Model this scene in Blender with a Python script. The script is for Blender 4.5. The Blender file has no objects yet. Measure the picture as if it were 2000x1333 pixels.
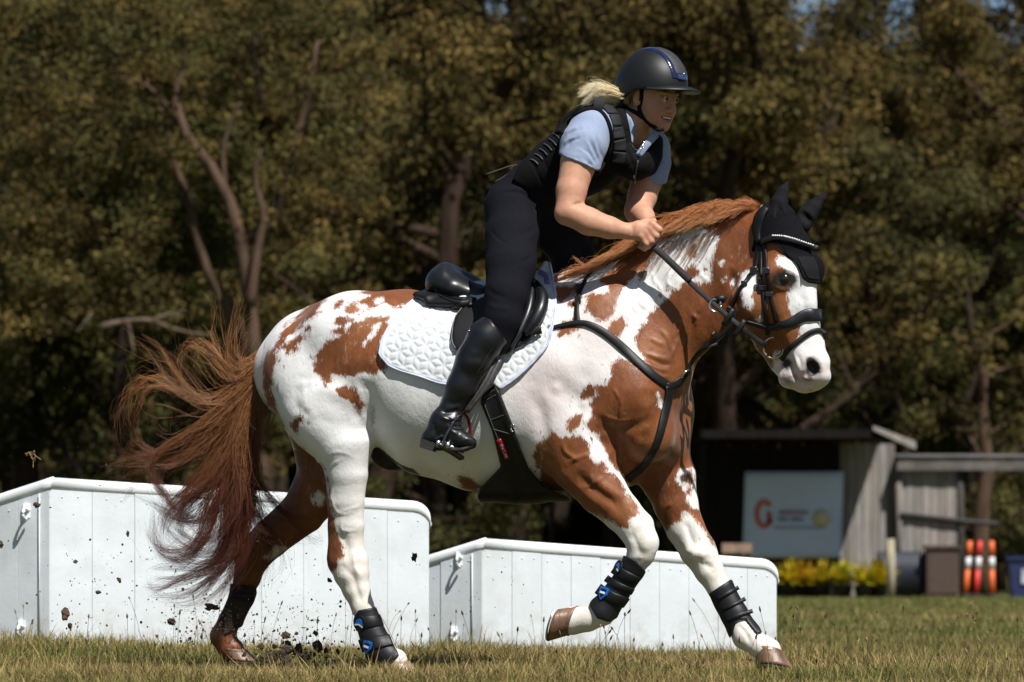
import bpy, math, random
import numpy as np
from mathutils import Vector, Matrix
from mathutils.bvhtree import BVHTree

# ------------------------------------------------------------------ camera, sky, sun, exposure
SC = bpy.context.scene
COL = SC.collection
FPX, CAMD, CAMH, HOR = 9400.0, 20.0, 0.372, 1125.0     # focal length in px of the 2000 px frame, distance, height, horizon row
cam_d = bpy.data.cameras.new('camera'); cam = bpy.data.objects.new('camera', cam_d); COL.objects.link(cam)
cam.location = (0, -CAMD, CAMH); cam.rotation_euler = (math.radians(90), 0, 0)
cam_d.sensor_width = 36.0; cam_d.lens = FPX / 2000 * 36.0
cam_d.shift_y = (HOR - 666.5) / 2000.0
cam_d.clip_start = 0.5; cam_d.clip_end = 3000
cam_d.dof.use_dof = True; cam_d.dof.focus_distance = 19.75
cam_d.dof.aperture_fstop = (cam_d.lens / 1000) / 0.034
cam_d.dof.aperture_blades = 9
SC.camera = cam

SUN_AZ, SUN_EL = math.radians(30), math.radians(55)       # to the right of the camera's back, height
SUN = Vector((math.cos(SUN_EL) * math.sin(SUN_AZ), -math.cos(SUN_EL) * math.cos(SUN_AZ), math.sin(SUN_EL)))
w = bpy.data.worlds.new('World'); SC.world = w; w.use_nodes = True
nt = w.node_tree; nt.nodes.clear()
wo = nt.nodes.new('ShaderNodeOutputWorld'); bg = nt.nodes.new('ShaderNodeBackground')
sky = nt.nodes.new('ShaderNodeTexSky'); sky.sky_type = 'NISHITA'; sky.sun_disc = False
sky.sun_elevation = SUN_EL; sky.sun_rotation = math.radians(180) - SUN_AZ
tc = nt.nodes.new('ShaderNodeTexCoord'); nz = nt.nodes.new('ShaderNodeTexNoise'); nz.inputs['Scale'].default_value = 7.0
nz.inputs['Detail'].default_value = 6; nz.inputs['Roughness'].default_value = .6
cr = nt.nodes.new('ShaderNodeValToRGB'); cr.color_ramp.elements[0].position = .54; cr.color_ramp.elements[1].position = .66
sky.air_density = .75; sky.dust_density = .25; sky.ozone_density = 1.5
mx = nt.nodes.new('ShaderNodeMix'); mx.data_type = 'RGBA'
mx.inputs['B'].default_value = (7.5, 7.6, 7.8, 1)
nt.links.new(tc.outputs['Generated'], nz.inputs['Vector']); nt.links.new(nz.outputs['Fac'], cr.inputs['Fac'])
nt.links.new(cr.outputs['Color'], mx.inputs['Factor']); nt.links.new(sky.outputs['Color'], mx.inputs['A'])
nt.links.new(mx.outputs['Result'], bg.inputs['Color']); nt.links.new(bg.outputs['Background'], wo.inputs['Surface'])
bg.inputs['Strength'].default_value = 0.05
sl = bpy.data.lights.new('sun', 'SUN'); so = bpy.data.objects.new('sun', sl); COL.objects.link(so)
sl.energy = 5.0; sl.angle = math.radians(.53); sl.color = (1, .97, .92)
so.rotation_euler = SUN.to_track_quat('Z', 'Y').to_euler(); so.location = (5, -10, 20)
SC.view_settings.view_transform = 'Standard'; SC.view_settings.look = 'None'
SC.view_settings.gamma = 1; SC.view_settings.use_curve_mapping = False
SC.view_settings.exposure = 0.46
SC.render.engine = 'CYCLES'
SC.cycles.use_denoising = True
SC.cycles.max_bounces = 6; SC.cycles.diffuse_bounces = 3; SC.cycles.glossy_bounces = 3; SC.cycles.transmission_bounces = 3
SC.cycles.transparent_max_bounces = 6; SC.cycles.caustics_reflective = False; SC.cycles.caustics_refractive = False

# ------------------------------------------------------------------ helpers
PX = 1 / 470.0
def P(px, py, y=0.0):                                    # frame position + depth -> place in the scene
    k = (CAMD + y) / FPX
    return np.array(((px - 1000) * k, y, CAMH + (HOR - py) * k))
def toPX(V):
    k = FPX / (CAMD + V[:, 1])
    return np.stack([1000 + V[:, 0] * k, HOR - (V[:, 2] - CAMH) * k], 1)
def yc(px): return -0.00069 * (px - 950)                  # the horse's centre plane: it comes a little towards the camera
def PC(px, py, dy=0.0): return P(px, py, yc(px) + dy)

def new_mesh(name, V, faces, smooth=True):
    """faces: list of (n,k) int arrays"""
    me = bpy.data.meshes.new(name)
    V = np.asarray(V, np.float32)
    if not isinstance(faces, (list, tuple)): faces = [faces]
    faces = [np.asarray(f, np.int32) for f in faces if len(f)]
    nl = sum(f.size for f in faces); npoly = sum(len(f) for f in faces)
    me.vertices.add(len(V)); me.vertices.foreach_set('co', V.ravel())
    me.loops.add(nl); me.loops.foreach_set('vertex_index', np.concatenate([f.ravel() for f in faces]))
    me.polygons.add(npoly)
    tot = np.concatenate([np.full(len(f), f.shape[1], np.int32) for f in faces])
    st = np.zeros(npoly, np.int32); st[1:] = np.cumsum(tot)[:-1]
    me.polygons.foreach_set('loop_start', st)
    try: me.polygons.foreach_set('loop_total', tot)
    except Exception: pass
    me.polygons.foreach_set('use_smooth', np.full(npoly, smooth, bool))
    me.update(); me.validate()
    return me
def attr(me, name, vals, typ='FLOAT'):
    a = me.attributes.new(name, typ, 'POINT')
    if typ == 'FLOAT': a.data.foreach_set('value', np.asarray(vals, np.float32).ravel())
    else:
        v = np.asarray(vals, np.float32)
        if v.shape[1] == 3: v = np.concatenate([v, np.ones((len(v), 1), np.float32)], 1)
        a.data.foreach_set('color', v.ravel())
def add(name, me, mat=None, parent=None, label=None, cat=None, group=None, kind=None):
    o = bpy.data.objects.new(name, me); COL.objects.link(o)
    if mat is not None and me is not None:
        if not me.materials: me.materials.append(mat)
    if parent is not None: par(o, parent)
    tag(o, label, cat, group, kind)
    return o
ORG = {}
def par(o, parent):
    o.parent = parent
    L = ORG.get(parent.name, Vector((0, 0, 0)))
    o.matrix_parent_inverse = Matrix.Translation(-L)
def tag(o, label=None, cat=None, group=None, kind=None):
    for k, v in (('label', label), ('category', cat), ('group', group), ('kind', kind)):
        if v: o[k] = v
    return o
def empty(name, loc, label=None, cat=None, group=None):
    o = bpy.data.objects.new(name, None); COL.objects.link(o); o.location = Vector(loc)
    ORG[o.name] = Vector(loc); o.empty_display_size = .1
    return tag(o, label, cat, group)
def copy_tree(o, parent=None):
    c = o.copy(); COL.objects.link(c)
    if parent is not None: c.parent = parent; c.matrix_parent_inverse = o.matrix_parent_inverse.copy()
    else: ORG[c.name] = ORG.get(o.name, Vector((0, 0, 0)))
    for ch in list(o.children): copy_tree(ch, c)
    return c
_mats = {}
def mk(name, col, rough=.6, var=.15, scale=12.0, bump=0.0, bscale=150.0, metal=0.0, spec=.5, sheen=0.0, coat=0.0, col2=None, coords='Object', stretch=(1, 1, 1), attrname=None, sss=0.0, bdist=.004, trans=0.0):
    if name in _mats: return _mats[name]
    m = bpy.data.materials.new(name); m.use_nodes = True; n = m.node_tree; b = n.nodes['Principled BSDF']
    b.inputs['Roughness'].default_value = rough; b.inputs['Metallic'].default_value = metal
    b.inputs['Specular IOR Level'].default_value = spec
    if sheen: b.inputs['Sheen Weight'].default_value = sheen
    if coat: b.inputs['Coat Weight'].default_value = coat; b.inputs['Coat Roughness'].default_value = .25
    if sss:
        b.inputs['Subsurface Weight'].default_value = sss; b.inputs['Subsurface Radius'].default_value = (.012, .005, .003); b.inputs['Subsurface Scale'].default_value = .6
    t = n.nodes.new('ShaderNodeTexCoord'); mp = n.nodes.new('ShaderNodeMapping'); mp.inputs['Scale'].default_value = stretch
    n.links.new(t.outputs[coords], mp.inputs['Vector'])
    nz = n.nodes.new('ShaderNodeTexNoise'); nz.inputs['Scale'].default_value = scale; nz.inputs['Detail'].default_value = 5
    n.links.new(mp.outputs['Vector'], nz.inputs['Vector'])
    mixn = n.nodes.new('ShaderNodeMix'); mixn.data_type = 'RGBA'
    rmp = n.nodes.new('ShaderNodeMapRange'); rmp.inputs['From Min'].default_value = .32; rmp.inputs['From Max'].default_value = .68
    n.links.new(nz.outputs['Fac'], rmp.inputs['Value']); n.links.new(rmp.outputs['Result'], mixn.inputs['Factor'])
    c1 = tuple(c * (1 - var) for c in col[:3]) + (1,); c2 = (tuple(min(1, c * (1 + var)) for c in col[:3]) + (1,)) if col2 is None else tuple(col2[:3]) + (1,)
    mixn.inputs['A'].default_value = c1; mixn.inputs['B'].default_value = c2
    src = mixn.outputs['Result']
    if attrname:
        at = n.nodes.new('ShaderNodeAttribute'); at.attribute_name = attrname
        mu = n.nodes.new('ShaderNodeMix'); mu.data_type = 'RGBA'; mu.blend_type = 'MULTIPLY'; mu.inputs['Factor'].default_value = 1
        n.links.new(src, mu.inputs['A']); n.links.new(at.outputs['Color'], mu.inputs['B']); src = mu.outputs['Result']
    n.links.new(src, b.inputs['Base Color'])
    if bump:
        n2 = n.nodes.new('ShaderNodeTexNoise'); n2.inputs['Scale'].default_value = bscale; n2.inputs['Detail'].default_value = 4
        n.links.new(mp.outputs['Vector'], n2.inputs['Vector'])
        bp = n.nodes.new('ShaderNodeBump'); bp.inputs['Strength'].default_value = bump; bp.inputs['Distance'].default_value = bdist
        n.links.new(n2.outputs['Fac'], bp.inputs['Height']); n.links.new(bp.outputs['Normal'], b.inputs['Normal'])
    if trans:
        tr = n.nodes.new('ShaderNodeBsdfTranslucent'); ms = n.nodes.new('ShaderNodeMixShader'); ms.inputs['Fac'].default_value = trans
        n.links.new(src, tr.inputs['Color']); out = n.nodes['Material Output']
        n.links.new(b.outputs['BSDF'], ms.inputs[1]); n.links.new(tr.outputs['BSDF'], ms.inputs[2]); n.links.new(ms.outputs['Shader'], out.inputs['Surface'])
    _mats[name] = m
    return m

# --------- signed-distance modelling: bodies grow as one continuous surface
class Body:
    def __init__(s): s.p = []
    def seg(s, a, b, ra, rb, k=.02, lat=(0, 1, 0), sub=False):
        """elliptic cone from a to b; ra, rb = radius or (lateral radius, other radius) in metres"""
        a = np.asarray(a, float); b = np.asarray(b, float)
        ra = (ra, ra) if np.isscalar(ra) else ra; rb = (rb, rb) if np.isscalar(rb) else rb
        s.p.append(('seg', a, b, ra, rb, k, np.asarray(lat, float), sub)); return s
    def chain(s, pts, rs, k=.012, k0=.02, lat=(0, 1, 0)):
        for i in range(len(pts) - 1): s.seg(pts[i], pts[i + 1], rs[i], rs[i + 1], k0 if i == 0 else k, lat)
        return s
    def ell(s, c, r, k=.02, ax=None, sub=False):
        """ellipsoid; r = 3 radii, ax = 3x3 rows of local axes"""
        s.p.append(('ell', np.asarray(c, float), np.asarray(r, float), k, np.eye(3) if ax is None else np.asarray(ax, float), sub)); return s
    def bounds(s, pad=.03):
        lo = np.full(3, 9e9); hi = -lo
        for q in s.p:
            if q[-1]: continue
            l, h = s._bb(q, 0); lo = np.minimum(lo, l); hi = np.maximum(hi, h)
        return lo - pad, hi + pad
    def _bb(s, q, m):
        if q[0] == 'seg':
            r = max(max(q[3]), max(q[4])) + m; return np.minimum(q[1], q[2]) - r, np.maximum(q[1], q[2]) + r
        r = np.abs(q[4]).T @ q[2] + m; return q[1] - r, q[1] + r
    def field(s, lo, hi, h, m=.06):
        ax = [np.arange(lo[i], hi[i] + h, h, dtype=np.float32) for i in range(3)]
        F = np.full([len(a) for a in ax], .25, np.float32)
        for q in s.p:
            k = q[5] if q[0] == 'seg' else q[3]
            l, hh = s._bb(q, m + k)
            sl = []
            for i in range(3):
                i0 = max(0, int((l[i] - lo[i]) / h)); i1 = min(len(ax[i]), int((hh[i] - lo[i]) / h) + 2)
                sl.append(slice(i0, i1))
            if any(t.stop <= t.start for t in sl): continue
            X = ax[0][sl[0]][:, None, None]; Y = ax[1][sl[1]][None, :, None]; Z = ax[2][sl[2]][None, None, :]
            if q[0] == 'seg':
                _, a, b, ra, rb, k, lat, sub = q
                wv = b - a; L = np.linalg.norm(wv) + 1e-9; wv = wv / L
                u = lat - wv * (lat @ wv); u /= np.linalg.norm(u) + 1e-9; v = np.cross(wv, u)
                x = X - np.float32(a[0]); y = Y - np.float32(a[1]); z = Z - np.float32(a[2])
                f4 = lambda c: (np.float32(c[0]) * x + np.float32(c[1]) * y) + np.float32(c[2]) * z
                qw = f4(wv); cu = f4(u); cv = f4(v)
                t = np.clip(qw / np.float32(L), 0, 1); cw = qw - t * np.float32(L)
                ru = ra[0] + (rb[0] - ra[0]) * t; rv = ra[1] + (rb[1] - ra[1]) * t
                cu /= ru; cv /= rv; cw /= np.minimum(ru, rv)
                n = np.sqrt(cu * cu + cv * cv + cw * cw)
                g = np.sqrt((cu / ru) ** 2 + (cv / rv) ** 2 + (cw / np.minimum(ru, rv)) ** 2) + np.float32(1e-6)
                d = n * (n - 1) / g
            else:
                _, c, r, k, A, sub = q
                x = X - np.float32(c[0]); y = Y - np.float32(c[1]); z = Z - np.float32(c[2])
                n2 = 0; g2 = 0
                for j in range(3):
                    e = (np.float32(A[j][0]) * x + np.float32(A[j][1]) * y + np.float32(A[j][2]) * z) / np.float32(r[j])
                    n2 = n2 + e * e; g2 = g2 + (e / np.float32(r[j])) ** 2
                n = np.sqrt(n2); d = n * (n - 1) / (np.sqrt(g2) + np.float32(1e-6))
            cur = F[sl[0], sl[1], sl[2]]
            if sub:
                d = -d; hh_ = np.maximum(k - np.abs(cur - d), 0) / k; F[sl[0], sl[1], sl[2]] = np.maximum(cur, d) + hh_ * hh_ * (k * .25)
            else:
                hh_ = np.maximum(k - np.abs(cur - d), 0) / k; F[sl[0], sl[1], sl[2]] = np.minimum(cur, d) - hh_ * hh_ * (k * .25)
        return F, ax

def nets(F, lo, h):
    """surface nets: a smooth quad mesh of F = 0"""
    s = F < 0
    a = s[:-1, :-1, :-1]; any_ = a.copy(); all_ = a.copy()
    offs = [(i, j, k) for i in (0, 1) for j in (0, 1) for k in (0, 1)]
    n0, n1, n2 = F.shape
    for (i, j, k) in offs[1:]:
        b = s[i:n0 - 1 + i, j:n1 - 1 + j, k:n2 - 1 + k]; any_ |= b; all_ &= b
    act = any_ & ~all_
    idx = np.argwhere(act)
    N = len(idx)
    vals = {o: F[idx[:, 0] + o[0], idx[:, 1] + o[1], idx[:, 2] + o[2]] for o in offs}
    acc = np.zeros((N, 3)); cnt = np.zeros(N)
    for o in offs:
        for ax_ in range(3):
            if o[ax_] == 1: continue
            p = list(o); p[ax_] = 1; p = tuple(p)
            f0 = vals[o]; f1 = vals[p]; m = (f0 < 0) != (f1 < 0)
            t = np.where(m, f0 / np.where(m, f0 - f1, 1), 0)
            pos = np.tile(np.array(o, float), (N, 1)); pos[:, ax_] = t
            acc += pos * m[:, None]; cnt += m
    V = (idx + acc / np.maximum(cnt, 1)[:, None]) * h + np.asarray(lo)
    ids = np.full(act.shape, -1, np.int32); ids[act] = np.arange(N, dtype=np.int32)
    faces = []
    for ax_ in range(3):
        o1, o2 = [(1, 2), (2, 0), (0, 1)][ax_]
        sl0 = [slice(None)] * 3; sl1 = [slice(None)] * 3; sl0[ax_] = slice(0, -1); sl1[ax_] = slice(1, None)
        ch = s[tuple(sl0)] != s[tuple(sl1)]
        e = np.argwhere(ch)
        ok = (e[:, o1] > 0) & (e[:, o2] > 0) & (e[:, o1] < F.shape[o1] - 1) & (e[:, o2] < F.shape[o2] - 1)
        e = e[ok]
        ins = s[e[:, 0], e[:, 1], e[:, 2]]
        def cell(d1, d2):
            c = e.copy(); c[:, o1] += d1; c[:, o2] += d2; return ids[c[:, 0], c[:, 1], c[:, 2]]
        q = np.stack([cell(-1, -1), cell(0, -1), cell(0, 0), cell(-1, 0)], 1)
        q[~ins] = q[~ins][:, ::-1]
        faces.append(q)
    Fc = np.concatenate(faces); Fc = Fc[(Fc >= 0).all(1)]
    return V, Fc
def relax(V, Q, it=1, w=.5):
    E = np.concatenate([Q[:, [0, 1]], Q[:, [1, 2]], Q[:, [2, 3]], Q[:, [3, 0]]]); n = len(V)
    for _ in range(it):
        c = np.bincount(E[:, 0], minlength=n) + np.bincount(E[:, 1], minlength=n)
        S = np.stack([np.bincount(E[:, 0], V[E[:, 1], i], n) + np.bincount(E[:, 1], V[E[:, 0], i], n) for i in range(3)], 1)
        V = V + w * (S / np.maximum(c, 1)[:, None] - V)
    return V
def vnorm(V, Q):
    n = np.cross(V[Q[:, 2]] - V[Q[:, 0]], V[Q[:, 3]] - V[Q[:, 1]]); out = np.zeros_like(V)
    for k in range(4):
        for i in range(3): out[:, i] += np.bincount(Q[:, k], n[:, i], len(V))
    return out / (np.linalg.norm(out, axis=1, keepdims=True) + 1e-12)
def poly_sd(x, z, poly):
    """signed distance to a 2-D polygon (negative inside)"""
    poly = np.asarray(poly, float); d = np.full(np.shape(x), 1e9); ins = np.zeros(np.shape(x), bool)
    for i in range(len(poly)):
        a = poly[i]; b = poly[(i + 1) % len(poly)]; e = b - a
        t = np.clip(((x - a[0]) * e[0] + (z - a[1]) * e[1]) / (e @ e + 1e-9), 0, 1)
        d = np.minimum(d, (x - a[0] - t * e[0]) ** 2 + (z - a[1] - t * e[1]) ** 2)
        c = ((a[1] > z) != (b[1] > z))
        ins ^= c & (x < (b[0] - a[0]) * (z - a[1]) / (b[1] - a[1] + 1e-12) + a[0])
    return np.where(ins, -1, 1) * np.sqrt(d)
def line_d(x, z, pl):
    pl = np.asarray(pl, float); d = np.full(np.shape(x), 1e9)
    for i in range(len(pl) - 1):
        a = pl[i]; e = pl[i + 1] - a
        t = np.clip(((x - a[0]) * e[0] + (z - a[1]) * e[1]) / (e @ e + 1e-9), 0, 1)
        d = np.minimum(d, (x - a[0] - t * e[0]) ** 2 + (z - a[1] - t * e[1]) ** 2)
    return np.sqrt(d)
def pxgrid(ax):
    """frame coordinates of all grid nodes (x, y-of-frame)"""
    k = (FPX / (CAMD + ax[1]))[None, :, None]
    return 1000 + ax[0][:, None, None] * k + 0 * ax[2][None, None, :], HOR - (ax[2][None, None, :] - CAMH) * k + 0 * ax[0][:, None, None]
def spline(pts, n):
    """Catmull-Rom through pts (any dimension), n samples"""
    p = np.asarray(pts, float)
    if len(p) == 2: return p[0] + (p[1] - p[0]) * np.linspace(0, 1, n)[:, None]
    L = np.concatenate([[0], np.cumsum(np.linalg.norm(np.diff(p, axis=0), axis=1) + 1e-9)]); u = np.linspace(0, L[-1], n)
    q = np.vstack([2 * p[0] - p[1], p, 2 * p[-1] - p[-2]])
    i = np.clip(np.searchsorted(L, u, 'right') - 1, 0, len(p) - 2); t = ((u - L[i]) / (L[i + 1] - L[i]))[:, None]
    a, b, c, d = q[i], q[i + 1], q[i + 2], q[i + 3]
    return .5 * (2 * b + (c - a) * t + (2 * a - 5 * b + 4 * c - d) * t ** 2 + (3 * b - a - 3 * c + d) * t ** 3)
def tube(path, rad, sides=8, cap=True):
    """tube mesh along a 3-D polyline"""
    path = np.asarray(path, float); n = len(path); rad = np.broadcast_to(np.asarray(rad, float), (n,))
    T = np.gradient(path, axis=0); T /= np.linalg.norm(T, axis=1, keepdims=True) + 1e-12
    ref = np.array([0, 0, 1.]) if abs(T[:, 2]).mean() < .85 else np.array([0, 1., 0])
    A = np.cross(T, ref); A /= np.linalg.norm(A, axis=1, keepdims=True) + 1e-12; B = np.cross(T, A)
    ang = np.linspace(0, 2 * np.pi, sides, endpoint=False)
    V = path[:, None] + rad[:, None, None] * (A[:, None] * np.cos(ang)[None, :, None] + B[:, None] * np.sin(ang)[None, :, None])
    i = np.arange(n - 1)[:, None] * sides; j = np.arange(sides)[None]; jn = (j + 1) % sides
    Q = np.stack([i + j, i + jn, i + sides + jn, i + sides + j], -1).reshape(-1, 4)
    V = V.reshape(-1, 3); fs = [Q]
    if cap:
        V = np.vstack([V, path[:1], path[-1:]]); c = len(V) - 2; jj = np.arange(sides); jn = (jj + 1) % sides
        fs.append(np.concatenate([np.stack([jn, jj, np.full(sides, c)], 1), np.stack([(n - 1) * sides + jj, (n - 1) * sides + jn, np.full(sides, c + 1)], 1)]))
    return V, fs
def merge(parts):
    Vs = []; fs = {}; o = 0
    for V, F in parts:
        Vs.append(V)
        for f in (F if isinstance(F, (list, tuple)) else [F]):
            f = np.asarray(f); fs.setdefault(f.shape[1], []).append(f + o)
        o += len(V)
    return np.vstack(Vs), [np.concatenate(v) for v in fs.values()]
def boxv(lo, hi):
    lo = np.asarray(lo, float); hi = np.asarray(hi, float)
    V = np.array([[(lo, hi)[i][0], (lo, hi)[j][1], (lo, hi)[k][2]] for i in (0, 1) for j in (0, 1) for k in (0, 1)])
    Q = np.array([[0, 1, 3, 2], [4, 6, 7, 5], [0, 4, 5, 1], [2, 3, 7, 6], [0, 2, 6, 4], [1, 5, 7, 3]])
    return V, [Q]
def box8(c8):
    return np.asarray(c8, float), [np.array([[0, 1, 3, 2], [4, 6, 7, 5], [0, 4, 5, 1], [2, 3, 7, 6], [0, 2, 6, 4], [1, 5, 7, 3]])]
def bevel(o, wd=.004, seg=2):
    m = o.modifiers.new('bevel', 'BEVEL'); m.width = wd; m.segments = seg; m.limit_method = 'ANGLE'; return o
def shell(body, infl, region, lo, hi, h, it=2, extra=None, rough_k=.004):
    """piece worn over a body: the body inflated by infl, cut by region(gx, gy, ax) (negative inside)"""
    F, ax = body.field(lo, hi, h)
    gx, gy = pxgrid(ax)
    R = region(gx, gy, ax).astype(np.float32)
    t = infl(gx, gy, ax) if callable(infl) else infl
    G = F - t
    kk = rough_k; hh = np.maximum(kk - np.abs(G - R), 0) / kk
    G = np.maximum(G, R) + hh * hh * kk * .25
    G[0] = G[-1] = .1; G[:, 0] = G[:, -1] = .1; G[:, :, 0] = G[:, :, -1] = .1
    V, Q = nets(G, np.array([ax[0][0], ax[1][0], ax[2][0]]), h)
    V = relax(V, Q, it, .5)
    return V, Q
def bvh_of(V, Q): return BVHTree.FromPolygons(V.tolist(), Q.tolist())
def cast(bvh, px, py, far=False):
    """first surface point of a body behind a frame position"""
    o = Vector((0, -CAMD, CAMH)); d = (Vector(P(px, py, 0)) - o).normalized()
    hit = bvh.ray_cast(o, d)
    return hit[0], hit[1]
def strap(pts, nrm, width, thick):
    """flat leather strap along 3-D points, lying on a surface with normals nrm"""
    pts = np.asarray(pts, float); nrm = np.asarray(nrm, float); nrm /= np.linalg.norm(nrm, axis=1, keepdims=True) + 1e-12
    T = np.gradient(pts, axis=0); T /= np.linalg.norm(T, axis=1, keepdims=True) + 1e-12
    S = np.cross(T, nrm); S /= np.linalg.norm(S, axis=1, keepdims=True) + 1e-12
    Nn = np.cross(S, T)
    wd = np.broadcast_to(np.asarray(width, float), (len(pts),))[:, None] * .5; n = len(pts)
    prof = [(-1, 0), (-1, .6), (-.8, 1), (.8, 1), (1, .6), (1, 0)]
    V = np.stack([pts + S * wd * a + Nn * thick * b for a, b in prof], 1).reshape(-1, 3); m = len(prof)
    i = np.arange(n - 1)[:, None] * m; j = np.arange(m)[None]; jn = (j + 1) % m
    Q = np.stack([i + j, i + m + j, i + m + jn, i + jn], -1).reshape(-1, 4)
    e = (n - 1) * m
    caps = np.array([[0, 1, 4, 5], [1, 2, 3, 4], [e + 5, e + 4, e + 1, e], [e + 4, e + 3, e + 2, e + 1]])
    return V, [np.concatenate([Q, caps])]
def strap_on(bvh, pl, width, thick=.005, n=24, lift=.002, y0=-.3):
    """strap following frame positions pl over a body"""
    p2 = spline(pl, n); hits = [cast(bvh, x, y) for x, y in p2]
    ok = [i for i, q in enumerate(hits) if q[0] is not None]; pts = []; nr = []
    for i, (x, y) in enumerate(p2):
        q = hits[i]
        if q[0] is None:
            j = min(ok, key=lambda t: abs(t - i)) if ok else None
            q = (P(x, y, hits[j][0][1] if ok else y0), hits[j][1] if ok else (0.0, -1.0, 0.0))
        pts.append(np.array(q[0])); nr.append(np.array(q[1]))
    pts = np.array(pts, float); nr = np.array(nr, float)
    for _ in range(3):
        pts[1:-1, 1] = (pts[:-2, 1] + 2 * pts[1:-1, 1] + pts[2:, 1]) / 4; nr[1:-1] = (nr[:-2] + 2 * nr[1:-1] + nr[2:]) / 4
    nr /= np.linalg.norm(nr, axis=1, keepdims=True)
    return strap(pts + nr * lift, nr, width, thick)
rng = np.random.default_rng(7)
def hair(guides, count, spread0, spread1, rad, seg=20, tip=.15, clump=.6, wave=.004, seed=1, sides=3, stray=.12):
    """strands gathered round guide locks; guides: list of 3-D polylines. returns mesh + per-vertex (t, random)"""
    r = np.random.default_rng(seed); parts = []; tt = []; rr = []
    Vs = []; Qs = []; off = 0
    for gi, g in enumerate(guides):
        n = count[gi] if hasattr(count, '__len__') else count
        G = spline(g, seg)
        s0 = spread0[gi] if hasattr(spread0, '__len__') else spread0
        s1 = spread1[gi] if hasattr(spread1, '__len__') else spread1
        t = np.linspace(0, 1, seg)
        for _ in range(n):
            d0 = r.normal(size=3); d1 = r.normal(size=3) * clump + d0 * (1 - clump)
            prof = s0 * (1 - t) + s1 * t; env = np.sin(np.pi * np.clip(t * .85 + .12, 0, 1)) ** .7
            ph = r.uniform(0, 6.28, 3); fr = r.uniform(1.0, 3.0)
            wv = np.stack([np.sin(fr * 6.28 * t + p) for p in ph], 1) * wave * t[:, None] * r.uniform(.4, 1.8)
            if r.uniform() < stray: d1 = d1 * 3.2; wv = wv * 2.6
            le = r.uniform(.72, 1.06); u = np.clip(t * le, 0, 1) * (seg - 1); i0 = np.minimum(u.astype(int), seg - 2); f = (u - i0)[:, None]
            C = G[i0] * (1 - f) + G[i0 + 1] * f
            C = C + (d0[None] * (1 - t)[:, None] + d1[None] * t[:, None]) * (prof * (.35 + .65 * env))[:, None] * .5 + wv
            rd = rad * r.uniform(.6, 1.3) * (1 - (1 - tip) * t ** 1.5)
            V, F = tube(C, rd, sides, cap=False)
            Vs.append(V); Qs.append(F[0] + off); off += len(V)
            tt.append(np.repeat(t, sides)); rr.append(np.full(len(V), r.uniform()))
    return np.vstack(Vs), [np.concatenate(Qs)], np.concatenate(tt), np.concatenate(rr)
# ================================================================== ground, grass
def ground_mat():
    m = bpy.data.materials.new('turf_ground'); m.use_nodes = True; n = m.node_tree; b = n.nodes['Principled BSDF']; L = n.links.new
    g = n.nodes.new('ShaderNodeNewGeometry')
    def nz_(sc, st_=(1, 1, 1)):
        mp = n.nodes.new('ShaderNodeMapping'); mp.inputs['Scale'].default_value = st_; z = n.nodes.new('ShaderNodeTexNoise'); z.inputs['Scale'].default_value = sc; z.inputs['Detail'].default_value = 6
        L(g.outputs['Position'], mp.inputs['Vector']); L(mp.outputs['Vector'], z.inputs['Vector']); r = n.nodes.new('ShaderNodeMapRange'); r.inputs['From Min'].default_value = .38; r.inputs['From Max'].default_value = .62; L(z.outputs['Fac'], r.inputs['Value']); return r.outputs['Result']
    def mix(f, a, c):
        q = n.nodes.new('ShaderNodeMix'); q.data_type = 'RGBA'; L(f, q.inputs['Factor'])
        for k, v in (('A', a), ('B', c)):
            if isinstance(v, tuple): q.inputs[k].default_value = v + (1,)
            else: L(v, q.inputs[k])
        return q.outputs['Result']
    c = mix(nz_(.25, (.3, 1, 1)), (.090, .130, .022), (.135, .145, .036)); c = mix(nz_(14), c, (.12, .105, .04))
    L(c, b.inputs['Base Color']); b.inputs['Roughness'].default_value = .95; b.inputs['Specular IOR Level'].default_value = .1
    bp = n.nodes.new('ShaderNodeBump'); bp.inputs['Distance'].default_value = .05; bp.inputs['Strength'].default_value = .8; L(nz_(25), bp.inputs['Height']); L(bp.outputs['Normal'], b.inputs['Normal'])
    return m
gx_ = np.concatenate([np.linspace(-900, -20, 12), np.linspace(-12, 12, 49), np.linspace(20, 900, 12)]); gy_ = np.concatenate([np.linspace(-60, -6, 8), np.linspace(-5, 90, 96), np.linspace(110, 2500, 14)])
GXX, GYY = np.meshgrid(gx_, gy_, indexing='ij')
def gz(x, y):
    u = np.clip((y - .7) / 2.4, 0, 1); u = u * u * (3 - 2 * u); f = np.clip((y - 7) / 22, 0, 1)
    return -.048 + u * (1 - f) * (.030 - .025 * np.clip(x, -2.6, 2.6)) + .036 * f + .010 * np.sin(x * 1.3 + y * .7) * np.sin(y * .9 - x * .4) * ((y > -4) & (y < 60))
V = np.stack([GXX, GYY, gz(GXX, GYY)], -1).reshape(-1, 3); ny_ = len(gy_)
i = np.arange(len(gx_) - 1)[:, None] * ny_; j = np.arange(ny_ - 1)[None]
add('ground', new_mesh('ground', V, np.stack([i + j, i + ny_ + j, i + ny_ + j + 1, i + j + 1], -1).reshape(-1, 4)), ground_mat(), kind='structure')
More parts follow.
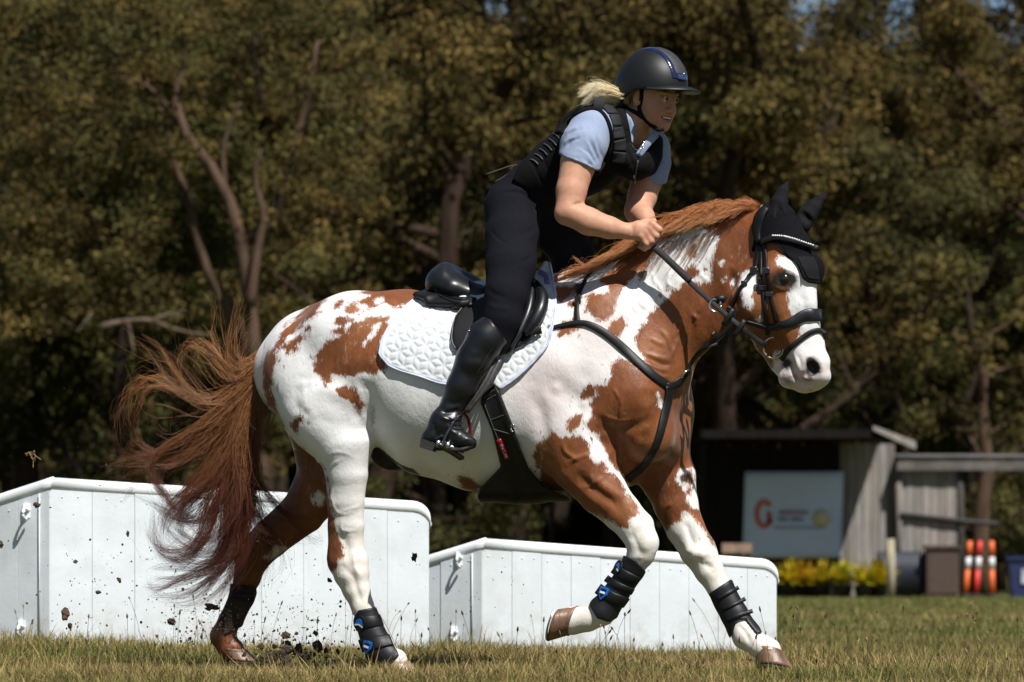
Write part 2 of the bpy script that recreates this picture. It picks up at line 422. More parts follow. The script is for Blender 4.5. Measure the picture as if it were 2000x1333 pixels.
def vcol_mat(name, rough=.7, trans=.25, spec=.2):
    m = bpy.data.materials.new(name); m.use_nodes = True; n = m.node_tree; b = n.nodes['Principled BSDF']; L = n.links.new
    a = n.nodes.new('ShaderNodeAttribute'); a.attribute_name = 'col'; L(a.outputs['Color'], b.inputs['Base Color']); b.inputs['Roughness'].default_value = rough; b.inputs['Specular IOR Level'].default_value = spec
    t = n.nodes.new('ShaderNodeBsdfTranslucent'); L(a.outputs['Color'], t.inputs['Color']); ms = n.nodes.new('ShaderNodeMixShader'); ms.inputs['Fac'].default_value = trans
    L(b.outputs['BSDF'], ms.inputs[1]); L(t.outputs['BSDF'], ms.inputs[2]); L(ms.outputs['Shader'], n.nodes['Material Output'].inputs['Surface']); return m
def snoise(x, y, s, seed):
    r = np.random.default_rng(seed); out = 0
    for k in range(5):
        a = r.uniform(0, 6.28); f = s * (1.7 ** k); out = out + np.sin(x * f * math.cos(a) + y * f * math.sin(a) + r.uniform(0, 6)) / (1.4 ** k)
    return out / 2.2
def blades(n, y0, y1, hmin, hmax, wd, seed, segs=3):
    r = np.random.default_rng(seed)
    y = y0 + (y1 - y0) * r.uniform(0, 1, n); half = (CAMD + y) * 1000 / FPX * 1.12 + .15; x = r.uniform(-1, 1, n) * half
    # gather into tufts
    tx = np.round(x * 9 + r.normal(0, .25, n)) / 9; ty = np.round(y * 9 + r.normal(0, .25, n)) / 9; kf = r.uniform(.0, .7, n); x = x * (1 - kf) + (tx + .05 * np.sin(ty * 91)) * kf; y = y * (1 - kf) + (ty + .05 * np.sin(tx * 77)) * kf
    hgt = r.uniform(hmin, hmax, n) * (1 + .45 * snoise(x, y, 2.2, 5)) * np.where(r.uniform(0, 1, n) < .05, 1.7, 1); az = r.uniform(0, 6.28, n); lean = np.abs(r.normal(0, .5, n)) + .1
    dirx, diry = np.cos(az), np.sin(az); t = np.linspace(0, 1, segs)
    bx = x[:, None] + dirx[:, None] * lean[:, None] * hgt[:, None] * t ** 1.8; by = y[:, None] + diry[:, None] * lean[:, None] * hgt[:, None] * t ** 1.8; bz = gz(x, y)[:, None] - .005 + hgt[:, None] * t * (1 - .25 * lean[:, None] * t)
    wv = (1 - t ** 1.5) * wd * .5 * r.uniform(.6, 1.4, n)[:, None] + .0003; sa = r.uniform(0, 6.28, n); sx, sy = np.cos(sa)[:, None], np.sin(sa)[:, None]
    L_ = np.stack([bx - sx * wv, by - sy * wv, bz], -1); R_ = np.stack([bx + sx * wv, by + sy * wv, bz], -1)
    V = np.stack([L_, R_], 2).reshape(-1, 3); b0 = np.arange(n)[:, None] * segs * 2; s_ = np.arange(segs - 1)[None] * 2
    Q = np.stack([b0 + s_, b0 + s_ + 1, b0 + s_ + 3, b0 + s_ + 2], -1).reshape(-1, 4)
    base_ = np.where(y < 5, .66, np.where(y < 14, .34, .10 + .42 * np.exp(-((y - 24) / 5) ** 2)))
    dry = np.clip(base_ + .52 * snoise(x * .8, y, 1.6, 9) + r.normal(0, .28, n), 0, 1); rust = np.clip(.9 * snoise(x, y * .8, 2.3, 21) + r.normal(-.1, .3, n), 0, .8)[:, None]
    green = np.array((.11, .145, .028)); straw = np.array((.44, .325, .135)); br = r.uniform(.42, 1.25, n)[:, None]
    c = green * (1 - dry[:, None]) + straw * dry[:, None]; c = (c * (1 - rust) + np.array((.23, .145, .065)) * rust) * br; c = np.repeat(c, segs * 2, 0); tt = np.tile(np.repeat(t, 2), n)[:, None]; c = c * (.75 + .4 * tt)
    return V, Q, c
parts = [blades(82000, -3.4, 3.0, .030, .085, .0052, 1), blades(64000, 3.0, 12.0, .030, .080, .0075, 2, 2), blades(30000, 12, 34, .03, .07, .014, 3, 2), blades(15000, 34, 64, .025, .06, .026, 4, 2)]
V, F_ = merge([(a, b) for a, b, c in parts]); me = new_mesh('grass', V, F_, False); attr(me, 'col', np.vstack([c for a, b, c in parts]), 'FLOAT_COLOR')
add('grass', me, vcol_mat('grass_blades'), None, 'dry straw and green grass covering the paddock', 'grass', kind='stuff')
# seed stalks standing above the turf
r = np.random.default_rng(44); Vs = []; cs = []; n_st = 300
for k in range(n_st):
    near_ = k < 150; y = r.uniform(-2.6, 3.2) if near_ else r.uniform(3, 14); x = r.uniform(-1, 1) * (CAMD + y) * 1060 / FPX; hg = r.uniform(.09, .30) * (1 if r.uniform() < .8 else .7); a = r.uniform(0, 6.28); ln = r.uniform(.02, .45) * hg; hook = r.uniform() < .22
    t = np.linspace(0, 1, 7); pth = np.stack([x + math.cos(a) * ln * t ** 2, y + math.sin(a) * ln * t ** 2, gz(x, y) + hg * t - (hook * .12 * hg * np.clip(t - .75, 0, 1) * 4)], 1)
    v, f = tube(pth, .0011, 3, cap=False); Vs.append((v, f)); cs.append(np.tile((.13, .10, .035) if r.uniform() < .6 else (.10, .12, .03), (len(v), 1)))
    d = pth[-1] - pth[-2]; d /= np.linalg.norm(d); hl = r.uniform(.012, .024); hp = pth[-1] + d * hl * np.linspace(-.2, 1, 5)[:, None]
    v, f = tube(hp, np.array([.0012, .004, .0045, .003, .0006]), 5, cap=False); Vs.append((v, f)); cs.append(np.tile((.11, .07, .035) if r.uniform() < .6 else (.28, .22, .12), (len(v), 1)))
V, F_ = merge(Vs); me = new_mesh('stalks', V, F_); attr(me, 'col', np.vstack(cs), 'FLOAT_COLOR')
add('seed_stalks', me, vcol_mat('stalks'), None, 'thin plantain seed stalks standing up from the grass', 'weeds', kind='stuff')
# ================================================================== white jump boxes
WPAINT = mk('white_gloss_paint_', (.675, .72, .75), .42, .05, 9, .25, 45, spec=.4, bdist=.003); WPAINT2 = mk('white_cap_paint', (.76, .78, .79), .36, .04, 12, .2, 60, spec=.45, bdist=.002)
def worn_paint(m):
    n = m.node_tree; L = n.links.new; b = n.nodes['Principled BSDF']; src = b.inputs['Base Color'].links[0].from_socket
    g = n.nodes.new('ShaderNodeNewGeometry'); sp = n.nodes.new('ShaderNodeSeparateXYZ'); L(g.outputs['Position'], sp.inputs['Vector'])
    def nz_(sc, st_, lo_, hi_):
        mp = n.nodes.new('ShaderNodeMapping'); mp.inputs['Scale'].default_value = st_; z = n.nodes.new('ShaderNodeTexNoise'); z.inputs['Scale'].default_value = sc; z.inputs['Detail'].default_value = 7; z.inputs['Roughness'].default_value = .65
        L(g.outputs['Position'], mp.inputs['Vector']); L(mp.outputs['Vector'], z.inputs['Vector']); r_ = n.nodes.new('ShaderNodeMapRange'); r_.inputs['From Min'].default_value = lo_; r_.inputs['From Max'].default_value = hi_; L(z.outputs['Fac'], r_.inputs['Value']); return r_.outputs['Result']
    def mul(a, c):
        q = n.nodes.new('ShaderNodeMath'); q.operation = 'MULTIPLY'; L(a, q.inputs[0])
        if isinstance(c, float): q.inputs[1].default_value = c
        else: L(c, q.inputs[1])
        return q.outputs[0]
    def mix(f, a, c):
        q = n.nodes.new('ShaderNodeMix'); q.data_type = 'RGBA'; L(f, q.inputs['Factor']); L(a, q.inputs['A']); q.inputs['B'].default_value = c + (1,); return q.outputs['Result']
    c = mix(mul(nz_(2.2, (1, 1, .6), .52, .75), .35), src, (.40, .39, .34))
    c = mix(mul(nz_(30, (1, 1, .12), .62, .78), .30), c, (.34, .32, .27))
    lowz = n.nodes.new('ShaderNodeMapRange'); lowz.inputs['From Min'].default_value = .32; lowz.inputs['From Max'].default_value = 0.0; L(sp.outputs['Z'], lowz.inputs['Value'])
    c = mix(mul(mul(lowz.outputs['Result'], nz_(9, (1, 1, 1), .42, .68)), .6), c, (.22, .17, .11))
    c = mix(nz_(70, (1, 1, 1), .735, .76), c, (.10, .075, .05))
    L(c, b.inputs['Base Color'])
worn_paint(WPAINT)
DIRT = mk('soil', (.052, .033, .021), .95, .4, 60, .8, 200)
def jump_box(label, A, Bp, C, hA, hB, hC, nf, nl, group):
    """A near corner, Bp right end, C left end of the near faces (ground points); heights at each"""
    A, Bp, C = (np.array(q, float) for q in (A, Bp, C)); D = Bp + (C - A)
    o = empty('jump_box', A, label, 'jump', group)
    up = np.array((0, 0, 1.0)); rc = .05
    def face(P0, P1, h0, h1, n, gap=.0008, name='board'):
        d = P1 - P0; L_ = np.linalg.norm(d); d /= L_; nn = np.cross(d, up)
        for k in range(n):
            a = k / n * L_ + gap / 2; b = (k + 1) / n * L_ - gap / 2; ha = h0 + (h1 - h0) * a / L_ - rc; hb = h0 + (h1 - h0) * b / L_ - rc; t = .022; jt = r.normal(0, .0012)
            c8_ = [];
            for (s_, hh) in ((a, ha), (b, hb)):
                for dep in (0, -t):
                    for z in (-.12, hh - (.028 if (n == nf and k == n - 1 and s_ == b) else 0)): c8_.append(P0 + d * s_ + nn * (dep + jt) + up * z)
            ob = add(name, new_mesh(name, *box8(c8_), False), WPAINT, o); bevel(ob, .0022, 2)
            for q in range(2):
                s_ = a + (b - a) * (.3 + .4 * q) + r.normal(0, .008); hh = h0 + (h1 - h0) * s_ / L_ - rc - .055 + r.normal(0, .006); c = P0 + d * s_ + nn * (.001 + jt) + up * hh
                add('screw', new_mesh('screw', *sphere0(c, .0038)), WPAINT2, ob)
    face(A, Bp, hA, hB, nf); face(C, A, hC, hA, nl)
    # inner body
    ins = lambda q, w_: q + (A + D - 2 * q) / 2 * w_
    V = [ins(q, .035) for q in (A, Bp, D, C)]; top = [hA, hB, hB * .97, hC]; V = np.array([q - up * .12 for q in V] + [q + up * (hh - .06) for q, hh in zip(V, top)])
    add('core', new_mesh('core', V, np.array([[0, 1, 5, 4], [1, 2, 6, 5], [2, 3, 7, 6], [3, 0, 4, 7], [4, 5, 6, 7]]), False), WPAINT, o)
    # rolled cap along the top edges
    def cap(P0, P1, h0, h1, name, e0=0.0, e1=0.0, round1=False):
        d = (P1 - P0); L_ = np.linalg.norm(d); d /= L_; pa = np.linspace(-e0, L_ + e1, 16); nn = np.cross(d, up)
        ang = np.linspace(-.9, math.pi * .75, 12); prof = [(math.cos(q) * .022, math.sin(q) * .031) for q in ang]
        V = []
        if round1: pa = np.concatenate([np.linspace(0, L_ - .08, 6), L_ - .08 + .088 * np.sin(np.linspace(.12, 1, 10) * math.pi / 2)])
        for s_ in pa:
            hh = h0 + (h1 - h0) * s_ / L_ - .042
            if round1: q_ = min(1.0, max(0, (s_ - (L_ - .08)) / .088)); hh -= .075 * (1 - math.sqrt(max(0, 1 - q_ * q_)))
            V += [P0 + d * s_ + nn * (pn - .012) + up * (hh + pz) for pn, pz in prof]
        V = np.array(V); m_ = len(prof); i = np.arange(15)[:, None] * m_; j = np.arange(m_ - 1)[None]; Q = np.stack([i + j, i + m_ + j, i + m_ + j + 1, i + j + 1], -1).reshape(-1, 4)
        c_ = add(name, new_mesh(name, V, [Q, np.arange(m_)[None, :], (15 * m_ + np.arange(m_))[None, ::-1]]), WPAINT2, o); md = c_.modifiers.new('thick', 'SOLIDIFY'); md.thickness = .006; return c_
    cap(A, Bp, hA, hB, 'top_roll', .0, .01, True); cap(C, A, hC, hA, 'top_roll', 0, .012)
    tp = np.array([A + up * (hA - .010), Bp + up * (hB - .014), D + up * (hB * .97 - .012), C + up * (hC - .012)]); tp = np.vstack([tp + (tp.mean(0) - tp) * .06, tp + (tp.mean(0) - tp) * .06 - up * .02])
    add('top_panel', new_mesh('tpan', tp, np.array([[0, 1, 2, 3], [7, 6, 5, 4], [0, 4, 5, 1], [1, 5, 6, 2], [2, 6, 7, 3], [3, 7, 4, 0]]), False), WPAINT2, o)
    # right end panel + corner strip
    d = D - Bp; d /= np.linalg.norm(d); nn = np.cross(d, up)
    # hooks on the left end
    dl = A - C; Ll = np.linalg.norm(dl); dl /= Ll; nl_ = np.cross(dl, up)
    for fz, dx in ((.80, .10), (.14, .13)):
        c = A - dl * (Ll * 0 + dx + .02) + up * (hA * fz); hk = [c + nl_ * .0, c + nl_ * .045 + up * .01, c + nl_ * .05 - up * .03, c + nl_ * .02 - up * .045]
        add('hook', new_mesh('hook', *tube(spline(hk, 12), .008, 6)), WPAINT2, o)
        pl = boxv(c + np.array((-.03, -.004, -.035)), c + np.array((.05, .012, .035)))
        add('hook_plate', new_mesh('hpl', *pl, False), WPAINT2, o)
    if True:
        cs_ = [A - dl * .055 + nl_ * .006 + up * z for z in (-.02, hA - .09)]; add('corner_strip', new_mesh('cst', *strap(np.array(cs_), np.tile(nl_, (2, 1)), .006, .004)), WPAINT, o)
    return o
def sphere0(c, r0, n=8, m=5):
    u_, v_ = np.meshgrid(np.linspace(0, 2 * np.pi, n, endpoint=False), np.linspace(.1, np.pi - .1, m)); X_ = np.stack([np.sin(v_) * np.cos(u_), np.sin(v_) * np.sin(u_), np.cos(v_)], -1).reshape(-1, 3) * r0 + c
    i = np.arange(m - 1)[:, None] * n; j = np.arange(n)[None]; return X_, [np.stack([i + j, i + n + j, i + n + (j + 1) % n, i + (j + 1) % n], -1).reshape(-1, 4)]
def gp(px_, y): return np.array(((px_ - 1000) * (CAMD + y) / FPX, y, 0.0))
def hpx(py, y): return CAMH + (HOR - py) * (CAMD + y) / FPX
y1 = 3.4
jump_box('tall white wooden jump box behind the horse\'s hind legs', gp(97, y1), gp(838, y1 + .25), gp(-150, y1 + .36), hpx(928, y1), hpx(976, y1 + .25), hpx(1008, y1 + .36), 9, 4, 'white jump boxes')
y2 = 4.5
jump_box('low white wooden jump box behind the horse\'s forelegs', gp(942, y2), gp(1517, y2 + .2), gp(700, y2 + .36), hpx(1047, y2), hpx(1089, y2 + .2), hpx(1122, y2 + .36), 10, 3, 'white jump boxes')
# ================================================================== shed
YS = 66.0; KS = (CAMD + YS) / FPX
def SX(px_): return (px_ - 1000) * KS
def SZ(py): return CAMH + (HOR - py) * KS
PLANK = [mk('weathered_plank_%d' % k, c, .85, .25, 5, .5, 40, stretch=(4, 4, .4), bdist=.01) for k, c in enumerate([(.20, .175, .155), (.26, .23, .205), (.15, .13, .115), (.22, .205, .19)])]
DARKW = mk('shade_darkened_board', (.010, .008, .007), .95, .3, 4, .4, 30, spec=.1, stretch=(4, 4, .4), bdist=.01)  # shade under the roof overhang is put into this board colour
TIN = mk('old_corrugated_iron', (.11, .105, .10), .55, .35, 2.5, .3, 20, metal=.3)
SHED = empty('shed', (SX(1560), YS, 0), 'weathered timber shed with dark front and deep roof overhang', 'shed')
r = np.random.default_rng(77)
def boards(x0, x1, z0, z1, y, wd, parent, mats, name='plank', thick=.03, slope=None):
    n = max(1, int((x1 - x0) / wd)); w_ = (x1 - x0) / n
    for k in range(n):
        a = x0 + k * w_ + .006; b = x0 + (k + 1) * w_ - .006; top = z1 + r.normal(0, .01); top2 = top
        if slope: top = slope(a); top2 = slope(b)
        yo = y + r.normal(0, .008); mt = mats[r.integers(len(mats))]
        c8_ = [(a, yo - thick, z0), (a, yo - thick, top), (a, yo, z0), (a, yo, top), (b, yo - thick, z0), (b, yo - thick, top2), (b, yo, z0), (b, yo, top2)]
        add(name, new_mesh(name, *box8(c8_), False), mt, parent)
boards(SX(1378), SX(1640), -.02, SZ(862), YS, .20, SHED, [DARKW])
boards(SX(1640), SX(1748), -.02, SZ(868), YS, .13, SHED, PLANK)
def roof(x0, x1, y0, y1, z0, z1, parent, name, m=40, thick=.03, tl=0.0):
    xs = np.linspace(x0, x1, m * 4 + 1); w_ = .018 * np.sin(np.arange(len(xs)) * math.pi / 2); V = []
    for yy, zz in ((y0, z0), (y1, z1)):
        for dz in (0, -thick): V.append(np.stack([xs, np.full_like(xs, yy), zz + w_ + dz + tl * (xs - x0)], 1))
    V = np.concatenate(V); n = len(xs); i = np.arange(n - 1); f = lambda a, b: np.stack([a * n + i, a * n + i + 1, b * n + i + 1, b * n + i], 1)
    return add(name, new_mesh(name, V, np.concatenate([f(0, 2), f(3, 1), f(1, 0), f(2, 3)])), TIN, parent)
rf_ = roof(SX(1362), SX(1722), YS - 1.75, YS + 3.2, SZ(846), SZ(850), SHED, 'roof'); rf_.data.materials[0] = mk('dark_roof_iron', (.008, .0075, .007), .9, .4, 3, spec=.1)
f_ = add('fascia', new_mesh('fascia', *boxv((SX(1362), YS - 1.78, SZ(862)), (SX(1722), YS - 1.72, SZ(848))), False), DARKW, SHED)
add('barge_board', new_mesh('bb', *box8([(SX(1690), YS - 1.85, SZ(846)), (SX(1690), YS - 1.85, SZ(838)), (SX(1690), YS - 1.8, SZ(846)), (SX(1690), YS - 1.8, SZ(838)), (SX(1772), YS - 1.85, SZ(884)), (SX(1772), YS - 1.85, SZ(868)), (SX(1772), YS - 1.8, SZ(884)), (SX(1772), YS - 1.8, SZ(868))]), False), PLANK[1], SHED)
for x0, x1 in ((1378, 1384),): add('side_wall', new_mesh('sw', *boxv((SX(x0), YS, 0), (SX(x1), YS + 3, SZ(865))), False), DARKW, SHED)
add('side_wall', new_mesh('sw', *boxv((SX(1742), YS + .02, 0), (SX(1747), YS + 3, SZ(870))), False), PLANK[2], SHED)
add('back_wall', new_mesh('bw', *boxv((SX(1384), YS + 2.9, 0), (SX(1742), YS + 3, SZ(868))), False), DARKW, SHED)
LEAN = empty('lean_to', (SX(1860), YS, 0), 'open lean-to with plank wall and tin roof joined to the shed', 'lean-to')
boards(SX(1752), SX(1876), .05, SZ(917), YS - .26, .13, LEAN, PLANK)
roof(SX(1748), SX(2080), YS - .52, YS + 3.2, SZ(892), SZ(880), LEAN, 'roof')
add('beam', new_mesh('beam', *boxv((SX(1748), YS - .48, SZ(920)), (SX(2080), YS - .36, SZ(899))), False), mk('grey_beam', (.10, .09, .08), .9, .3, 5), LEAN)
for x in (1752, 1872, 2040): add('post', new_mesh('post', *tube([(SX(x), YS - .3, -.05), (SX(x) + .02, YS - .3, 1.2), (SX(x), YS - .3, SZ(915))], .06, 8)), mk('dark_post', (.04, .035, .03), .9, .3, 6, .4, 40) if x > 1800 else PLANK[2], LEAN)
add('rail', new_mesh('rail', *tube([(SX(1755), YS - .36, SZ(1006)), (SX(1872), YS - .36, SZ(1018)), (SX(1945), YS - .36, SZ(1024))], .045, 8)), mk('dark_post', (.04, .035, .03)), LEAN)
# banner
BAN = empty('banner', (SX(1548), YS - .08, 0), 'pale banner with round orange logo hanging on the shed front', 'banner')
bx0, bx1, bz0, bz1 = SX(1452), SX(1645), SZ(1090), SZ(922)
g = 14; xs = np.linspace(0, 1, g); zs = np.linspace(0, 1, g); XX, ZZ = np.meshgrid(xs, zs, indexing='ij'); yb_ = YS - .07 - .012 * np.sin(XX * 7 + ZZ * 3)
V0 = np.stack([bx0 + (bx1 - bx0) * XX + .05 * (ZZ - .5), yb_, bz0 + (bz1 - bz0) * ZZ], -1).reshape(-1, 3); i = np.arange(g - 1)[:, None] * g; j = np.arange(g - 1)[None]; Q = np.stack([i + j, i + g + j, i + g + j + 1, i + j + 1], -1).reshape(-1, 4)
b_ = add('cloth', new_mesh('banner', V0, Q), mk('pale_vinyl', (.50, .56, .66), .5, .06, 2), BAN); md = b_.modifiers.new('t', 'SOLIDIFY'); md.thickness = .006
ORG_M = mk('orange_print', (.50, .09, .035), .5, .05); GRY_M = mk('rose_grey_print', (.34, .26, .30), .5, .05); BLU_M = mk('blue_grey_print', (.25, .30, .40), .5, .05)
a = np.linspace(.7, 5.9, 30); ctr = np.array((SX(1492), YS - .095, SZ(1004)))
add('logo_ring', new_mesh('lr', *merge([strap(ctr + np.stack([np.cos(a) * .13, 0 * a, np.sin(a) * .22 + .0], 1), np.tile((0, -1.0, 0), (30, 1)), .09, .004), boxv(ctr + np.array((.05, -.004, -.17)), ctr + np.array((.13, 0, .04)))])), ORG_M, BAN)
for (x0, x1, z_, mt) in ((1522, 1578, 1001, GRY_M), (1520, 1540, 1014, BLU_M), (1546, 1568, 1014, BLU_M)):
    add('print_bar', new_mesh('pbar', *boxv((SX(x0), YS - .098, SZ(z_ + 4)), (SX(x1), YS - .092, SZ(z_ - 4)))), mt, BAN)
add('sun_motif', new_mesh('sunm', *tube([(SX(1604), YS - .10, SZ(1012)), (SX(1604), YS - .094, SZ(1012))], .16, 20)), mk('pale_yellow_print', (.55, .50, .30), .5, .05), BAN)
add('underline', new_mesh('ul', *boxv((SX(1512), YS - .098, SZ(1032)), (SX(1612), YS - .092, SZ(1029)))), BLU_M, BAN)
# things round the shed
fp = empty('fence_post', (SX(1740), YS - 4, 0), 'pale upright timber post in front of the shed corner', 'post')
kp_ = (CAMD + YS - 4) / FPX; add('timber', new_mesh('fpost', *tube([((1740 - 1000) * kp_, YS - 4, -.05), ((1741 - 1000) * kp_, YS - 4, .5), ((1739 - 1000) * kp_, YS - 4, 1.0)], [.075, .07, .07], 10)), mk('pale_timber', (.33, .29, .2), .9, .25, 8, .4, 50, stretch=(3, 3, .5)), fp)
add('rail_stub', new_mesh('rstub', *boxv(((1740 - 1000) * kp_ - .02, YS - 3.99, .82), ((1740 - 1000) * kp_ + .02, YS - 3.6, .9))), PLANK[1], fp)
cab = empty('cabinet', (SX(1832), YS - .8, 0), 'dark brown wooden cabinet standing under the lean-to', 'cabinet')
add('carcass', new_mesh('cab', *boxv((SX(1802), YS - .9, 0), (SX(1864), YS - .4, SZ(1070))), False), mk('brown_board', (.075, .045, .03), .7, .3, 5, .2, 40), cab); add('lid', new_mesh('cabl', *boxv((SX(1799), YS - .95, SZ(1072)), (SX(1867), YS - .38, SZ(1066))), False), mk('brown_board', (.08, .05, .03)), cab); add('door', new_mesh('cabd', *boxv((SX(1806), YS - .92, .06), (SX(1860), YS - .902, SZ(1080))), False), mk('brown_board2', (.06, .037, .026), .7), cab)
tb = empty('ribbed_form', (SX(1770), YS - .6, 0), 'dark blue ribbed trough against the shed wall', 'form')  # plain navy box with round ribs, set where the wall's foot is dark
for k in range(9): add('rib', new_mesh('rib', *tube([(SX(1716 + k * 9.5), YS - .62, .02), (SX(1716 + k * 9.5), YS - .62, SZ(1080))], .05, 8)), mk('navy_dark', (.018, .022, .035), .5), tb)
add('box_body', new_mesh('box_body', *boxv((SX(1712), YS - .62, .0), (SX(1798), YS - .1, SZ(1078))), False), mk('navy_dark', (.018, .022, .035)), tb)
OR_ = mk('orange_plastic', (.62, .11, .02), .5, .1); RD_ = mk('red_plastic', (.55, .03, .02), .5, .1); WB_ = mk('white_band', (.7, .7, .7), .5, .1)
def bollard(x, lean, mt, label):
    b = empty('bollard', (SX(x), YS - 2.2, 0), label, 'bollard', 'traffic bollards'); zt = .98; kx = lean
    def ringp(f): return np.array((SX(x) + kx * f, YS - 2.2, zt * f))
    for f0, f1, m_, nm in ((.03, .50, mt, 'lower_tube'), (.50, .72, WB_, 'reflective_band'), (.72, 1.0, mt, 'upper_tube')): add(nm, new_mesh(nm, *tube([ringp(f0), ringp(f1)], [.052, .046], 12)), m_, b)
    add('base', new_mesh('bbase', *tube([ringp(0), ringp(.05)], [.10, .09], 12)), mk('black_rubber', (.02, .02, .02), .7), b)
bollard(1863, .08, OR_, 'orange and white bollard leaning beside the cabinet'); bollard(1883, .07, RD_, 'red and white bollard just behind the leaning orange one'); bollard(1914, -.01, OR_, 'upright orange and white bollard, rightmost of the three')
bn = empty('plastic_bin', (SX(1985), YS - 1.5, 0), 'dark blue bin with white label at the right edge', 'bin')
add('box_body', new_mesh('bin', *box8([(SX(x), YS - 1.5 + d, z) for x, z, d in ((1958, 0, -.25), (1950, SZ(1092), -.28), (1958, 0, .25), (1950, SZ(1092), .28), (2028, 0, -.25), (2034, SZ(1092), -.28), (2028, 0, .25), (2034, SZ(1092), .28))]), False), mk('blue_plastic', (.015, .022, .075), .45, .2), bn)
add('label', new_mesh('binl', *boxv((SX(1974), YS - 1.80, SZ(1140)), (SX(2010), YS - 1.775, SZ(1112))), False), mk('grey_label', (.35, .36, .42), .5, .5, 6), bn); add('rim', new_mesh('binr', *boxv((SX(1946), YS - 1.82, SZ(1094)), (SX(2038), YS - 1.18, SZ(1088))), False), mk('blue_plastic', (.015, .02, .07)), bn)
dr = empty('drum', (SX(2000), YS - 1.5, SZ(1088)), 'white drum with red lid standing on the blue bin', 'drum')
add('barrel', new_mesh('drum', *tube([(SX(2000), YS - 1.5, SZ(1088)), (SX(2000), YS - 1.5, SZ(1034))], .11, 14)), mk('white_plastic', (.6, .6, .6), .4), dr); add('lid', new_mesh('drl', *tube([(SX(2000), YS - 1.5, SZ(1034)), (SX(2000), YS - 1.5, SZ(1024))], .12, 14)), RD_, dr)
sl_ = empty('timber_sleeper', (SX(1420), YS - 3, 0), 'short brown timber sleeper on blocks in front of the shed', 'sleeper')
add('beam', new_mesh('slp', *boxv((SX(1396), YS - 3.1, SZ(1082)), (SX(1452), YS - 2.9, SZ(1064))), False), mk('brown_timber', (.24, .16, .11), .8, .25, 6, .3, 40), sl_)
for x in (1400, 1440): add('block', new_mesh('slb', *boxv((SX(x), YS - 3.08, -.02), (SX(x + 8), YS - 2.92, SZ(1081))), False), DARKW, sl_)
# potted flowers
YELL = vcol_mat('flower_foliage', .6, .3)
def potted(x, yy, seed, warm, label):
    o = empty('potted_plant', (SX(x), yy, 0), label, 'potted plant', 'potted yellow plants'); rr = np.random.default_rng(seed)
    add('pot', new_mesh('pot', *tube([(SX(x), yy, 0), (SX(x), yy, .20), (SX(x), yy, .215), (SX(x), yy, .22)], [.13, .17, .185, .18], 14)), mk('black_pot', (.015, .015, .016), .5), o)
    Vs = []; cs = []
    for k in range(130):
        a = rr.uniform(0, 6.28); el = rr.uniform(.35, 1.45); ln = rr.uniform(.34, .68); d = np.array((math.cos(a) * math.cos(el), math.sin(a) * math.cos(el), math.sin(el))); t = np.linspace(0, 1, 4)
        pth = np.array((SX(x), yy, .20)) + d * ln * t[:, None] + np.array((0, 0, -.14)) * (t ** 2)[:, None]; sd = np.cross(d, (0, 0, 1.)); sd /= np.linalg.norm(sd) + 1e-6
        wv = (.028 * np.sin(math.pi * np.clip(t * .9 + .1, 0, 1)) + .003)[:, None]; V = np.stack([pth - sd * wv, pth + sd * wv], 1).reshape(-1, 3); Vs.append((V, np.array([[0, 1, 3, 2], [2, 3, 5, 4], [4, 5, 7, 6]])))
        c0 = np.array((.60, .48, .02)) if rr.uniform() < .6 else np.array((.22, .27, .02)); c0 = c0 * (1 - warm) + np.array((.55, .26, .015)) * warm; cs.append(np.tile(c0 * rr.uniform(.6, 1.2), (8, 1)))
    V, F_ = merge(Vs); me = new_mesh('leaves', V, F_, False); attr(me, 'col', np.vstack(cs), 'FLOAT_COLOR'); add('leaves', me, YELL, o)
for k, (x, d, wm_, lb) in enumerate([(1530, -1.9, .1, 'yellow-green potted plant nearest the white jump box'), (1556, -1.8, .7, 'orange tinged potted plant, second from the jump box'), (1590, -2.0, .3, 'potted plant in the middle of the yellow row'), (1630, -2.2, 0., 'bright yellow potted plant below the banner\'s right edge'), (1668, -2.3, 0., 'yellow potted plant, second from the shed corner'), (1700, -2.1, .15, 'potted plant at the right end of the yellow row')]): potted(x, YS + d, 300 + k, wm_, lb)
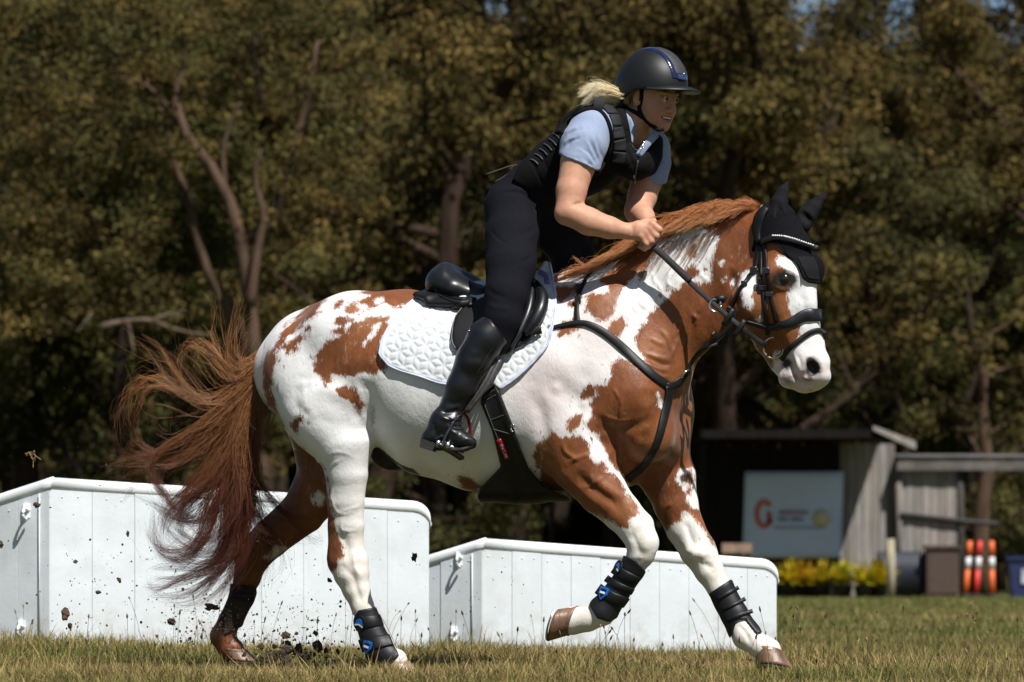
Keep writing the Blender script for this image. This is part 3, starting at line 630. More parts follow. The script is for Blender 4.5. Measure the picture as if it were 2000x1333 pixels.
# ================================================================== trees
BARK = [mk('pale_bark', (.078, .050, .034), .9, .35, 3, .6, 18, spec=.08, stretch=(3, 3, .5), bdist=.03), mk('dark_bark', (.032, .023, .017), .95, .3, 3, .6, 18, spec=.08, stretch=(3, 3, .5), bdist=.03), mk('brown_bark', (.042, .027, .019), .9, .35, 3, .6, 18, spec=.08, stretch=(3, 3, .5), bdist=.03)]
LEAF = vcol_mat('gum_leaves', .75, .15, .12)
def limbs(rr, hgt, trunk_r, spread, low, nl):
    """trunk and limbs as point lists with radii; returns tips"""
    n = 9; t = np.linspace(0, 1, n); wob = np.cumsum(rr.normal(0, .035 * hgt, (n, 2)), 0) * t[:, None]; lean = rr.normal(0, .06, 2) * hgt
    tr = np.stack([wob[:, 0] + lean[0] * t, wob[:, 1] + lean[1] * t, hgt * .82 * t], 1); parts = [(tr, trunk_r * (1.15 - .85 * t))]; tips = []
    for k in range(nl):
        f = low + (1 - low) * (k + rr.uniform(0, .9)) / nl; i0 = f * (n - 1); b = tr[int(i0)] * (1 - i0 % 1) + tr[min(n - 1, int(i0) + 1)] * (i0 % 1); a = rr.uniform(0, 6.28); ln = spread * rr.uniform(.55, 1.1) * (1.1 - .45 * f); el = rr.uniform(.1, .9)
        d = np.array((math.cos(a) * math.cos(el), math.sin(a) * math.cos(el), math.sin(el))); m = 6; s_ = np.linspace(0, 1, m); pth = b + d * ln * s_[:, None] + np.cumsum(rr.normal(0, .06 * ln, (m, 3)), 0) * s_[:, None] + np.array((0, 0, .18 * ln)) * (s_ ** 2)[:, None]
        r0 = trunk_r * (1.1 - .75 * f) * .55; parts.append((pth, r0 * (1 - .8 * s_)))
        for q in range(5):
            u = rr.uniform(.35, 1); c = pth[int(u * (m - 1))]; d2 = d + rr.normal(0, .8, 3); d2 /= np.linalg.norm(d2); l2 = ln * rr.uniform(.25, .5); p2 = c + d2 * l2 * np.linspace(0, 1, 4)[:, None]; parts.append((p2, r0 * .35 * np.array([1, .7, .45, .2]))); tips += [p2[-1], p2[2]]
        tips += [pth[-1], pth[-2]]
    return parts, np.array(tips)
def leaf_cloud(rr, centres, per, rad, size, tone, droop=.5):
    nC = len(centres); n = nC * per; c = np.repeat(centres, per, 0); o_ = rr.normal(0, 1, (n, 3)); o_ /= np.linalg.norm(o_, axis=1, keepdims=True) + 1e-9; o_ *= (rr.uniform(0, 1, (n, 1)) ** .45) * rad * np.repeat(rr.uniform(.6, 1.25, nC), per)[:, None]; o_[:, 2] *= .6
    p_ = c + o_; d = rr.normal(0, 1, (n, 3)); d[:, 2] -= droop * 1.6; d /= np.linalg.norm(d, axis=1, keepdims=True); s_ = np.cross(d, rr.normal(0, 1, (n, 3))); s_ /= np.linalg.norm(s_, axis=1, keepdims=True)
    L_ = size * rr.uniform(.6, 1.4, (n, 1)); W = L_ * .24
    V = np.stack([p_, p_ + d * L_ * .5 + s_ * W, p_ + d * L_, p_ + d * L_ * .5 - s_ * W], 1).reshape(-1, 3)
    Q = np.arange(n * 4).reshape(-1, 4); tn = tone[0] + (tone[1] - tone[0]) * np.clip(np.repeat(rr.uniform(0, 1, nC), per) + rr.normal(0, .22, n), 0, 1)[:, None]
    return V, Q, np.repeat(tn * rr.uniform(.7, 1.25, (n, 1)) * np.repeat(rr.uniform(.38, 1.22, nC), per)[:, None], 4, 0)
TREES = []
def tree_proto(seed, hgt, tr, spread, low, nl, per, rad, size, tone, bark, droop=.5):
    rr = np.random.default_rng(seed); parts, tips = limbs(rr, hgt, tr, spread, low, nl); wood = merge([tube(a, b, 7) for a, b in parts]); wm_ = new_mesh('wood', *wood)
    V, Q, c = leaf_cloud(rr, tips, per, rad, size, tone, droop); lm = new_mesh('crown', V, Q, False); attr(lm, 'col', c, 'FLOAT_COLOR'); wm_.materials.append(BARK[bark]); lm.materials.append(LEAF); TREES.append((wm_, lm))
OLV = (np.array((.122, .087, .025)), np.array((.068, .061, .018))); GLD = (np.array((.162, .110, .032)), np.array((.086, .073, .022))); GRY = (np.array((.110, .096, .034)), np.array((.062, .062, .020))); GRN = (np.array((.085, .078, .020)), np.array((.050, .055, .015)))
tree_proto(1, 13.5, .30, 3.4, .30, 15, 205, .62, .112, OLV, 2)
tree_proto(2, 12.0, .24, 3.2, .22, 15, 205, .60, .106, GLD, 1)
tree_proto(3, 14.5, .34, 3.8, .36, 14, 205, .65, .112, OLV, 1)
tree_proto(4, 9.0, .18, 2.8, .12, 15, 220, .52, .100, GRY, 2)
tree_proto(5, 6.0, .11, 2.3, .05, 14, 220, .45, .095, GRN, 1)
tree_proto(6, 11.0, .22, 3.4, .18, 16, 205, .58, .106, GLD, 2)
tree_proto(7, 16.0, .36, 2.6, .52, 11, 210, .62, .112, GRY, 0)
def plant_tree(kind, px_, y, rot, sc, label, group, name='gum_tree', cat='tree'):
    x = (px_ - 1000) * (CAMD + y) / FPX; o = empty(name, (x, y, 0), label, cat, group); o.rotation_euler = (0, 0, rot); sc = sc * 1.3; o.scale = (sc, sc, sc)
    for nm, me_ in zip(('trunk', 'crown'), TREES[kind]):
        c = bpy.data.objects.new(nm, me_); COL.objects.link(c); c.parent = o
    return o
# the open gum with bare limbs at the left
plant_tree_later = []
def limb_tree():
    y = 56.0; o = empty('gum_tree', (*(P(515, 1160, y)[:2]), 0), 'open gum tree with bare forking pale limbs at left', 'tree'); rr = np.random.default_rng(5)
    def pp(l, dy=0.0): return spline([P(a, b, y + dy) for a, b in l], 14)
    w_ = []
    def lb(l, r0, r1, dy=0.0): w_.append(tube(pp(l, dy), np.linspace(r0, r1, 14), 8))
    lb([(520, 1172), (515, 950), (500, 720), (488, 600), (472, 480), (440, 370), (400, 310), (362, 262), (345, 232), (340, 190)], .17, .07)
    lb([(505, 760), (455, 620), (402, 520), (370, 400), (345, 330), (320, 240)], .13, .04, .5)
    lb([(488, 600), (505, 480), (515, 420), (498, 350), (510, 290)], .09, .03, -.3); lb([(440, 370), (436, 300), (450, 240), (470, 200)], .05, .02, .2); lb([(472, 480), (530, 430), (560, 330), (600, 200), (620, 80)], .10, .03, .4)
    lb([(345, 232), (290, 170), (230, 150)], .06, .02); lb([(340, 190), (360, 120), (350, 40)], .05, .02); lb([(500, 60), (500, 130), (510, 200)], .05, .05, .6)
    add('trunk', new_mesh('limbwood', *merge(w_)), BARK[0], o)
    tips = []
    for k in range(330):
        a, b = rr.uniform(-60, 720), rr.uniform(-40, 640)
        if 350 < a < 540 and 240 < b < 600 and rr.uniform() < .72: continue
        if b > 420 and a > 540 and rr.uniform() < .75: continue
        tips.append(P(a, b, y + rr.uniform(-.3, 3.0)))
    V, Q, c = leaf_cloud(rr, np.array(tips), 170, .48, .095, (GLD[0] * .9, GRY[1] * 1.2), .5); lm = new_mesh('crown', V, Q, False); attr(lm, 'col', c, 'FLOAT_COLOR'); add('crown', lm, LEAF, o)
    # fallen pale limbs below it
    d = empty('fallen_branch', P(300, 660, y - 1), 'pale dead branch caught among the bushes at left', 'branch'); ws = []
    for l, r0 in (([(195, 640), (235, 630), (290, 626), (330, 640)], .06), ([(300, 626), (318, 618), (340, 612)], .04), ([(335, 642), (370, 650), (410, 655)], .03), ([(250, 632), (262, 690)], .04), ([(180, 612), (150, 650)], .03), ([(360, 604), (345, 612), (330, 620)], .02)): ws.append(tube(pp(l, -1), np.linspace(r0, r0 * .5, 14), 7))
    add('wood', new_mesh('deadwood', *merge(ws)), mk('bleached_wood', (.10, .072, .052), .9, .45, 6, .6, 20, spec=.08), d)
limb_tree()
for q_, (px_, y_, sc_, kd_) in enumerate([(1700, 90, .80, 3), (1790, 94, .80, 3), (1880, 91, .78, 3), (1950, 95, .85, 3), (2065, 104, .80, 6), (1575, 100, .80, 6), (1600, 92, .95, 5), (1670, 104, .78, 1), (2000, 106, .80, 1)]): plant_tree_later.append((kd_, px_, y_, q_ * 1.7, sc_))
A_ = [(4, 600, 50, .42, 'dark bush behind the horse\'s tail root'), (3, 40, 64, 1.05, 'grey-green low gum at the far left edge'), (4, 215, 62, 1.1, 'dense bush under the open gum at left'), (5, 700, 70, 1.0, 'golden-green gum crown behind the horse\'s back'), (3, 860, 73, .9, 'dark low gum between horse\'s rump and rider'), (1, 985, 76, 1.05, 'tall golden gum behind the rider\'s shoulders'),
      (4, 1180, 78, 1.1, 'dark bush behind the rider\'s arms'), (5, 1400, 76, 1.0, 'broad golden gum right above the horse\'s neck'), (4, 1400, 84, 1.25, 'low olive bush behind the shed\'s left end'), (1, 1570, 80, .86, 'golden-olive gum behind the banner'), (3, 1770, 78, .86, 'grey-green gum behind the shed corner'), (5, 2190, 82, .95, 'spreading gum at the right edge above the lean-to'), (4, 1890, 86, 1.05, 'pale green bush behind the lean-to')]
for k, (kd, px_, y, sc, lb) in enumerate(A_): plant_tree(kd, px_, y, 1.3 * k + .4, sc, lb, 'front trees of the wood')
for kd_, px_, y_, rt_, sc_ in plant_tree_later: plant_tree(kd_, px_, y_, rt_, sc_, 'one of the gums standing round the sky gaps at upper right', 'gums round the sky gap')
kk = 0; rr = np.random.default_rng(91)
for y, step, kinds in ((88, 120, (0, 1, 2, 5)), (100, 130, (2, 0, 6, 1)), (114, 130, (0, 2, 5, 3))):
    for px_ in range(-150, 2200, step):
        x_ = px_ + rr.uniform(-40, 40)
        if 1540 < x_ < 2100: continue
        plant_tree(kinds[kk % 4], x_, y + rr.uniform(-4, 4), rr.uniform(0, 6), rr.uniform(.85, 1.1) * (.66 if 1740 < x_ < 1900 else 1.08), 'one of the gum trees massed deep in the wood', 'gum trees deep in the wood'); kk += 1
for px_ in range(-60, 2150, 120): plant_tree(4, px_ + rr.uniform(-40, 40), 98 + rr.uniform(-6, 8), rr.uniform(0, 6), rr.uniform(.8, 1.2), 'one of the dark bushes under the wood\'s trees', 'bushes under the trees', 'understorey_bush', 'bush')
for k, (px_, y, r0, lb) in enumerate([(1918, 74, .17, 'thick pale trunk seen through the open lean-to'), (1085, 80, .07, 'thin pale trunk seen under the horse\'s girth'), (95, 72, .07, 'slim pale trunk above the tall jump box\'s corner'), (160, 74, .09, 'reddish trunk above the tall jump box'), (1640, 84, .10, 'bare trunk behind the shed roof, left one'), (1600, 88, .08, 'slim bare trunk left of the shed\'s roof end'), (1720, 86, .12, 'bare trunk rising above the shed corner'), (1820, 96, .16, 'dark straight trunk against the patch of sky')]):
    x = (px_ - 1000) * (CAMD + y) / FPX; o = empty('gum_tree', (x, y, 0), lb, 'tree'); rr2 = np.random.default_rng(500 + k); hg = (5.0, 4.5, 3.5, 3.5, 6, 5.5, 6, 15)[k]; n = 9; t = np.linspace(0, 1, n); pth = np.stack([x + np.cumsum(rr2.normal(0, .05, n)), y + np.cumsum(rr2.normal(0, .05, n)), hg * t - .05], 1)
    ws = [tube(pth, r0 * (1.15 - .6 * t), 9)]; tips = []
    for q in range(6):
        b = pth[4 + q % 5]; d = rr2.normal(0, 1, 3); d[2] = abs(d[2]) * .8 + .2; e = b + d / np.linalg.norm(d) * rr2.uniform(1, 2.2) * np.linspace(0, 1, 5)[:, None]; ws.append(tube(e, r0 * .35 * np.linspace(1, .2, 5), 6)); tips += [e[-1], e[-2]]
    add('trunk', new_mesh('ptrunk', *merge(ws)), BARK[(0, 0, 0, 2, 0, 0, 2, 1)[k]], o); V, Q, c = leaf_cloud(rr2, np.array(tips), 90, .7, .18, OLV); lm = new_mesh('crown', V, Q, False); attr(lm, 'col', c, 'FLOAT_COLOR'); add('crown', lm, LEAF, o)
# ================================================================== the horse
LAT = np.array((.309, .951, 0.0))
HL = np.array((math.sin(math.radians(32)), math.cos(math.radians(32)), 0.0))     # the head is turned further to the camera
def px(*r): return tuple(v * PX for v in r)
H = Body()
def ring(x, top, bot, hw): return PC(x, (top + bot) / 2), (hw * PX, (bot - top) / 2 * PX)
st = [ring(572, 645, 815, 80), ring(622, 599, 850, 116), ring(700, 570, 840, 134), ring(780, 566, 872, 140), ring(860, 568, 932, 148),
      ring(940, 570, 958, 150), ring(1020, 566, 962, 143), ring(1100, 552, 955, 128), ring(1180, 565, 925, 112), ring(1245, 622, 890, 98)]
H.chain([c for c, r in st], [r for c, r in st], k=.03, lat=LAT)
# neck
H.chain([PC(1215, 655), PC(1262, 622), PC(1335, 562), PC(1415, 515), PC(1480, 478)],
        [px(70, 128), px(58, 132), px(46, 122), px(40, 104), px(36, 78)], k=.03, k0=.10, lat=LAT)
H.chain([PC(1040, 610), PC(1120, 580), PC(1190, 545)], [px(40, 50), px(34, 45), px(30, 40)], k=.03, k0=.10, lat=LAT)   # withers
# rump and thighs
for sgn in (-1, 1):
    H.ell(PC(602, 738, sgn * .13), px(80, 62, 96), .06)
    H.ell(PC(690, 640, sgn * .16), px(90, 55, 60), .08)
    H.ell(PC(645, 790, sgn * .17), px(92, 62, 98), .06)
H.chain([PC(640, 800, -.17), PC(672, 868, -.185), PC(677, 925, -.18), PC(675, 980, -.17), PC(678, 1027, -.16), PC(678, 1068, -.15), PC(683, 1097, -.15), PC(687, 1122, -.15), PC(696, 1152, -.15), PC(708, 1185, -.15), PC(728, 1240, -.15), PC(744, 1272, -.15), PC(764, 1288, -.15), PC(774, 1292, -.15)],
        [px(56, 88), px(46, 60), px(34, 42), px(28, 37), px(24, 34), px(22, 33), px(27, 37), px(27, 35), px(22, 27), px(19, 22), px(18, 21), px(23, 26), px(21, 22), px(22, 24)], k=.015, k0=.06, lat=LAT)
H.ell(PC(655, 1092, -.15), px(17, 13, 30), .02)                                        # point of the hock
H.ell(PC(664, 1040, -.16), px(22, 9, 60), .03)                                         # tendon above it
H.chain([PC(650, 850, .17), PC(640, 930, .17), PC(592, 1000, .17), PC(528, 1052, .17), PC(494, 1085, .17), PC(483, 1128, .17), PC(470, 1165, .17), PC(448, 1213, .17), PC(435, 1243, .17), PC(448, 1266, .17), PC(455, 1272, .17)],
        [px(56, 90), px(46, 62), px(34, 45), px(27, 39), px(27, 37), px(22, 27), px(19, 23), px(18, 22), px(23, 26), px(21, 23), px(22, 25)], k=.015, k0=.06, lat=LAT)
# shoulders, chest, forelegs
for sgn in (-1, 1):
    H.ell(PC(1135, 720, sgn * .17), px(80, 45, 165), .10, ax=[(.88, 0, -.47), (0, 1, 0), (.47, 0, .88)])
    H.ell(PC(1110, 830, sgn * .19), px(75, 42, 80), .06)
H.ell(PC(1232, 775, -.165), px(62, 45, 75), .05)
H.ell(PC(1262, 845, -.10), px(55, 50, 60), .05)
H.ell(PC(1312, 805, .12), px(44, 45, 76), .05)
H.ell(PC(1290, 860, .04), px(45, 50, 50), .05)
H.ell(PC(1180, 900, .0), px(95, 60, 60), .06)
H.chain([PC(1112, 850, -.19), PC(1140, 908, -.19), PC(1178, 962, -.185), PC(1215, 1002, -.18), PC(1243, 1032, -.18), PC(1254, 1060, -.18), PC(1251, 1084, -.18), PC(1238, 1108, -.18), PC(1203, 1160, -.18), PC(1176, 1197, -.18), PC(1148, 1210, -.18), PC(1118, 1213, -.18)],
        [px(46, 70), px(42, 62), px(34, 47), px(28, 37), px(27, 35), px(28, 30), px(24, 26), px(18, 20), px(17, 19), px(22, 25), px(22, 23), px(24, 28)], k=.015, k0=.06, lat=LAT)
H.chain([PC(1280, 880, .14), PC(1306, 935, .15), PC(1320, 985, .15), PC(1338, 1032, .15), PC(1363, 1075, .15), PC(1385, 1115, .15), PC(1405, 1150, .15), PC(1434, 1200, .15), PC(1456, 1243, .15), PC(1484, 1262, .15), PC(1502, 1272, .15)],
        [px(46, 66), px(42, 54), px(35, 43), px(29, 37), px(29, 35), px(24, 28), px(18, 23), px(17, 21), px(22, 26), px(20, 23), px(23, 25)], k=.015, k0=.06, lat=LAT)
H.ell(PC(1372, 1085, .14), px(26, 26, 26), .02); H.ell(PC(1262, 1062, -.19), px(22, 20, 30), .02)
H.ell(PC(768, 880, .03), px(46, 28, 40), .02)                                           # sheath
# head
HD = [(1508, 435, 34, 44), (1521, 488, 42, 60), (1512, 545, 46, 88), (1517, 600, 40, 84), (1537, 650, 34, 70), (1556, 690, 31, 60), (1570, 720, 32, 52), (1575, 743, 25, 32)]
def PH(x, y, d=0.0): return P(x, y, -.40 - .00015 * (y - 450) + d)
HEAD = Body()
HEAD.chain([PH(a, b) for a, b, u, v in HD], [px(u, v) for a, b, u, v in HD], k=.02, k0=.05, lat=HL)
HEAD.ell(PH(1475, 590, -.01), px(46, 40, 52), .03)                                     # jowl
HEAD.ell(PH(1528, 536, -.105), px(40, 17, 30), .03)                                    # brow
HEAD.ell(PH(1575, 530, .06), px(30, 22, 34), .03)
HEAD.ell(PH(1535, 620, -.085), px(15, 10, 70), .03, ax=[(.96, 0, .26), (0, 1, 0), (-.26, 0, .96)])   # facial crest
HEAD.ell(PH(1586, 712, -.055), px(34, 24, 36), .02)                                    # nostril rim
HEAD.ell(PH(1592, 738, -.02), px(24, 26, 24), .02)                                     # lips
HEAD.ell(PH(1545, 738, -.01), px(25, 22, 22), .014)
HEAD.ell(PH(1587, 719, -.120), px(13, 26, 21), .008, ax=[(.9, 0, .43), (0, 1, 0), (-.43, 0, .9)], sub=True)
HEAD.ell(PH(1577, 733, -.105), px(7, 16, 9), .008, sub=True)
HEAD.ell(PH(1606, 735, -.03), px(17, 24, 18), .015)
HEAD.ell(PH(1531, 546, -.160), px(15, 14, 11), .010, sub=True)
H.p += HEAD.p

h = .0071
lo, hi = H.bounds()
F, ax = H.field(lo, hi, h)
V, Q = nets(F, np.array([a[0] for a in ax]), h); del F
V = relax(V, Q, 2, .5)
N = vnorm(V, Q)
def sculpt(V, N, strokes, ysel=None):
    p = toPX(V); D = np.zeros(len(V)); face = np.clip(-N[:, 1] * 1.6, 0, 1)
    if ysel is not None: face = face * ysel
    for pl, wd, amp in strokes:
        pl = spline(pl, max(2, 3 * len(pl))) if len(pl) > 2 else np.asarray(pl, float)
        m = (p[:, 0] > pl[:, 0].min() - 3 * wd) & (p[:, 0] < pl[:, 0].max() + 3 * wd) & (p[:, 1] > pl[:, 1].min() - 3 * wd) & (p[:, 1] < pl[:, 1].max() + 3 * wd)
        i = np.nonzero(m)[0]
        d = line_d(p[i, 0], p[i, 1], pl); e_ = np.concatenate([[0], np.cumsum(np.linalg.norm(np.diff(pl, axis=0), axis=1))]); D[i] += amp * PX * np.exp(-(d / wd) ** 2) * np.clip(np.minimum(np.hypot(p[i, 0] - pl[0, 0], p[i, 1] - pl[0, 1]), np.hypot(p[i, 0] - pl[-1, 0], p[i, 1] - pl[-1, 1])) / (.25 * e_[-1] + 1e-6), .15, 1)
    return V + N * (D * face)[:, None]
def c4(*p): return [(480 + .39 * a, 540 + .39 * b) for a, b in p]
def c6(*p): return [(980 + .39 * a, 540 + .39 * b) for a, b in p]
def c2(*p): return [(1200 + .345 * a, 330 + .345 * b) for a, b in p]
def c7(*p): return [(1040 + .34 * a, 880 + .34 * b) for a, b in p]
def c8(*p): return [(380 + .3623 * a, 850 + .3623 * b) for a, b in p]
ST = []
G = lambda pts, w_, a_: ST.append((pts, w_, a_ * (.68 if abs(a_) > 4 else .85)))
# hollows and ridges of the muscles (width, height in px)
G([(712, 735), (722, 780), (728, 830)], 16, -9); G([(700, 745), (706, 790), (716, 838)], 10, 4)
G(c4((285, 535), (255, 610), (268, 700)), 13, -4); G(c4((310, 560), (295, 630), (310, 690)), 14, 2.5)
G(c4((300, 600), (400, 565), (520, 620), (560, 700)), 16, 6); G(c4((330, 690), (440, 740), (560, 740)), 14, -2)
G(c4((400, 900), (470, 880), (560, 915)), 3.2, .8); G(c4((395, 990), (440, 940), (480, 920)), 2.6, 1.5)
G(c4((440, 1050), (430, 1120), (470, 1190), (560, 1170)), 2.6, 1.6); G(c4((490, 1200), (480, 1270), (560, 1275)), 2.6, 1.5)
G(c4((190, 650), (200, 740), (260, 860), (350, 960)), 14, -3)
G(c8((775, 520), (820, 600), (815, 700)), 8, -5); G(c8((800, 720), (850, 760), (880, 850), (900, 920)), 6, -4); G(c8((880, 600), (860, 690), (900, 780)), 4, 3)
G(c8((760, 420), (840, 400), (905, 380)), 2.6, 1.3)
G(c6((150, 560), (200, 700), (212, 830), (200, 960)), 15, -7)
G(c6((440, 770), (500, 830), (545, 930), (610, 1010)), 10, -9); G(c6((480, 760), (540, 830), (580, 920)), 12, 5)
G(c6((270, 560), (350, 600), (420, 640)), 20, -5); G(c6((120, 400), (260, 420), (420, 500)), 30, 4)
G(c6((440, 640), (520, 700), (560, 760)), 14, 5); G(c6((520, 740), (600, 760), (700, 740), (760, 680)), 10, -7)
G(c6((600, 600), (595, 680), (590, 725)), 3, 3.2); G(c6((500, 690), (590, 722), (650, 720)), 3, 3); G(c6((560, 560), (590, 620)), 3, 2.4)
G(c6((760, 560), (790, 620), (770, 720), (720, 850), (660, 950)), 12, -8); G(c6((720, 600), (740, 700), (700, 800)), 22, 6)
G(c6((330, 940), (380, 910), (450, 890)), 3.5, 3); G(c6((300, 820), (320, 880), (400, 930)), 3.5, 2.6)
G(c6((360, 960), (430, 1040), (540, 1120), (610, 1190)), 8, -4.5); G(c6((420, 980), (520, 1060), (630, 1130)), 9, 3.5); G(c6((430, 1060), (520, 1000)), 3, 2)
G(c6((300, 950), (330, 1010), (420, 1090), (540, 1190)), 10, 4); G(c6((400, 1060), (450, 1040), (440, 980)), 3, 2.5)
G(c6((700, 420), (770, 460), (850, 480)), 4, 3.2); G(c6((720, 400), (800, 440), (860, 440)), 4, -3); G(c6((740, 470), (800, 500), (850, 505)), 3, 3)
G(c6((700, 380), (760, 400), (840, 420)), 4, 3)
for k_, (a, b) in enumerate([((880, 300), (840, 420)), ((940, 250), (900, 380)), ((960, 180), (970, 260)), ((1000, 120), (980, 190))]): G(c6(a, ((a[0] + b[0]) / 2 + 8, (a[1] + b[1]) / 2), b), 3, 3)
for a in [((640, 90), (660, 150), (680, 190)), ((700, 60), (690, 120), (740, 170)), ((780, 30), (800, 80)), ((620, 150), (640, 230)), ((720, 200), (700, 260), (660, 330)), ((760, 60), (800, 120), (790, 150)), ((660, 30), (640, 80))]: G(c6(*a), 3, 2.6)
for a in [((170, 610), (180, 700), (250, 760)), ((220, 590), (230, 660)), ((320, 560), (300, 640), (340, 680)), ((130, 680), (140, 760), (190, 800)), ((480, 590), (530, 640)), ((540, 480), (500, 560))]: G(c2(*a), 3, 2.2)
for a in [((330, 850), (380, 890), (330, 960)), ((250, 900), (300, 960), (330, 1060)), ((440, 830), (480, 850)), ((200, 960), (280, 1000))]: G(c2(*a), 3.5, 3)
G([(1400, 450), (1385, 540), (1375, 640), (1345, 700)], 14, -5)
G([(1428, 520), (1432, 570), (1440, 615)], 9, -10)                                    # behind the jowl
G([(1490, 600), (1510, 650), (1530, 690)], 10, -3); G([(1524, 702), (1543, 710), (1551, 732), (1566, 749), (1592, 757)], 3.6, -8); G([(1532, 712), (1538, 732), (1552, 752)], 8, 3)
G([(1508, 532), (1528, 524), (1552, 534), (1556, 548)], 4, 3.5); G([(1508, 556), (1530, 566), (1552, 558)], 4, 2)
G([(1555, 690), (1562, 705), (1568, 725)], 4, -2); G([(1548, 688), (1556, 704), (1560, 724)], 3, 2)
G([(1560, 560), (1572, 600), (1580, 650)], 9, -3); G(c7((560, 470), (600, 540), (620, 620)), 6, -3); G(c7((640, 440), (660, 520), (640, 600)), 8, 3)
G(c7((600, 640), (560, 660)), 5, -2)
V = sculpt(V, N, ST, ysel=(V[:, 1] < -.00069 * (toPX(V)[:, 0] - 950) + .02))
FL = [(c7((880, 400), (900, 480), (930, 560)), 6, -4), (c7((930, 380), (950, 460), (1000, 540)), 6, 3), (c7((900, 600), (960, 590), (1010, 620)), 10, 4), (c7((780, 480), (850, 560), (920, 690)), 6, -3), (c7((980, 640), (1040, 690)), 6, -3),
      (c7((760, 330), (810, 300), (830, 250)), 3, 2.6), (c7((1180, 1000), (1230, 1060), (1250, 1120)), 4, -3)]
V = sculpt(V, N, FL, ysel=(V[:, 1] > -.00069 * (toPX(V)[:, 0] - 950) + .02))
N = vnorm(V, Q)
# ---- coat: chestnut patches on white, as a signed distance in px (negative = chestnut)
BROWN = [
 c4((590, 66), (740, 50), (920, 50), (900, 110), (810, 150), (740, 165), (690, 140), (640, 160), (560, 190), (490, 185), (500, 150), (570, 120), (620, 100), (560, 85)),
 c4((450, 200), (520, 200), (560, 228), (640, 196), (715, 205), (700, 235), (600, 250), (530, 290), (440, 300), (440, 275), (490, 250), (445, 235)),
 c4((480, 290), (560, 242), (640, 232), (622, 280), (592, 345), (640, 300), (690, 222), (720, 230), (705, 280), (670, 350), (680, 420), (698, 452), (640, 490), (595, 490), (570, 480), (540, 505), (440, 490), (430, 530), (390, 540), (370, 500), (338, 475), (345, 450), (372, 420), (350, 400), (400, 340)),
 c4((455, 570), (500, 545), (540, 555), (560, 600), (590, 640), (570, 690), (540, 640), (480, 610)),
 c4((420, 90), (340, 130), (300, 160), (230, 230), (170, 290), (190, 335), (215, 300), (250, 285), (285, 235), (330, 210), (372, 178), (345, 178)),
 c4((190, 345), (230, 320), (268, 298), (282, 308), (258, 350), (250, 375), (205, 390)),
 c4((295, 260), (315, 245), (328, 256), (315, 272), (298, 276)), c4((288, 298), (305, 290), (315, 302), (300, 318), (290, 314)),
 c4((440, 140), (480, 125), (470, 155), (440, 162)),
 c4((200, 240), (90, 420), (90, 560), (110, 640), (190, 770), (270, 900), (380, 1060), (400, 1200), (425, 1333), (472, 1333), (442, 1280), (417, 1150), (410, 1050), (402, 1010), (372, 955), (322, 900), (272, 850), (217, 790), (200, 745), (155, 660), (128, 560), (135, 470), (160, 420), (150, 390), (195, 330)),
 c4((150, 545), (160, 540), (162, 575), (152, 582)), c4((132, 512), (140, 512), (140, 545), (132, 550)),
 c4((228, 735), (262, 720), (265, 745), (250, 790), (238, 770)), c4((265, 706), (280, 708), (276, 726), (266, 722)),
 c8((690, 180), (712, 260), (732, 400), (762, 520), (797, 580), (808, 640), (780, 690), (745, 735), (700, 720), (700, 600), (700, 450), (690, 330)),
 c4((1060, 1005), (1100, 1000), (1185, 1050), (1150, 1090), (1080, 1060)),
 c6((260, 60), (390, 35), (370, 80), (300, 130), (270, 135)), c6((335, 130), (400, 98), (382, 140), (350, 148)),
 c6((285, 240), (360, 208), (362, 235), (390, 255), (330, 290), (285, 300)),
 [(1190, 478), (1262, 468), (1285, 490), (1262, 520), (1238, 540), (1208, 570), (1206, 600), (1196, 618), (1178, 632), (1160, 622), (1148, 610), (1142, 612), (1146, 590), (1146, 580), (1156, 568), (1164, 575), (1190, 568), (1178, 550), (1200, 528), (1206, 500)],
 [(1172, 540), (1192, 532), (1210, 520), (1215, 545), (1196, 556), (1178, 556)],
 c6((545, 222), (600, 203), (624, 250), (582, 302), (540, 292), (533, 252)), c2((275, 690), (300, 668), (312, 690), (300, 704)),
 c2((418, 460), (440, 425), (465, 440), (462, 480), (438, 505), (415, 490)), c2((400, 572), (440, 548), (478, 575), (470, 610), (430, 618), (402, 600)), c2((135, 600), (160, 540), (180, 520), (185, 550), (160, 640), (140, 640)),
 # neck, head, chest
 c6((675, 360), (668, 310), (690, 258), (728, 230), (735, 190), (770, 150), (830, 110), (850, 78), (900, 45), (935, 30)) + c2((400, 655), (480, 640), (545, 640), (560, 600), (545, 560), (560, 490), (580, 430), (590, 385), (540, 360), (480, 330), (520, 200), (900, 60), (1400, 200), (1400, 1400), (900, 1300), (560, 1240)) + [(1365, 700), (1400, 900), (1380, 1000), (1340, 1010), (1300, 1030), (1240, 960)] + c6((560, 950), (510, 850), (480, 790), (440, 780), (430, 740), (455, 700), (438, 640), (480, 590), (470, 545), (522, 540), (540, 500), (545, 430), (592, 392), (640, 420), (740, 480)),
 c6((393, 592), (430, 550), (462, 560), (460, 600), (400, 632)), c6((326, 732), (350, 700), (403, 683), (402, 722), (340, 778)),
 c6((200, 830), (250, 775), (300, 812), (400, 798), (442, 830), (446, 900), (470, 940), (522, 920), (532, 980), (600, 1020), (622, 1080), (692, 1150), (690, 1192), (640, 1200), (622, 1262), (580, 1240), (480, 1200), (400, 1180), (300, 1120), (200, 1030), (190, 950)),
 c6((160, 900), (190, 835), (205, 900), (200, 970), (170, 955)),
]
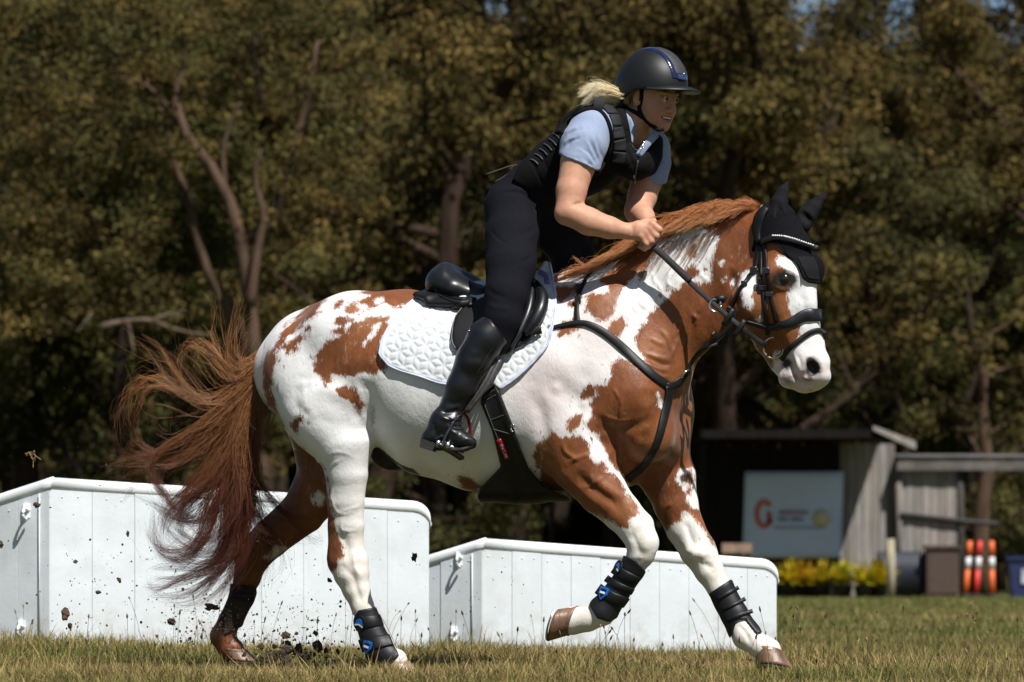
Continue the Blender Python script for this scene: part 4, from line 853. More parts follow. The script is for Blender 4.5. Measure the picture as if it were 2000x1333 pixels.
WHITE = [
 c2((926, 488), (960, 500), (1010, 520), (1060, 480), (1300, 500), (1300, 1300), (1090, 1300), (1000, 1275), (940, 1210), (985, 1150), (998, 1060), (970, 1040), (1020, 1000), (1050, 950), (1050, 890), (1000, 830), (985, 780), (990, 700), (1010, 670), (1000, 610), (955, 560), (925, 545)),
 c2((740, 578), (802, 588), (802, 640), (780, 700), (797, 760), (770, 792), (735, 772), (718, 700), (700, 660), (720, 610)), c2((808, 845), (830, 830), (840, 855), (825, 878), (808, 870)),
 [(1512, 690), (1536, 688), (1566, 700), (1570, 775), (1505, 775), (1508, 720)], c2((592, 535), (618, 520), (610, 555), (598, 562)), c2((600, 625), (650, 585), (640, 615), (612, 645)), c2((655, 640), (690, 600), (685, 640), (665, 670)),
 c6((600, 560), (640, 520), (650, 600), (640, 680), (625, 640)) if False else c6((780, 585), (800, 600), (802, 660), (790, 655)),
 c4((640, 120), (690, 105), (680, 130), (650, 140)), c4((560, 150), (600, 140), (610, 165), (580, 172)), c4((480, 255), (520, 240), (500, 275)),
]
FARF_W = [c7((780, 465), (800, 430), (850, 405), (870, 352), (920, 385), (975, 450), (1300, 900), (1700, 1400), (1000, 1400), (760, 520)), c7((845, 110), (1000, 90), (1000, 330), (930, 330), (890, 290), (868, 230), (825, 170))]
FARF_B = [c7((860, 140), (905, 115), (930, 170), (905, 200), (870, 180)), c7((880, 210), (915, 215), (910, 260), (885, 250)), c7((850, 170), (880, 195), (860, 210))]
FARH_W = [c8((630, 340), (680, 300), (705, 330), (690, 385), (640, 372)), c8((362, 660), (440, 600), (492, 612), (430, 662), (400, 682))]
p = toPX(V)
off_c = V[:, 1] - (-.00069 * (p[:, 0] - 950))
def sdset(polys, sel):
    out = np.full(len(V), 200.0)
    for q in polys:
        qa = np.asarray(q); i = np.nonzero(sel & (p[:, 0] > qa[:, 0].min() - 30) & (p[:, 0] < qa[:, 0].max() + 30) & (p[:, 1] > qa[:, 1].min() - 30) & (p[:, 1] < qa[:, 1].max() + 30))[0]
        if len(i): out[i] = np.minimum(out[i], poly_sd(p[i, 0], p[i, 1], qa))
    return out
farf = (off_c > .05) & (p[:, 1] > 862) & (p[:, 0] > 1230); farh = (off_c > .06) & (p[:, 1] > 880) & (p[:, 0] < 760); near = ~(farf | farh)
pat = np.clip(sdset(BROWN, near), -40, 40); pat = np.maximum(pat, -np.clip(sdset(WHITE, near), -40, 40))
wf = np.clip(sdset(FARF_W, farf), -40, 40); wf = np.maximum(wf, -np.clip(sdset(FARF_B, farf), -40, 40)); pat = np.where(farf, -wf, pat)
pat = np.where(farh, -np.clip(sdset(FARH_W, farh), -40, 40), pat)
def blob(cx, cy, rx, ry): return np.exp(-(((p[:, 0] - cx) / rx) ** 2 + ((p[:, 1] - cy) / ry) ** 2))
pink = np.clip(.5 * blob(1090, 700, 110, 130) + .5 * blob(1050, 800, 60, 90) + 1.3 * blob(1560, 740, 55, 34) + .5 * blob(1200, 620, 60, 60) + .5 * blob(1600, 690, 30, 30), 0, 1)
dark = np.clip(1.0 * np.clip((p[:, 1] - 856 - (p[:, 0] - 753)) / 10, 0, 1) * (p[:, 0] > 712) * (p[:, 0] < 830) * (p[:, 1] > 845) * (p[:, 1] < 960) * (off_c > -.13) + .45 * blob(728, 815, 9, 40) + .35 * blob(712, 760, 8, 24) + 1.35 * blob(1531, 547, 27, 16) + .5 * blob(1049, 895, 8, 24)  # dark skin, with the shade under belly and groin put into the colour
               + 1.2 * blob(1587, 719, 17, 20) + .9 * blob(1537, 710, 12, 14) + .60 * blob(1541, 740, 18, 18) + .35 * blob(1577, 741, 12, 6), 0, 1) * near  # dark nostril and mouth corner; shade of the lower lip put into the colour
HV, HQ = V, Q
HB = bvh_of(HV, HQ)
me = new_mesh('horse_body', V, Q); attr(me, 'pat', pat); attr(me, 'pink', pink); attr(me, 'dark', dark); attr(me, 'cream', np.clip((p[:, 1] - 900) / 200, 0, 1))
def coat_mat():
    m = bpy.data.materials.new('horse_coat'); m.use_nodes = True; n = m.node_tree; L = n.links.new; b = n.nodes['Principled BSDF']
    nn = lambda t, **kw: n.nodes.new(t)
    def at(nm):
        a = nn('ShaderNodeAttribute'); a.attribute_name = nm; return a.outputs['Fac']
    t = nn('ShaderNodeTexCoord')
    def noise(sc, det=3, stretch=None, rough=.5):
        z = nn('ShaderNodeTexNoise'); z.inputs['Scale'].default_value = sc; z.inputs['Detail'].default_value = det; z.inputs['Roughness'].default_value = rough
        if stretch:
            mp = nn('ShaderNodeMapping'); mp.inputs['Scale'].default_value = stretch; mp.inputs['Rotation'].default_value = (0, .5, 0); L(t.outputs['Object'], mp.inputs['Vector']); L(mp.outputs['Vector'], z.inputs['Vector'])
        else: L(t.outputs['Object'], z.inputs['Vector'])
        return z.outputs['Fac']
    def mth(op, a, b_=None, c=None):
        q = nn('ShaderNodeMath'); q.operation = op
        for i, v in enumerate((a, b_, c)):
            if v is None: continue
            if hasattr(v, 'is_linked'): L(v, q.inputs[i])
            else: q.inputs[i].default_value = v
        return q.outputs[0]
    def mixc(f, a, b_):
        q = nn('ShaderNodeMix'); q.data_type = 'RGBA'
        if hasattr(f, 'is_linked'): L(f, q.inputs['Factor'])
        else: q.inputs['Factor'].default_value = f
        for k_, v in (('A', a), ('B', b_)):
            if hasattr(v, 'is_linked'): L(v, q.inputs[k_])
            else: q.inputs[k_].default_value = tuple(v) + (1,)
        return q.outputs['Result']
    def rng_(v, a, b_, c=0.0, d=1.0):
        q = nn('ShaderNodeMapRange'); q.clamp = True; L(v, q.inputs['Value'])
        for k_, z in zip(('From Min', 'From Max', 'To Min', 'To Max'), (a, b_, c, d)): q.inputs[k_].default_value = z
        return q.outputs['Result']
    jag = mth('ADD', mth('MULTIPLY_ADD', noise(30, 5, (1, 1, .6), .75), 24.0, -12.0), mth('MULTIPLY_ADD', noise(13, 2), 18.0, -9.0))
    jag2 = mth('MULTIPLY_ADD', noise(170, 5, (1, 1, .22), .8), 26.0, -13.0)
    e = mth('ADD', mth('ADD', at('pat'), jag), jag2)
    spk = mth('MULTIPLY', rng_(noise(46, 4, (1, 1, .6), .6), .60, .655), rng_(at('pat'), 26, 8))
    isb = mth('MAXIMUM', rng_(e, 2.6, -2.6), mth('MULTIPLY', spk, rng_(noise(7, 2), .5, .58)))
    halo = rng_(e, 9, 1)
    brown = mixc(rng_(noise(9, 5), .3, .7), (.270, .087, .023), (.150, .045, .013))
    brown = mixc(rng_(noise(240, 2, (1, 1, .3)), .35, .7, 0, .35), brown, (.12, .034, .012))
    brown = mixc(rng_(noise(42, 5, (1, 1, .35), .7), .38, .66, 0, .55), brown, (.100, .032, .011))
    brown = mixc(rng_(noise(3.5, 3), .5, .7, 0, .4), brown, (.34, .145, .05))
    roan = mth('MULTIPLY', rng_(noise(55, 6, (1, 1, .4), .8), .56, .68), rng_(noise(5, 2), .52, .62))
    brown = mixc(mth('MULTIPLY', roan, .45), brown, (.5, .4, .33))
    white = mixc(rng_(noise(6, 5), .35, .7), (.78, .775, .77), (.69, .68, .67))
    white = mixc(rng_(noise(300, 2, (1, 1, .3)), .5, .8, 0, .25), white, (.50, .45, .42))
    white = mixc(mth('MULTIPLY', at('pink'), .75), white, (.58, .44, .41))
    white = mixc(mth('MULTIPLY', halo, .30), white, (.50, .41, .385))
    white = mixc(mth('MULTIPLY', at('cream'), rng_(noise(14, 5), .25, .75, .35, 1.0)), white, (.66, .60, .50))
    c = mixc(isb, white, brown)
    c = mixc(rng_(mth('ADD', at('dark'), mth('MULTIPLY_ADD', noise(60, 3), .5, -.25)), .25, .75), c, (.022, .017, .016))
    L(c, b.inputs['Base Color'])
    L(rng_(noise(25, 4), .3, .7, .38, .60), b.inputs['Roughness'])
    b.inputs['Specular IOR Level'].default_value = .36; b.inputs['Sheen Weight'].default_value = .12; b.inputs['Sheen Roughness'].default_value = .4
    hgt = mth('ADD', mth('MULTIPLY', noise(330, 3, (1, 1, .22)), .5), mth('ADD', mth('MULTIPLY', noise(60, 5, (1, 1, .6)), .7), mth('MULTIPLY', noise(22, 3), .8)))
    bp = nn('ShaderNodeBump'); bp.inputs['Strength'].default_value = .55; bp.inputs['Distance'].default_value = .004
    L(hgt, bp.inputs['Height']); L(bp.outputs['Normal'], b.inputs['Normal'])
    return m
COAT = coat_mat()
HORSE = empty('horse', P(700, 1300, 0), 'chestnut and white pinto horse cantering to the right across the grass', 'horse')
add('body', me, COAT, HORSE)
# ---- hooves with shoes
def hoof(c0, r0, heel, toe, y, side=LAT, dark=True, tilt=0.0):
    c0 = P(*c0, y); heel = P(*heel, y); toe = P(*toe, y); c1 = (heel + toe) / 2; td = toe - heel; r1 = np.linalg.norm(td) / 2; td = td / (2 * r1)
    sd = np.asarray(side, float) + np.array((0, 0, tilt)); sd = sd - td * (sd @ td); sd /= np.linalg.norm(sd); up = c0 - c1; up = up - td * (up @ td); up /= np.linalg.norm(up)
    n = 28; th = np.linspace(0, 2 * np.pi, n, endpoint=False); V = []
    for f, bulge in ((-.05, .96), (0, 1.06), (.12, 1.0), (.35, 1.0), (.6, 1.0), (.85, 1.0), (1.0, 1.0)):
        c = c0 + (c1 - c0) * f; rr = (r0 * PX * (1 - f) + r1 * f) * bulge
        hl = np.where(np.cos(th) < 0, 1 - .12 * f, 1.0)
        V.append(c + (td * (np.cos(th) * hl)[:, None] + sd * np.sin(th)[:, None] * .88) * rr)
    for s_, dp in ((.86, .0), (.72, .012), (.0, .014)):
        V.append(c1 + up * dp + (td * np.cos(th)[:, None] + sd * np.sin(th)[:, None] * .88) * r1 * max(s_, .01))
    V = np.concatenate(V); R = len(V) // n
    i = np.arange(R - 1)[:, None] * n; j = np.arange(n)[None]; jn = (j + 1) % n
    Qh = np.stack([i + j, i + jn, i + n + jn, i + n + j], -1).reshape(-1, 4)
    o = add('hoof', new_mesh('hoof', V, Qh), mk('hoof_horn' if dark else 'hoof_pale', (.17, .095, .055) if dark else (.34, .25, .18), .42, .45, 9, .4, 60, stretch=(3, 3, .6)), HORSE)
    a = np.linspace(-2.35, 2.35, 30); pa = c1 - up * .004 + (td * np.cos(a)[:, None] + sd * np.sin(a)[:, None] * .88) * r1 * .92
    sv, sf = strap(pa, np.tile(-up, (30, 1)), .02, .008)
    add('horseshoe', new_mesh('horseshoe', sv, sf, False), mk('shoe_steel', (.32, .30, .28), .35, .3, 40, .2, 200, metal=1), o)
hoof((1119, 1213), 29, (1094, 1186), (1073, 1252), yc(1119) - .18)
hoof((1501, 1270), 25, (1470, 1302), (1554, 1313), yc(1501) + .15, tilt=-.35)
hoof((775, 1290), 25, (752, 1307), (818, 1314), yc(775) - .15, dark=False)
hoof((457, 1268), 26, (440, 1288), (506, 1292), yc(457) + .17)
# ---- eyes
for nm, (ex, ey) in (('eye', (1531, 545)),):
    hp, hn = cast(HB, ex, ey)
    c = np.array(hp) + np.array((.004, .012, 0))
    u_, v_ = np.meshgrid(np.linspace(0, 2 * np.pi, 25)[:-1], np.linspace(.05, np.pi - .05, 14))
    V = c + .026 * np.stack([np.sin(v_) * np.cos(u_), np.sin(v_) * np.sin(u_), np.cos(v_)], -1).reshape(-1, 3)
    i = np.arange(13)[:, None] * 24; j = np.arange(24)[None]; Qe = np.stack([i + j, i + (j + 1) % 24, i + 24 + (j + 1) % 24, i + 24 + j], -1).reshape(-1, 4)
    add('eye', new_mesh('eye', V, Qe), mk('eye_dark', (.012, .007, .005), .08, .2, 30, coat=.6), HORSE)
# ================================================================== mane and tail
def hair_mat(name, root, tipc, dk):
    m = bpy.data.materials.new(name); m.use_nodes = True; n = m.node_tree; b = n.nodes['Principled BSDF']; L = n.links.new
    a = n.nodes.new('ShaderNodeAttribute'); a.attribute_name = 't'; r = n.nodes.new('ShaderNodeAttribute'); r.attribute_name = 'rnd'
    m1 = n.nodes.new('ShaderNodeMix'); m1.data_type = 'RGBA'; m1.inputs['A'].default_value = root + (1,); m1.inputs['B'].default_value = tipc + (1,); L(a.outputs['Fac'], m1.inputs['Factor'])
    m2 = n.nodes.new('ShaderNodeMix'); m2.data_type = 'RGBA'; L(m1.outputs['Result'], m2.inputs['A']); m2.inputs['B'].default_value = dk + (1,)
    p_ = n.nodes.new('ShaderNodeMath'); p_.operation = 'MULTIPLY'; p_.inputs[1].default_value = .75; L(r.outputs['Fac'], p_.inputs[0]); L(p_.outputs[0], m2.inputs['Factor'])
    L(m2.outputs['Result'], b.inputs['Base Color']); b.inputs['Roughness'].default_value = .42; b.inputs['Specular IOR Level'].default_value = .35
    return m
def add_hair(name, H_, mat, parent, tz=None):
    V, F_, t_, r_ = H_
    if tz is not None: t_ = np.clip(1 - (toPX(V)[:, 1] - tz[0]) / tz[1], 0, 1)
    me = new_mesh(name, V, F_); attr(me, 't', t_); attr(me, 'rnd', r_); return add(name, me, mat, parent)
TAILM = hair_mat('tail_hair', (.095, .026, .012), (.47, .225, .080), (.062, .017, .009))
def c5(p_, d0, d1):
    q = [(220 + .563 * a, 580 + .563 * b) for a, b in p_]; n_ = len(q)
    return [P(x, y, yc(560) + d0 + (d1 - d0) * i / (n_ - 1)) for i, (x, y) in enumerate(q)]
TG = [
 (((575, 160), (480, 235), (425, 262), (398, 200), (404, 100), (420, 20)), 34, .020, .010, -.02),
 (((565, 170), (470, 258), (440, 225), (432, 140), (450, 60)), 22, .016, .014, .02),
 (((560, 165), (470, 240), (436, 265), (410, 230), (400, 170), (424, 90)), 26, .02, .02, -.06),
 (((550, 200), (440, 292), (385, 232), (325, 152), (282, 158), (270, 200), (302, 262), (350, 292)), 30, .022, .010, -.05),
 (((540, 210), (430, 300), (370, 250), (320, 185), (290, 180), (300, 215)), 22, .02, .012, .03),
 (((545, 220), (400, 322), (330, 342), (280, 310), (230, 240), (180, 170), (112, 120)), 50, .028, .007, -.04),
 (((540, 230), (420, 330), (330, 362), (260, 340), (200, 300), (150, 272), (100, 292), (70, 340), (74, 420), (80, 500), (95, 560)), 40, .026, .010, .00),
 (((535, 250), (400, 372), (320, 392), (240, 342), (180, 310), (120, 312), (82, 352), (66, 420)), 30, .026, .012, -.08),
 (((540, 240), (430, 330), (330, 370), (270, 400), (285, 440)), 26, .03, .012, .05),
 (((540, 240), (450, 332), (380, 420), (260, 500), (182, 560), (150, 620), (160, 670), (220, 730), (260, 770), (272, 800)), 74, .036, .009, -.06),
 (((535, 260), (450, 352), (380, 440), (280, 530), (160, 570), (60, 572), (12, 600), (5, 630)), 56, .034, .008, -.02),
 (((530, 250), (420, 380), (300, 470), (200, 545), (140, 520), (100, 492), (88, 530)), 50, .036, .012, .04),
 (((520, 250), (420, 360), (330, 420), (230, 470), (180, 470), (150, 420), (105, 325)), 10, .02, .006, .06),
 (((535, 250), (465, 380), (420, 500), (330, 600), (235, 680), (200, 742), (235, 800)), 100, .045, .020, -.06),
 (((530, 250), (470, 390), (430, 520), (350, 640), (265, 720), (228, 790), (262, 850)), 100, .045, .020, .02),
 (((525, 240), (440, 400), (360, 520), (260, 620), (190, 690), (196, 740)), 90, .045, .02, .07),
 (((500, 330), (440, 500), (385, 650), (335, 780), (292, 872), (235, 908), (170, 860), (140, 762)), 84, .042, .014, -.05),
 (((500, 330), (450, 520), (402, 700), (380, 812), (302, 872), (205, 848), (150, 782)), 80, .042, .014, .02),
 (((500, 320), (450, 550), (432, 700), (420, 800), (380, 900), (282, 958), (150, 980), (118, 982)), 84, .042, .010, -.02),
 (((500, 330), (460, 560), (468, 700), (450, 820), (400, 920), (302, 990), (180, 1002)), 80, .042, .012, .05),
 (((500, 340), (465, 600), (480, 720), (460, 850), (402, 978), (302, 1040), (240, 1052)), 70, .042, .012, .00),
 (((495, 340), (468, 600), (500, 680), (560, 738), (640, 790), (622, 770)), 56, .036, .016, -.05),
 (((495, 350), (462, 650), (482, 760), (540, 790), (640, 800)), 60, .036, .012, -.02),
 (((490, 400), (500, 700), (560, 850), (572, 950), (540, 1030)), 34, .03, .012, .06),
 (((490, 360), (440, 760), (430, 880), (400, 980), (330, 1022)), 66, .04, .012, .08),
 (((500, 330), (452, 470), (440, 600), (430, 700), (400, 790), (330, 860)), 90, .045, .02, -.07),
 (((480, 370), (430, 560), (370, 720), (300, 800), (200, 770), (160, 735)), 60, .04, .012, .06),
 (((560, 200), (520, 300), (500, 380), (470, 480), (462, 580)), 130, .05, .04, .0),
 (((570, 190), (520, 260), (480, 330), (430, 420), (380, 480)), 130, .05, .04, .0),
]
tg = []; tn = []; ta = []; tb = []; rt = np.random.default_rng(17)
for g, n_, a_, b_, d in TG:
    for q in range(4):
        m_ = len(g); k_ = np.linspace(0, 1, m_)[:, None]; j_ = np.array(g, float) + rt.normal(0, 1, (m_, 2)) * (5 + 13 * k_) + rt.normal(0, 1, 2) * (6 + 26 * k_ ** 1.3)
        tg.append(c5(j_, -.02 + rt.normal(0, .012), d + rt.normal(0, .03))); tn.append(max(4, int(n_ * (.36 if len(tg) <= 34 else .78)))); ta.append(a_ * .75); tb.append(b_ * 1.5)
for q in range(120):                                             # single flyaway hairs
    g = TG[rt.integers(len(TG))][0]; m_ = len(g); k_ = np.linspace(0, 1, m_)[:, None]; tg.append(c5(np.array(g, float) + rt.normal(0, 1, 2) * 60 * k_ ** 1.2 + rt.normal(0, 1, (m_, 2)) * 22 * k_, -.02, rt.normal(0, .07))); tn.append(2); ta.append(.02); tb.append(.01)
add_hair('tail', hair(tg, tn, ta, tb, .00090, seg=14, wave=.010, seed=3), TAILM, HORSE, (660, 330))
MANEM = hair_mat('mane_hair', (.46, .155, .040), (.58, .27, .10), (.20, .055, .018))
mg = []; mc = []; r_ = np.random.default_rng(11)
crest = spline([(1486, 402), (1440, 408), (1390, 418), (1340, 436), (1290, 462), (1240, 490), (1190, 516), (1150, 532), (1118, 548)], 60)
for i in range(150):
    f = r_.uniform(0, 1); c = crest[int(f * 59)] + r_.normal(0, 2.5, 2); d = yc(c[0]) + r_.uniform(-.045, .02)
    if f < .60:                                                             # blown back along the crest
        L_ = r_.uniform(55, 135) * (1 - .25 * f); lift = r_.uniform(-.45, 1.0)
        pts = [(c[0], c[1] + 3), (c[0] - .22 * L_, c[1] - 12 * lift - 2), (c[0] - .5 * L_, c[1] - 14 * lift + .10 * L_), (c[0] - .8 * L_, c[1] - 8 * lift + .28 * L_), (c[0] - L_, c[1] - 2 * lift + .40 * L_)]
        q = [P(x, max(y, 386 if x > 1400 else 380 + (1400 - x) * .38), d - (.02 + .05 * (1 - max(lift, 0))) * k / 4) for k, (x, y) in enumerate(pts)]
    else:
        L_ = r_.uniform(60, 120); lift = r_.uniform(-.2, 1.0)
        pts = [(c[0], c[1] + 3), (c[0] - .3 * L_, c[1] - 8 * lift + .06 * L_), (c[0] - .65 * L_, c[1] - 10 * lift + .22 * L_), (c[0] - L_, c[1] - 8 * lift + .36 * L_)]
        q = [P(x, y, d - (.02 + .04 * (1 - max(lift, 0))) * k / 3) for k, (x, y) in enumerate(pts)]
    mg.append(q); mc.append(int(r_.uniform(13, 25)))
for pts, n_ in [(((1380, 412), (1330, 418), (1296, 422), (1268, 426)), 40), (((1440, 400), (1400, 396), (1382, 392)), 16), (((1360, 415), (1310, 428), (1285, 440), (1268, 470)), 60), (((1400, 410), (1360, 425), (1375, 440), (1368, 452)), 30),
                (((1340, 436), (1310, 460), (1285, 488), (1276, 500)), 60), (((1300, 455), (1260, 488), (1220, 500), (1180, 515)), 50), (((1180, 520), (1150, 522), (1128, 510), (1118, 500)), 24), (((1190, 515), (1150, 532), (1130, 535), (1112, 520)), 30)]:
    mg.append([P(x, y, yc(x) - .05) for x, y in pts]); mc.append(n_)
add_hair('mane', hair(mg, mc, .020, .010, .0010, seg=12, wave=.005, seed=5), MANEM, HORSE)
wm = []
for i in range(34):                                                         # pale fine hairs lying on the white neck
    x0 = r_.uniform(1290, 1400); y0 = 478 - (x0 - 1290) * .26 + r_.normal(0, 4); ln = r_.uniform(35, 95)
    pts = []
    for k in range(5):
        x = x0 - ln * (.45 * k / 4 + .1 * (k / 4) ** 2); y = y0 + ln * .9 * k / 4; hp, hn = cast(HB, x, y)
        if hp is not None: pts.append(np.array(hp) + np.array(hn) * .006)
    if len(pts) > 2: wm.append(pts)
add_hair('mane_wisps', hair(wm, 4, .006, .004, .0008, seg=10, wave=.002, seed=8), hair_mat('pale_hair', (.45, .27, .18), (.62, .52, .46), (.35, .22, .16)), HORSE)
# ================================================================== tack
LEATHER = mk('black_leather', (.005, .005, .0055), .5, .3, 30, .25, 420, spec=.35, bdist=.0015)
LEATHER_S = mk('black_smooth_leather', (.007, .008, .010), .36, .4, 9, .25, 120, spec=.45, bdist=.0012)
STEEL = mk('polished_steel', (.62, .60, .56), .2, .15, 30, metal=1)
KNIT = mk('black_crochet', (.0045, .0045, .006), .9, .4, 160, .9, 260, spec=.12, bdist=.004)
CLOTHB = mk('black_cloth', (.006, .006, .008), .85, .2, 60, .3, 600, spec=.18, sheen=.0, bdist=.001)
STITCH = mk('pale_stitching', (.42, .42, .44), .6)
TOR = Body(); TOR.chain([c for c, r in st], [r for c, r in st], k=.03, lat=LAT)
TOR.chain([PC(1040, 610), PC(1120, 580), PC(1190, 545)], [px(40, 50), px(34, 45), px(30, 40)], k=.03, k0=.10, lat=LAT)
for sgn in (-1, 1):
    TOR.ell(PC(602, 738, sgn * .13), px(80, 62, 96), .06); TOR.ell(PC(690, 640, sgn * .16), px(90, 55, 60), .08)
    TOR.ell(PC(1135, 720, sgn * .17), px(80, 45, 165), .10, ax=[(.88, 0, -.47), (0, 1, 0), (.47, 0, .88)])
TORP = Body(); TORP.p = list(TOR.p)
TORP.chain([PC(900, 590), PC(1000, 575), PC(1060, 545)], [px(40, 26), px(34, 26), px(26, 30)], k=.03, k0=.06, lat=LAT)
PAD = [(858, 548), (812, 580), (769, 622), (743, 668), (740, 694), (763, 718), (819, 737), (868, 752), (920, 752), (948, 740), (953, 744), (977, 762), (1017, 733), (1063, 687), (1077, 658), (1087, 612), (1087, 572), (1076, 512), (1064, 508), (1052, 530), (960, 540)]
def region(poly, r=0.0): return lambda gx, gy, ax_: poly_sd(gx[:, :, :], gy, poly) * PX + r
def region_fast(poly, r=0.0):
    """polygon distance looked up in a 2-D table (frame coordinates)"""
    q = np.asarray(poly, float); x0, y0 = q.min(0) - 60; x1, y1 = q.max(0) + 60
    xs = np.arange(x0, x1, 1.5); ys = np.arange(y0, y1, 1.5); T = poly_sd(xs[:, None] + 0 * ys[None], ys[None] + 0 * xs[:, None], q) * PX
    def f(gx, gy, ax_):
        u = np.clip((gx - x0) / 1.5, 0, len(xs) - 1.001); v = np.clip((gy - y0) / 1.5, 0, len(ys) - 1.001); i = u.astype(np.int32); j = v.astype(np.int32); a = u - i; b = v - j
        return ((T[i, j] * (1 - a) + T[i + 1, j] * a) * (1 - b) + (T[i, j + 1] * (1 - a) + T[i + 1, j + 1] * a) * b + r).astype(np.float32)
    return f
def pbb(poly, y0, y1, pad=10):
    q = np.asarray(poly, float); k = 1.03
    a = P(q[:, 0].min() - pad, q[:, 1].max() + pad, y0); b = P(q[:, 0].max() + pad, q[:, 1].min() - pad, y0); c = P(q[:, 0].min() - pad, q[:, 1].max() + pad, y1); d = P(q[:, 0].max() + pad, q[:, 1].min() - pad, y1)
    A = np.stack([a, b, c, d]); return A.min(0), A.max(0)
lo, hi = pbb(PAD, -.42, .36)
V, Q = shell(TORP, .013, region_fast(PAD), lo, hi, .0056, it=1)
# quilting: tumbling-block stitch lines
N = vnorm(V, Q); pp = toPX(V); R_ = 17.5
def quilt(x, y, R):
    q_ = (2 / 3 * x) / R; r2 = (-1 / 3 * x + math.sqrt(3) / 3 * y) / R; s_ = -q_ - r2
    rq, rr_, rs = np.round(q_), np.round(r2), np.round(s_); dq, dr, ds = abs(rq - q_), abs(rr_ - r2), abs(rs - s_)
    rq = np.where((dq > dr) & (dq > ds), -rr_ - rs, rq); rr_ = np.where((dr >= dq) & (dr > ds), -rq - rs, rr_)
    cx = R * 1.5 * rq; cy = R * math.sqrt(3) * (rr_ + rq / 2); lx, ly = x - cx, y - cy
    d = np.full(np.shape(x), 1e9)
    for k in range(6):
        a = math.pi / 3 * k; n_ = (math.cos(a + math.pi / 6), math.sin(a + math.pi / 6)); d = np.minimum(d, abs(R * math.sqrt(3) / 2 - (lx * n_[0] + ly * n_[1])))
        if k % 2 == 0: d = np.minimum(d, line_d(lx, ly, [(0, 0), (R * math.cos(a), R * math.sin(a))]))
    return d
ang = math.radians(12); qx = pp[:, 0] * math.cos(ang) - pp[:, 1] * math.sin(ang); qy = pp[:, 0] * math.sin(ang) + pp[:, 1] * math.cos(ang)
dq_ = quilt(qx, qy, R_); eg = -poly_sd(pp[:, 0], pp[:, 1], PAD)
V = V + N * (np.where(eg > 9, .0042 * (1 - np.exp(-(dq_ / 2.6) ** 2)), .004 * np.exp(-((eg - 4) / 4) ** 2)) * (np.abs(N[:, 1]) > .25))[:, None]
SPV, SPQ = V, Q
PADO = empty('saddle_pad', PC(900, 760, -.3), 'white quilted saddle pad under the black saddle', 'saddle pad')
PADM = mk('white_quilted_cotton', (.62, .64, .66), .85, .05, 40, .35, 700, spec=.2, bdist=.001)
add('quilted_cloth', new_mesh('pad', V, Q), PADM, PADO)
PB = bvh_of(V, Q)
bd = []
for x, y in spline(PAD[:9], 50):
    hp, hn = cast(PB, x + (905 - x) * .012, y + (640 - y) * .014)
    if hp is not None: bd.append(np.array(hp) + np.array(hn) * .001)
v_, f_ = tube(bd, .0045, 6); bd2 = []
for x, y in spline(PAD[11:18], 40):
    hp, hn = cast(PB, x + (980 - x) * .03, y + (640 - y) * .014)
    if hp is not None: bd2.append(np.array(hp) + np.array(hn) * .001)
add('binding', new_mesh('binding', *merge([(v_, f_), tube(bd2, .0045, 6)])), mk('sky_tinted_binding', (.50, .54, .74), .6, .1, 30, .2, 500), PADO)  # bluish sky reflection of the front edge put into the binding colour
v_, f_ = strap_on(PB, [(1054, 532), (1066, 540), (1070, 556)], 10 * PX, .006, 8); add('webbing_loop', new_mesh('loop', v_, f_), mk('sky_tinted_webbing', (.20, .19, .50), .6), PADO)  # strip at the front peak, its sky reflection put into the colour
v_, f_ = strap_on(HB, [(950, 738), (960, 742), (972, 745)], 14 * PX, .004, 6, lift=.02); add('girth_loop', new_mesh('loop2', v_, f_), mk('white_webbing', (.6, .62, .72), .6), PADO)
# saddle
SADO = empty('saddle', PC(950, 690, -.2), 'black leather jumping saddle with high cantle and stirrup', 'saddle')
S = Body()
S.chain([PC(876, 556), PC(905, 567), PC(955, 582), PC(1020, 574), PC(1056, 556)], [px(80, 40), px(84, 33), px(66, 24), px(44, 24), px(26, 24)], k=.03, lat=LAT)
S.ell(PC(868, 548), px(16, 78, 33), .03)
S.ell(PC(960, 520), px(62, 40, 40), .04, sub=True)
lo, hi = S.bounds(); F, ax = S.field(lo, hi, .005); V, Q = nets(F, np.array([a[0] for a in ax]), .005); V = relax(V, Q, 14)
add('seat', new_mesh('seat', V, Q), LEATHER_S, SADO)
SB = [(V, Q)]
S2 = Body(); S2.chain([PC(858, 588, -.06), PC(880, 596, -.10), PC(930, 596, -.16)], [px(70, 15), px(70, 17), px(50, 15)], k=.02, lat=LAT)
lo, hi = S2.bounds(); F, ax = S2.field(lo, hi, .005); V, Q = nets(F, np.array([a[0] for a in ax]), .005); V = relax(V, Q, 2)
add('panel', new_mesh('panel', V, Q), LEATHER, SADO); SB.append((V, Q))
FLAP = [(905, 598), (890, 618), (882, 645), (882, 668), (890, 683), (930, 696), (990, 692), (1030, 668), (1058, 630), (1068, 598), (1068, 568), (1052, 550), (1020, 556), (960, 572)]
lo, hi = pbb(FLAP, -.44, -.02)
V, Q = shell(TORP, .034, region_fast(FLAP), lo, hi, .0058, it=2); add('flap', new_mesh('flap', V, Q), LEATHER, SADO); SB.append((V, Q))
va, qa = merge(SB); SDB = BVHTree.FromPolygons(va.tolist(), np.concatenate(qa).tolist())
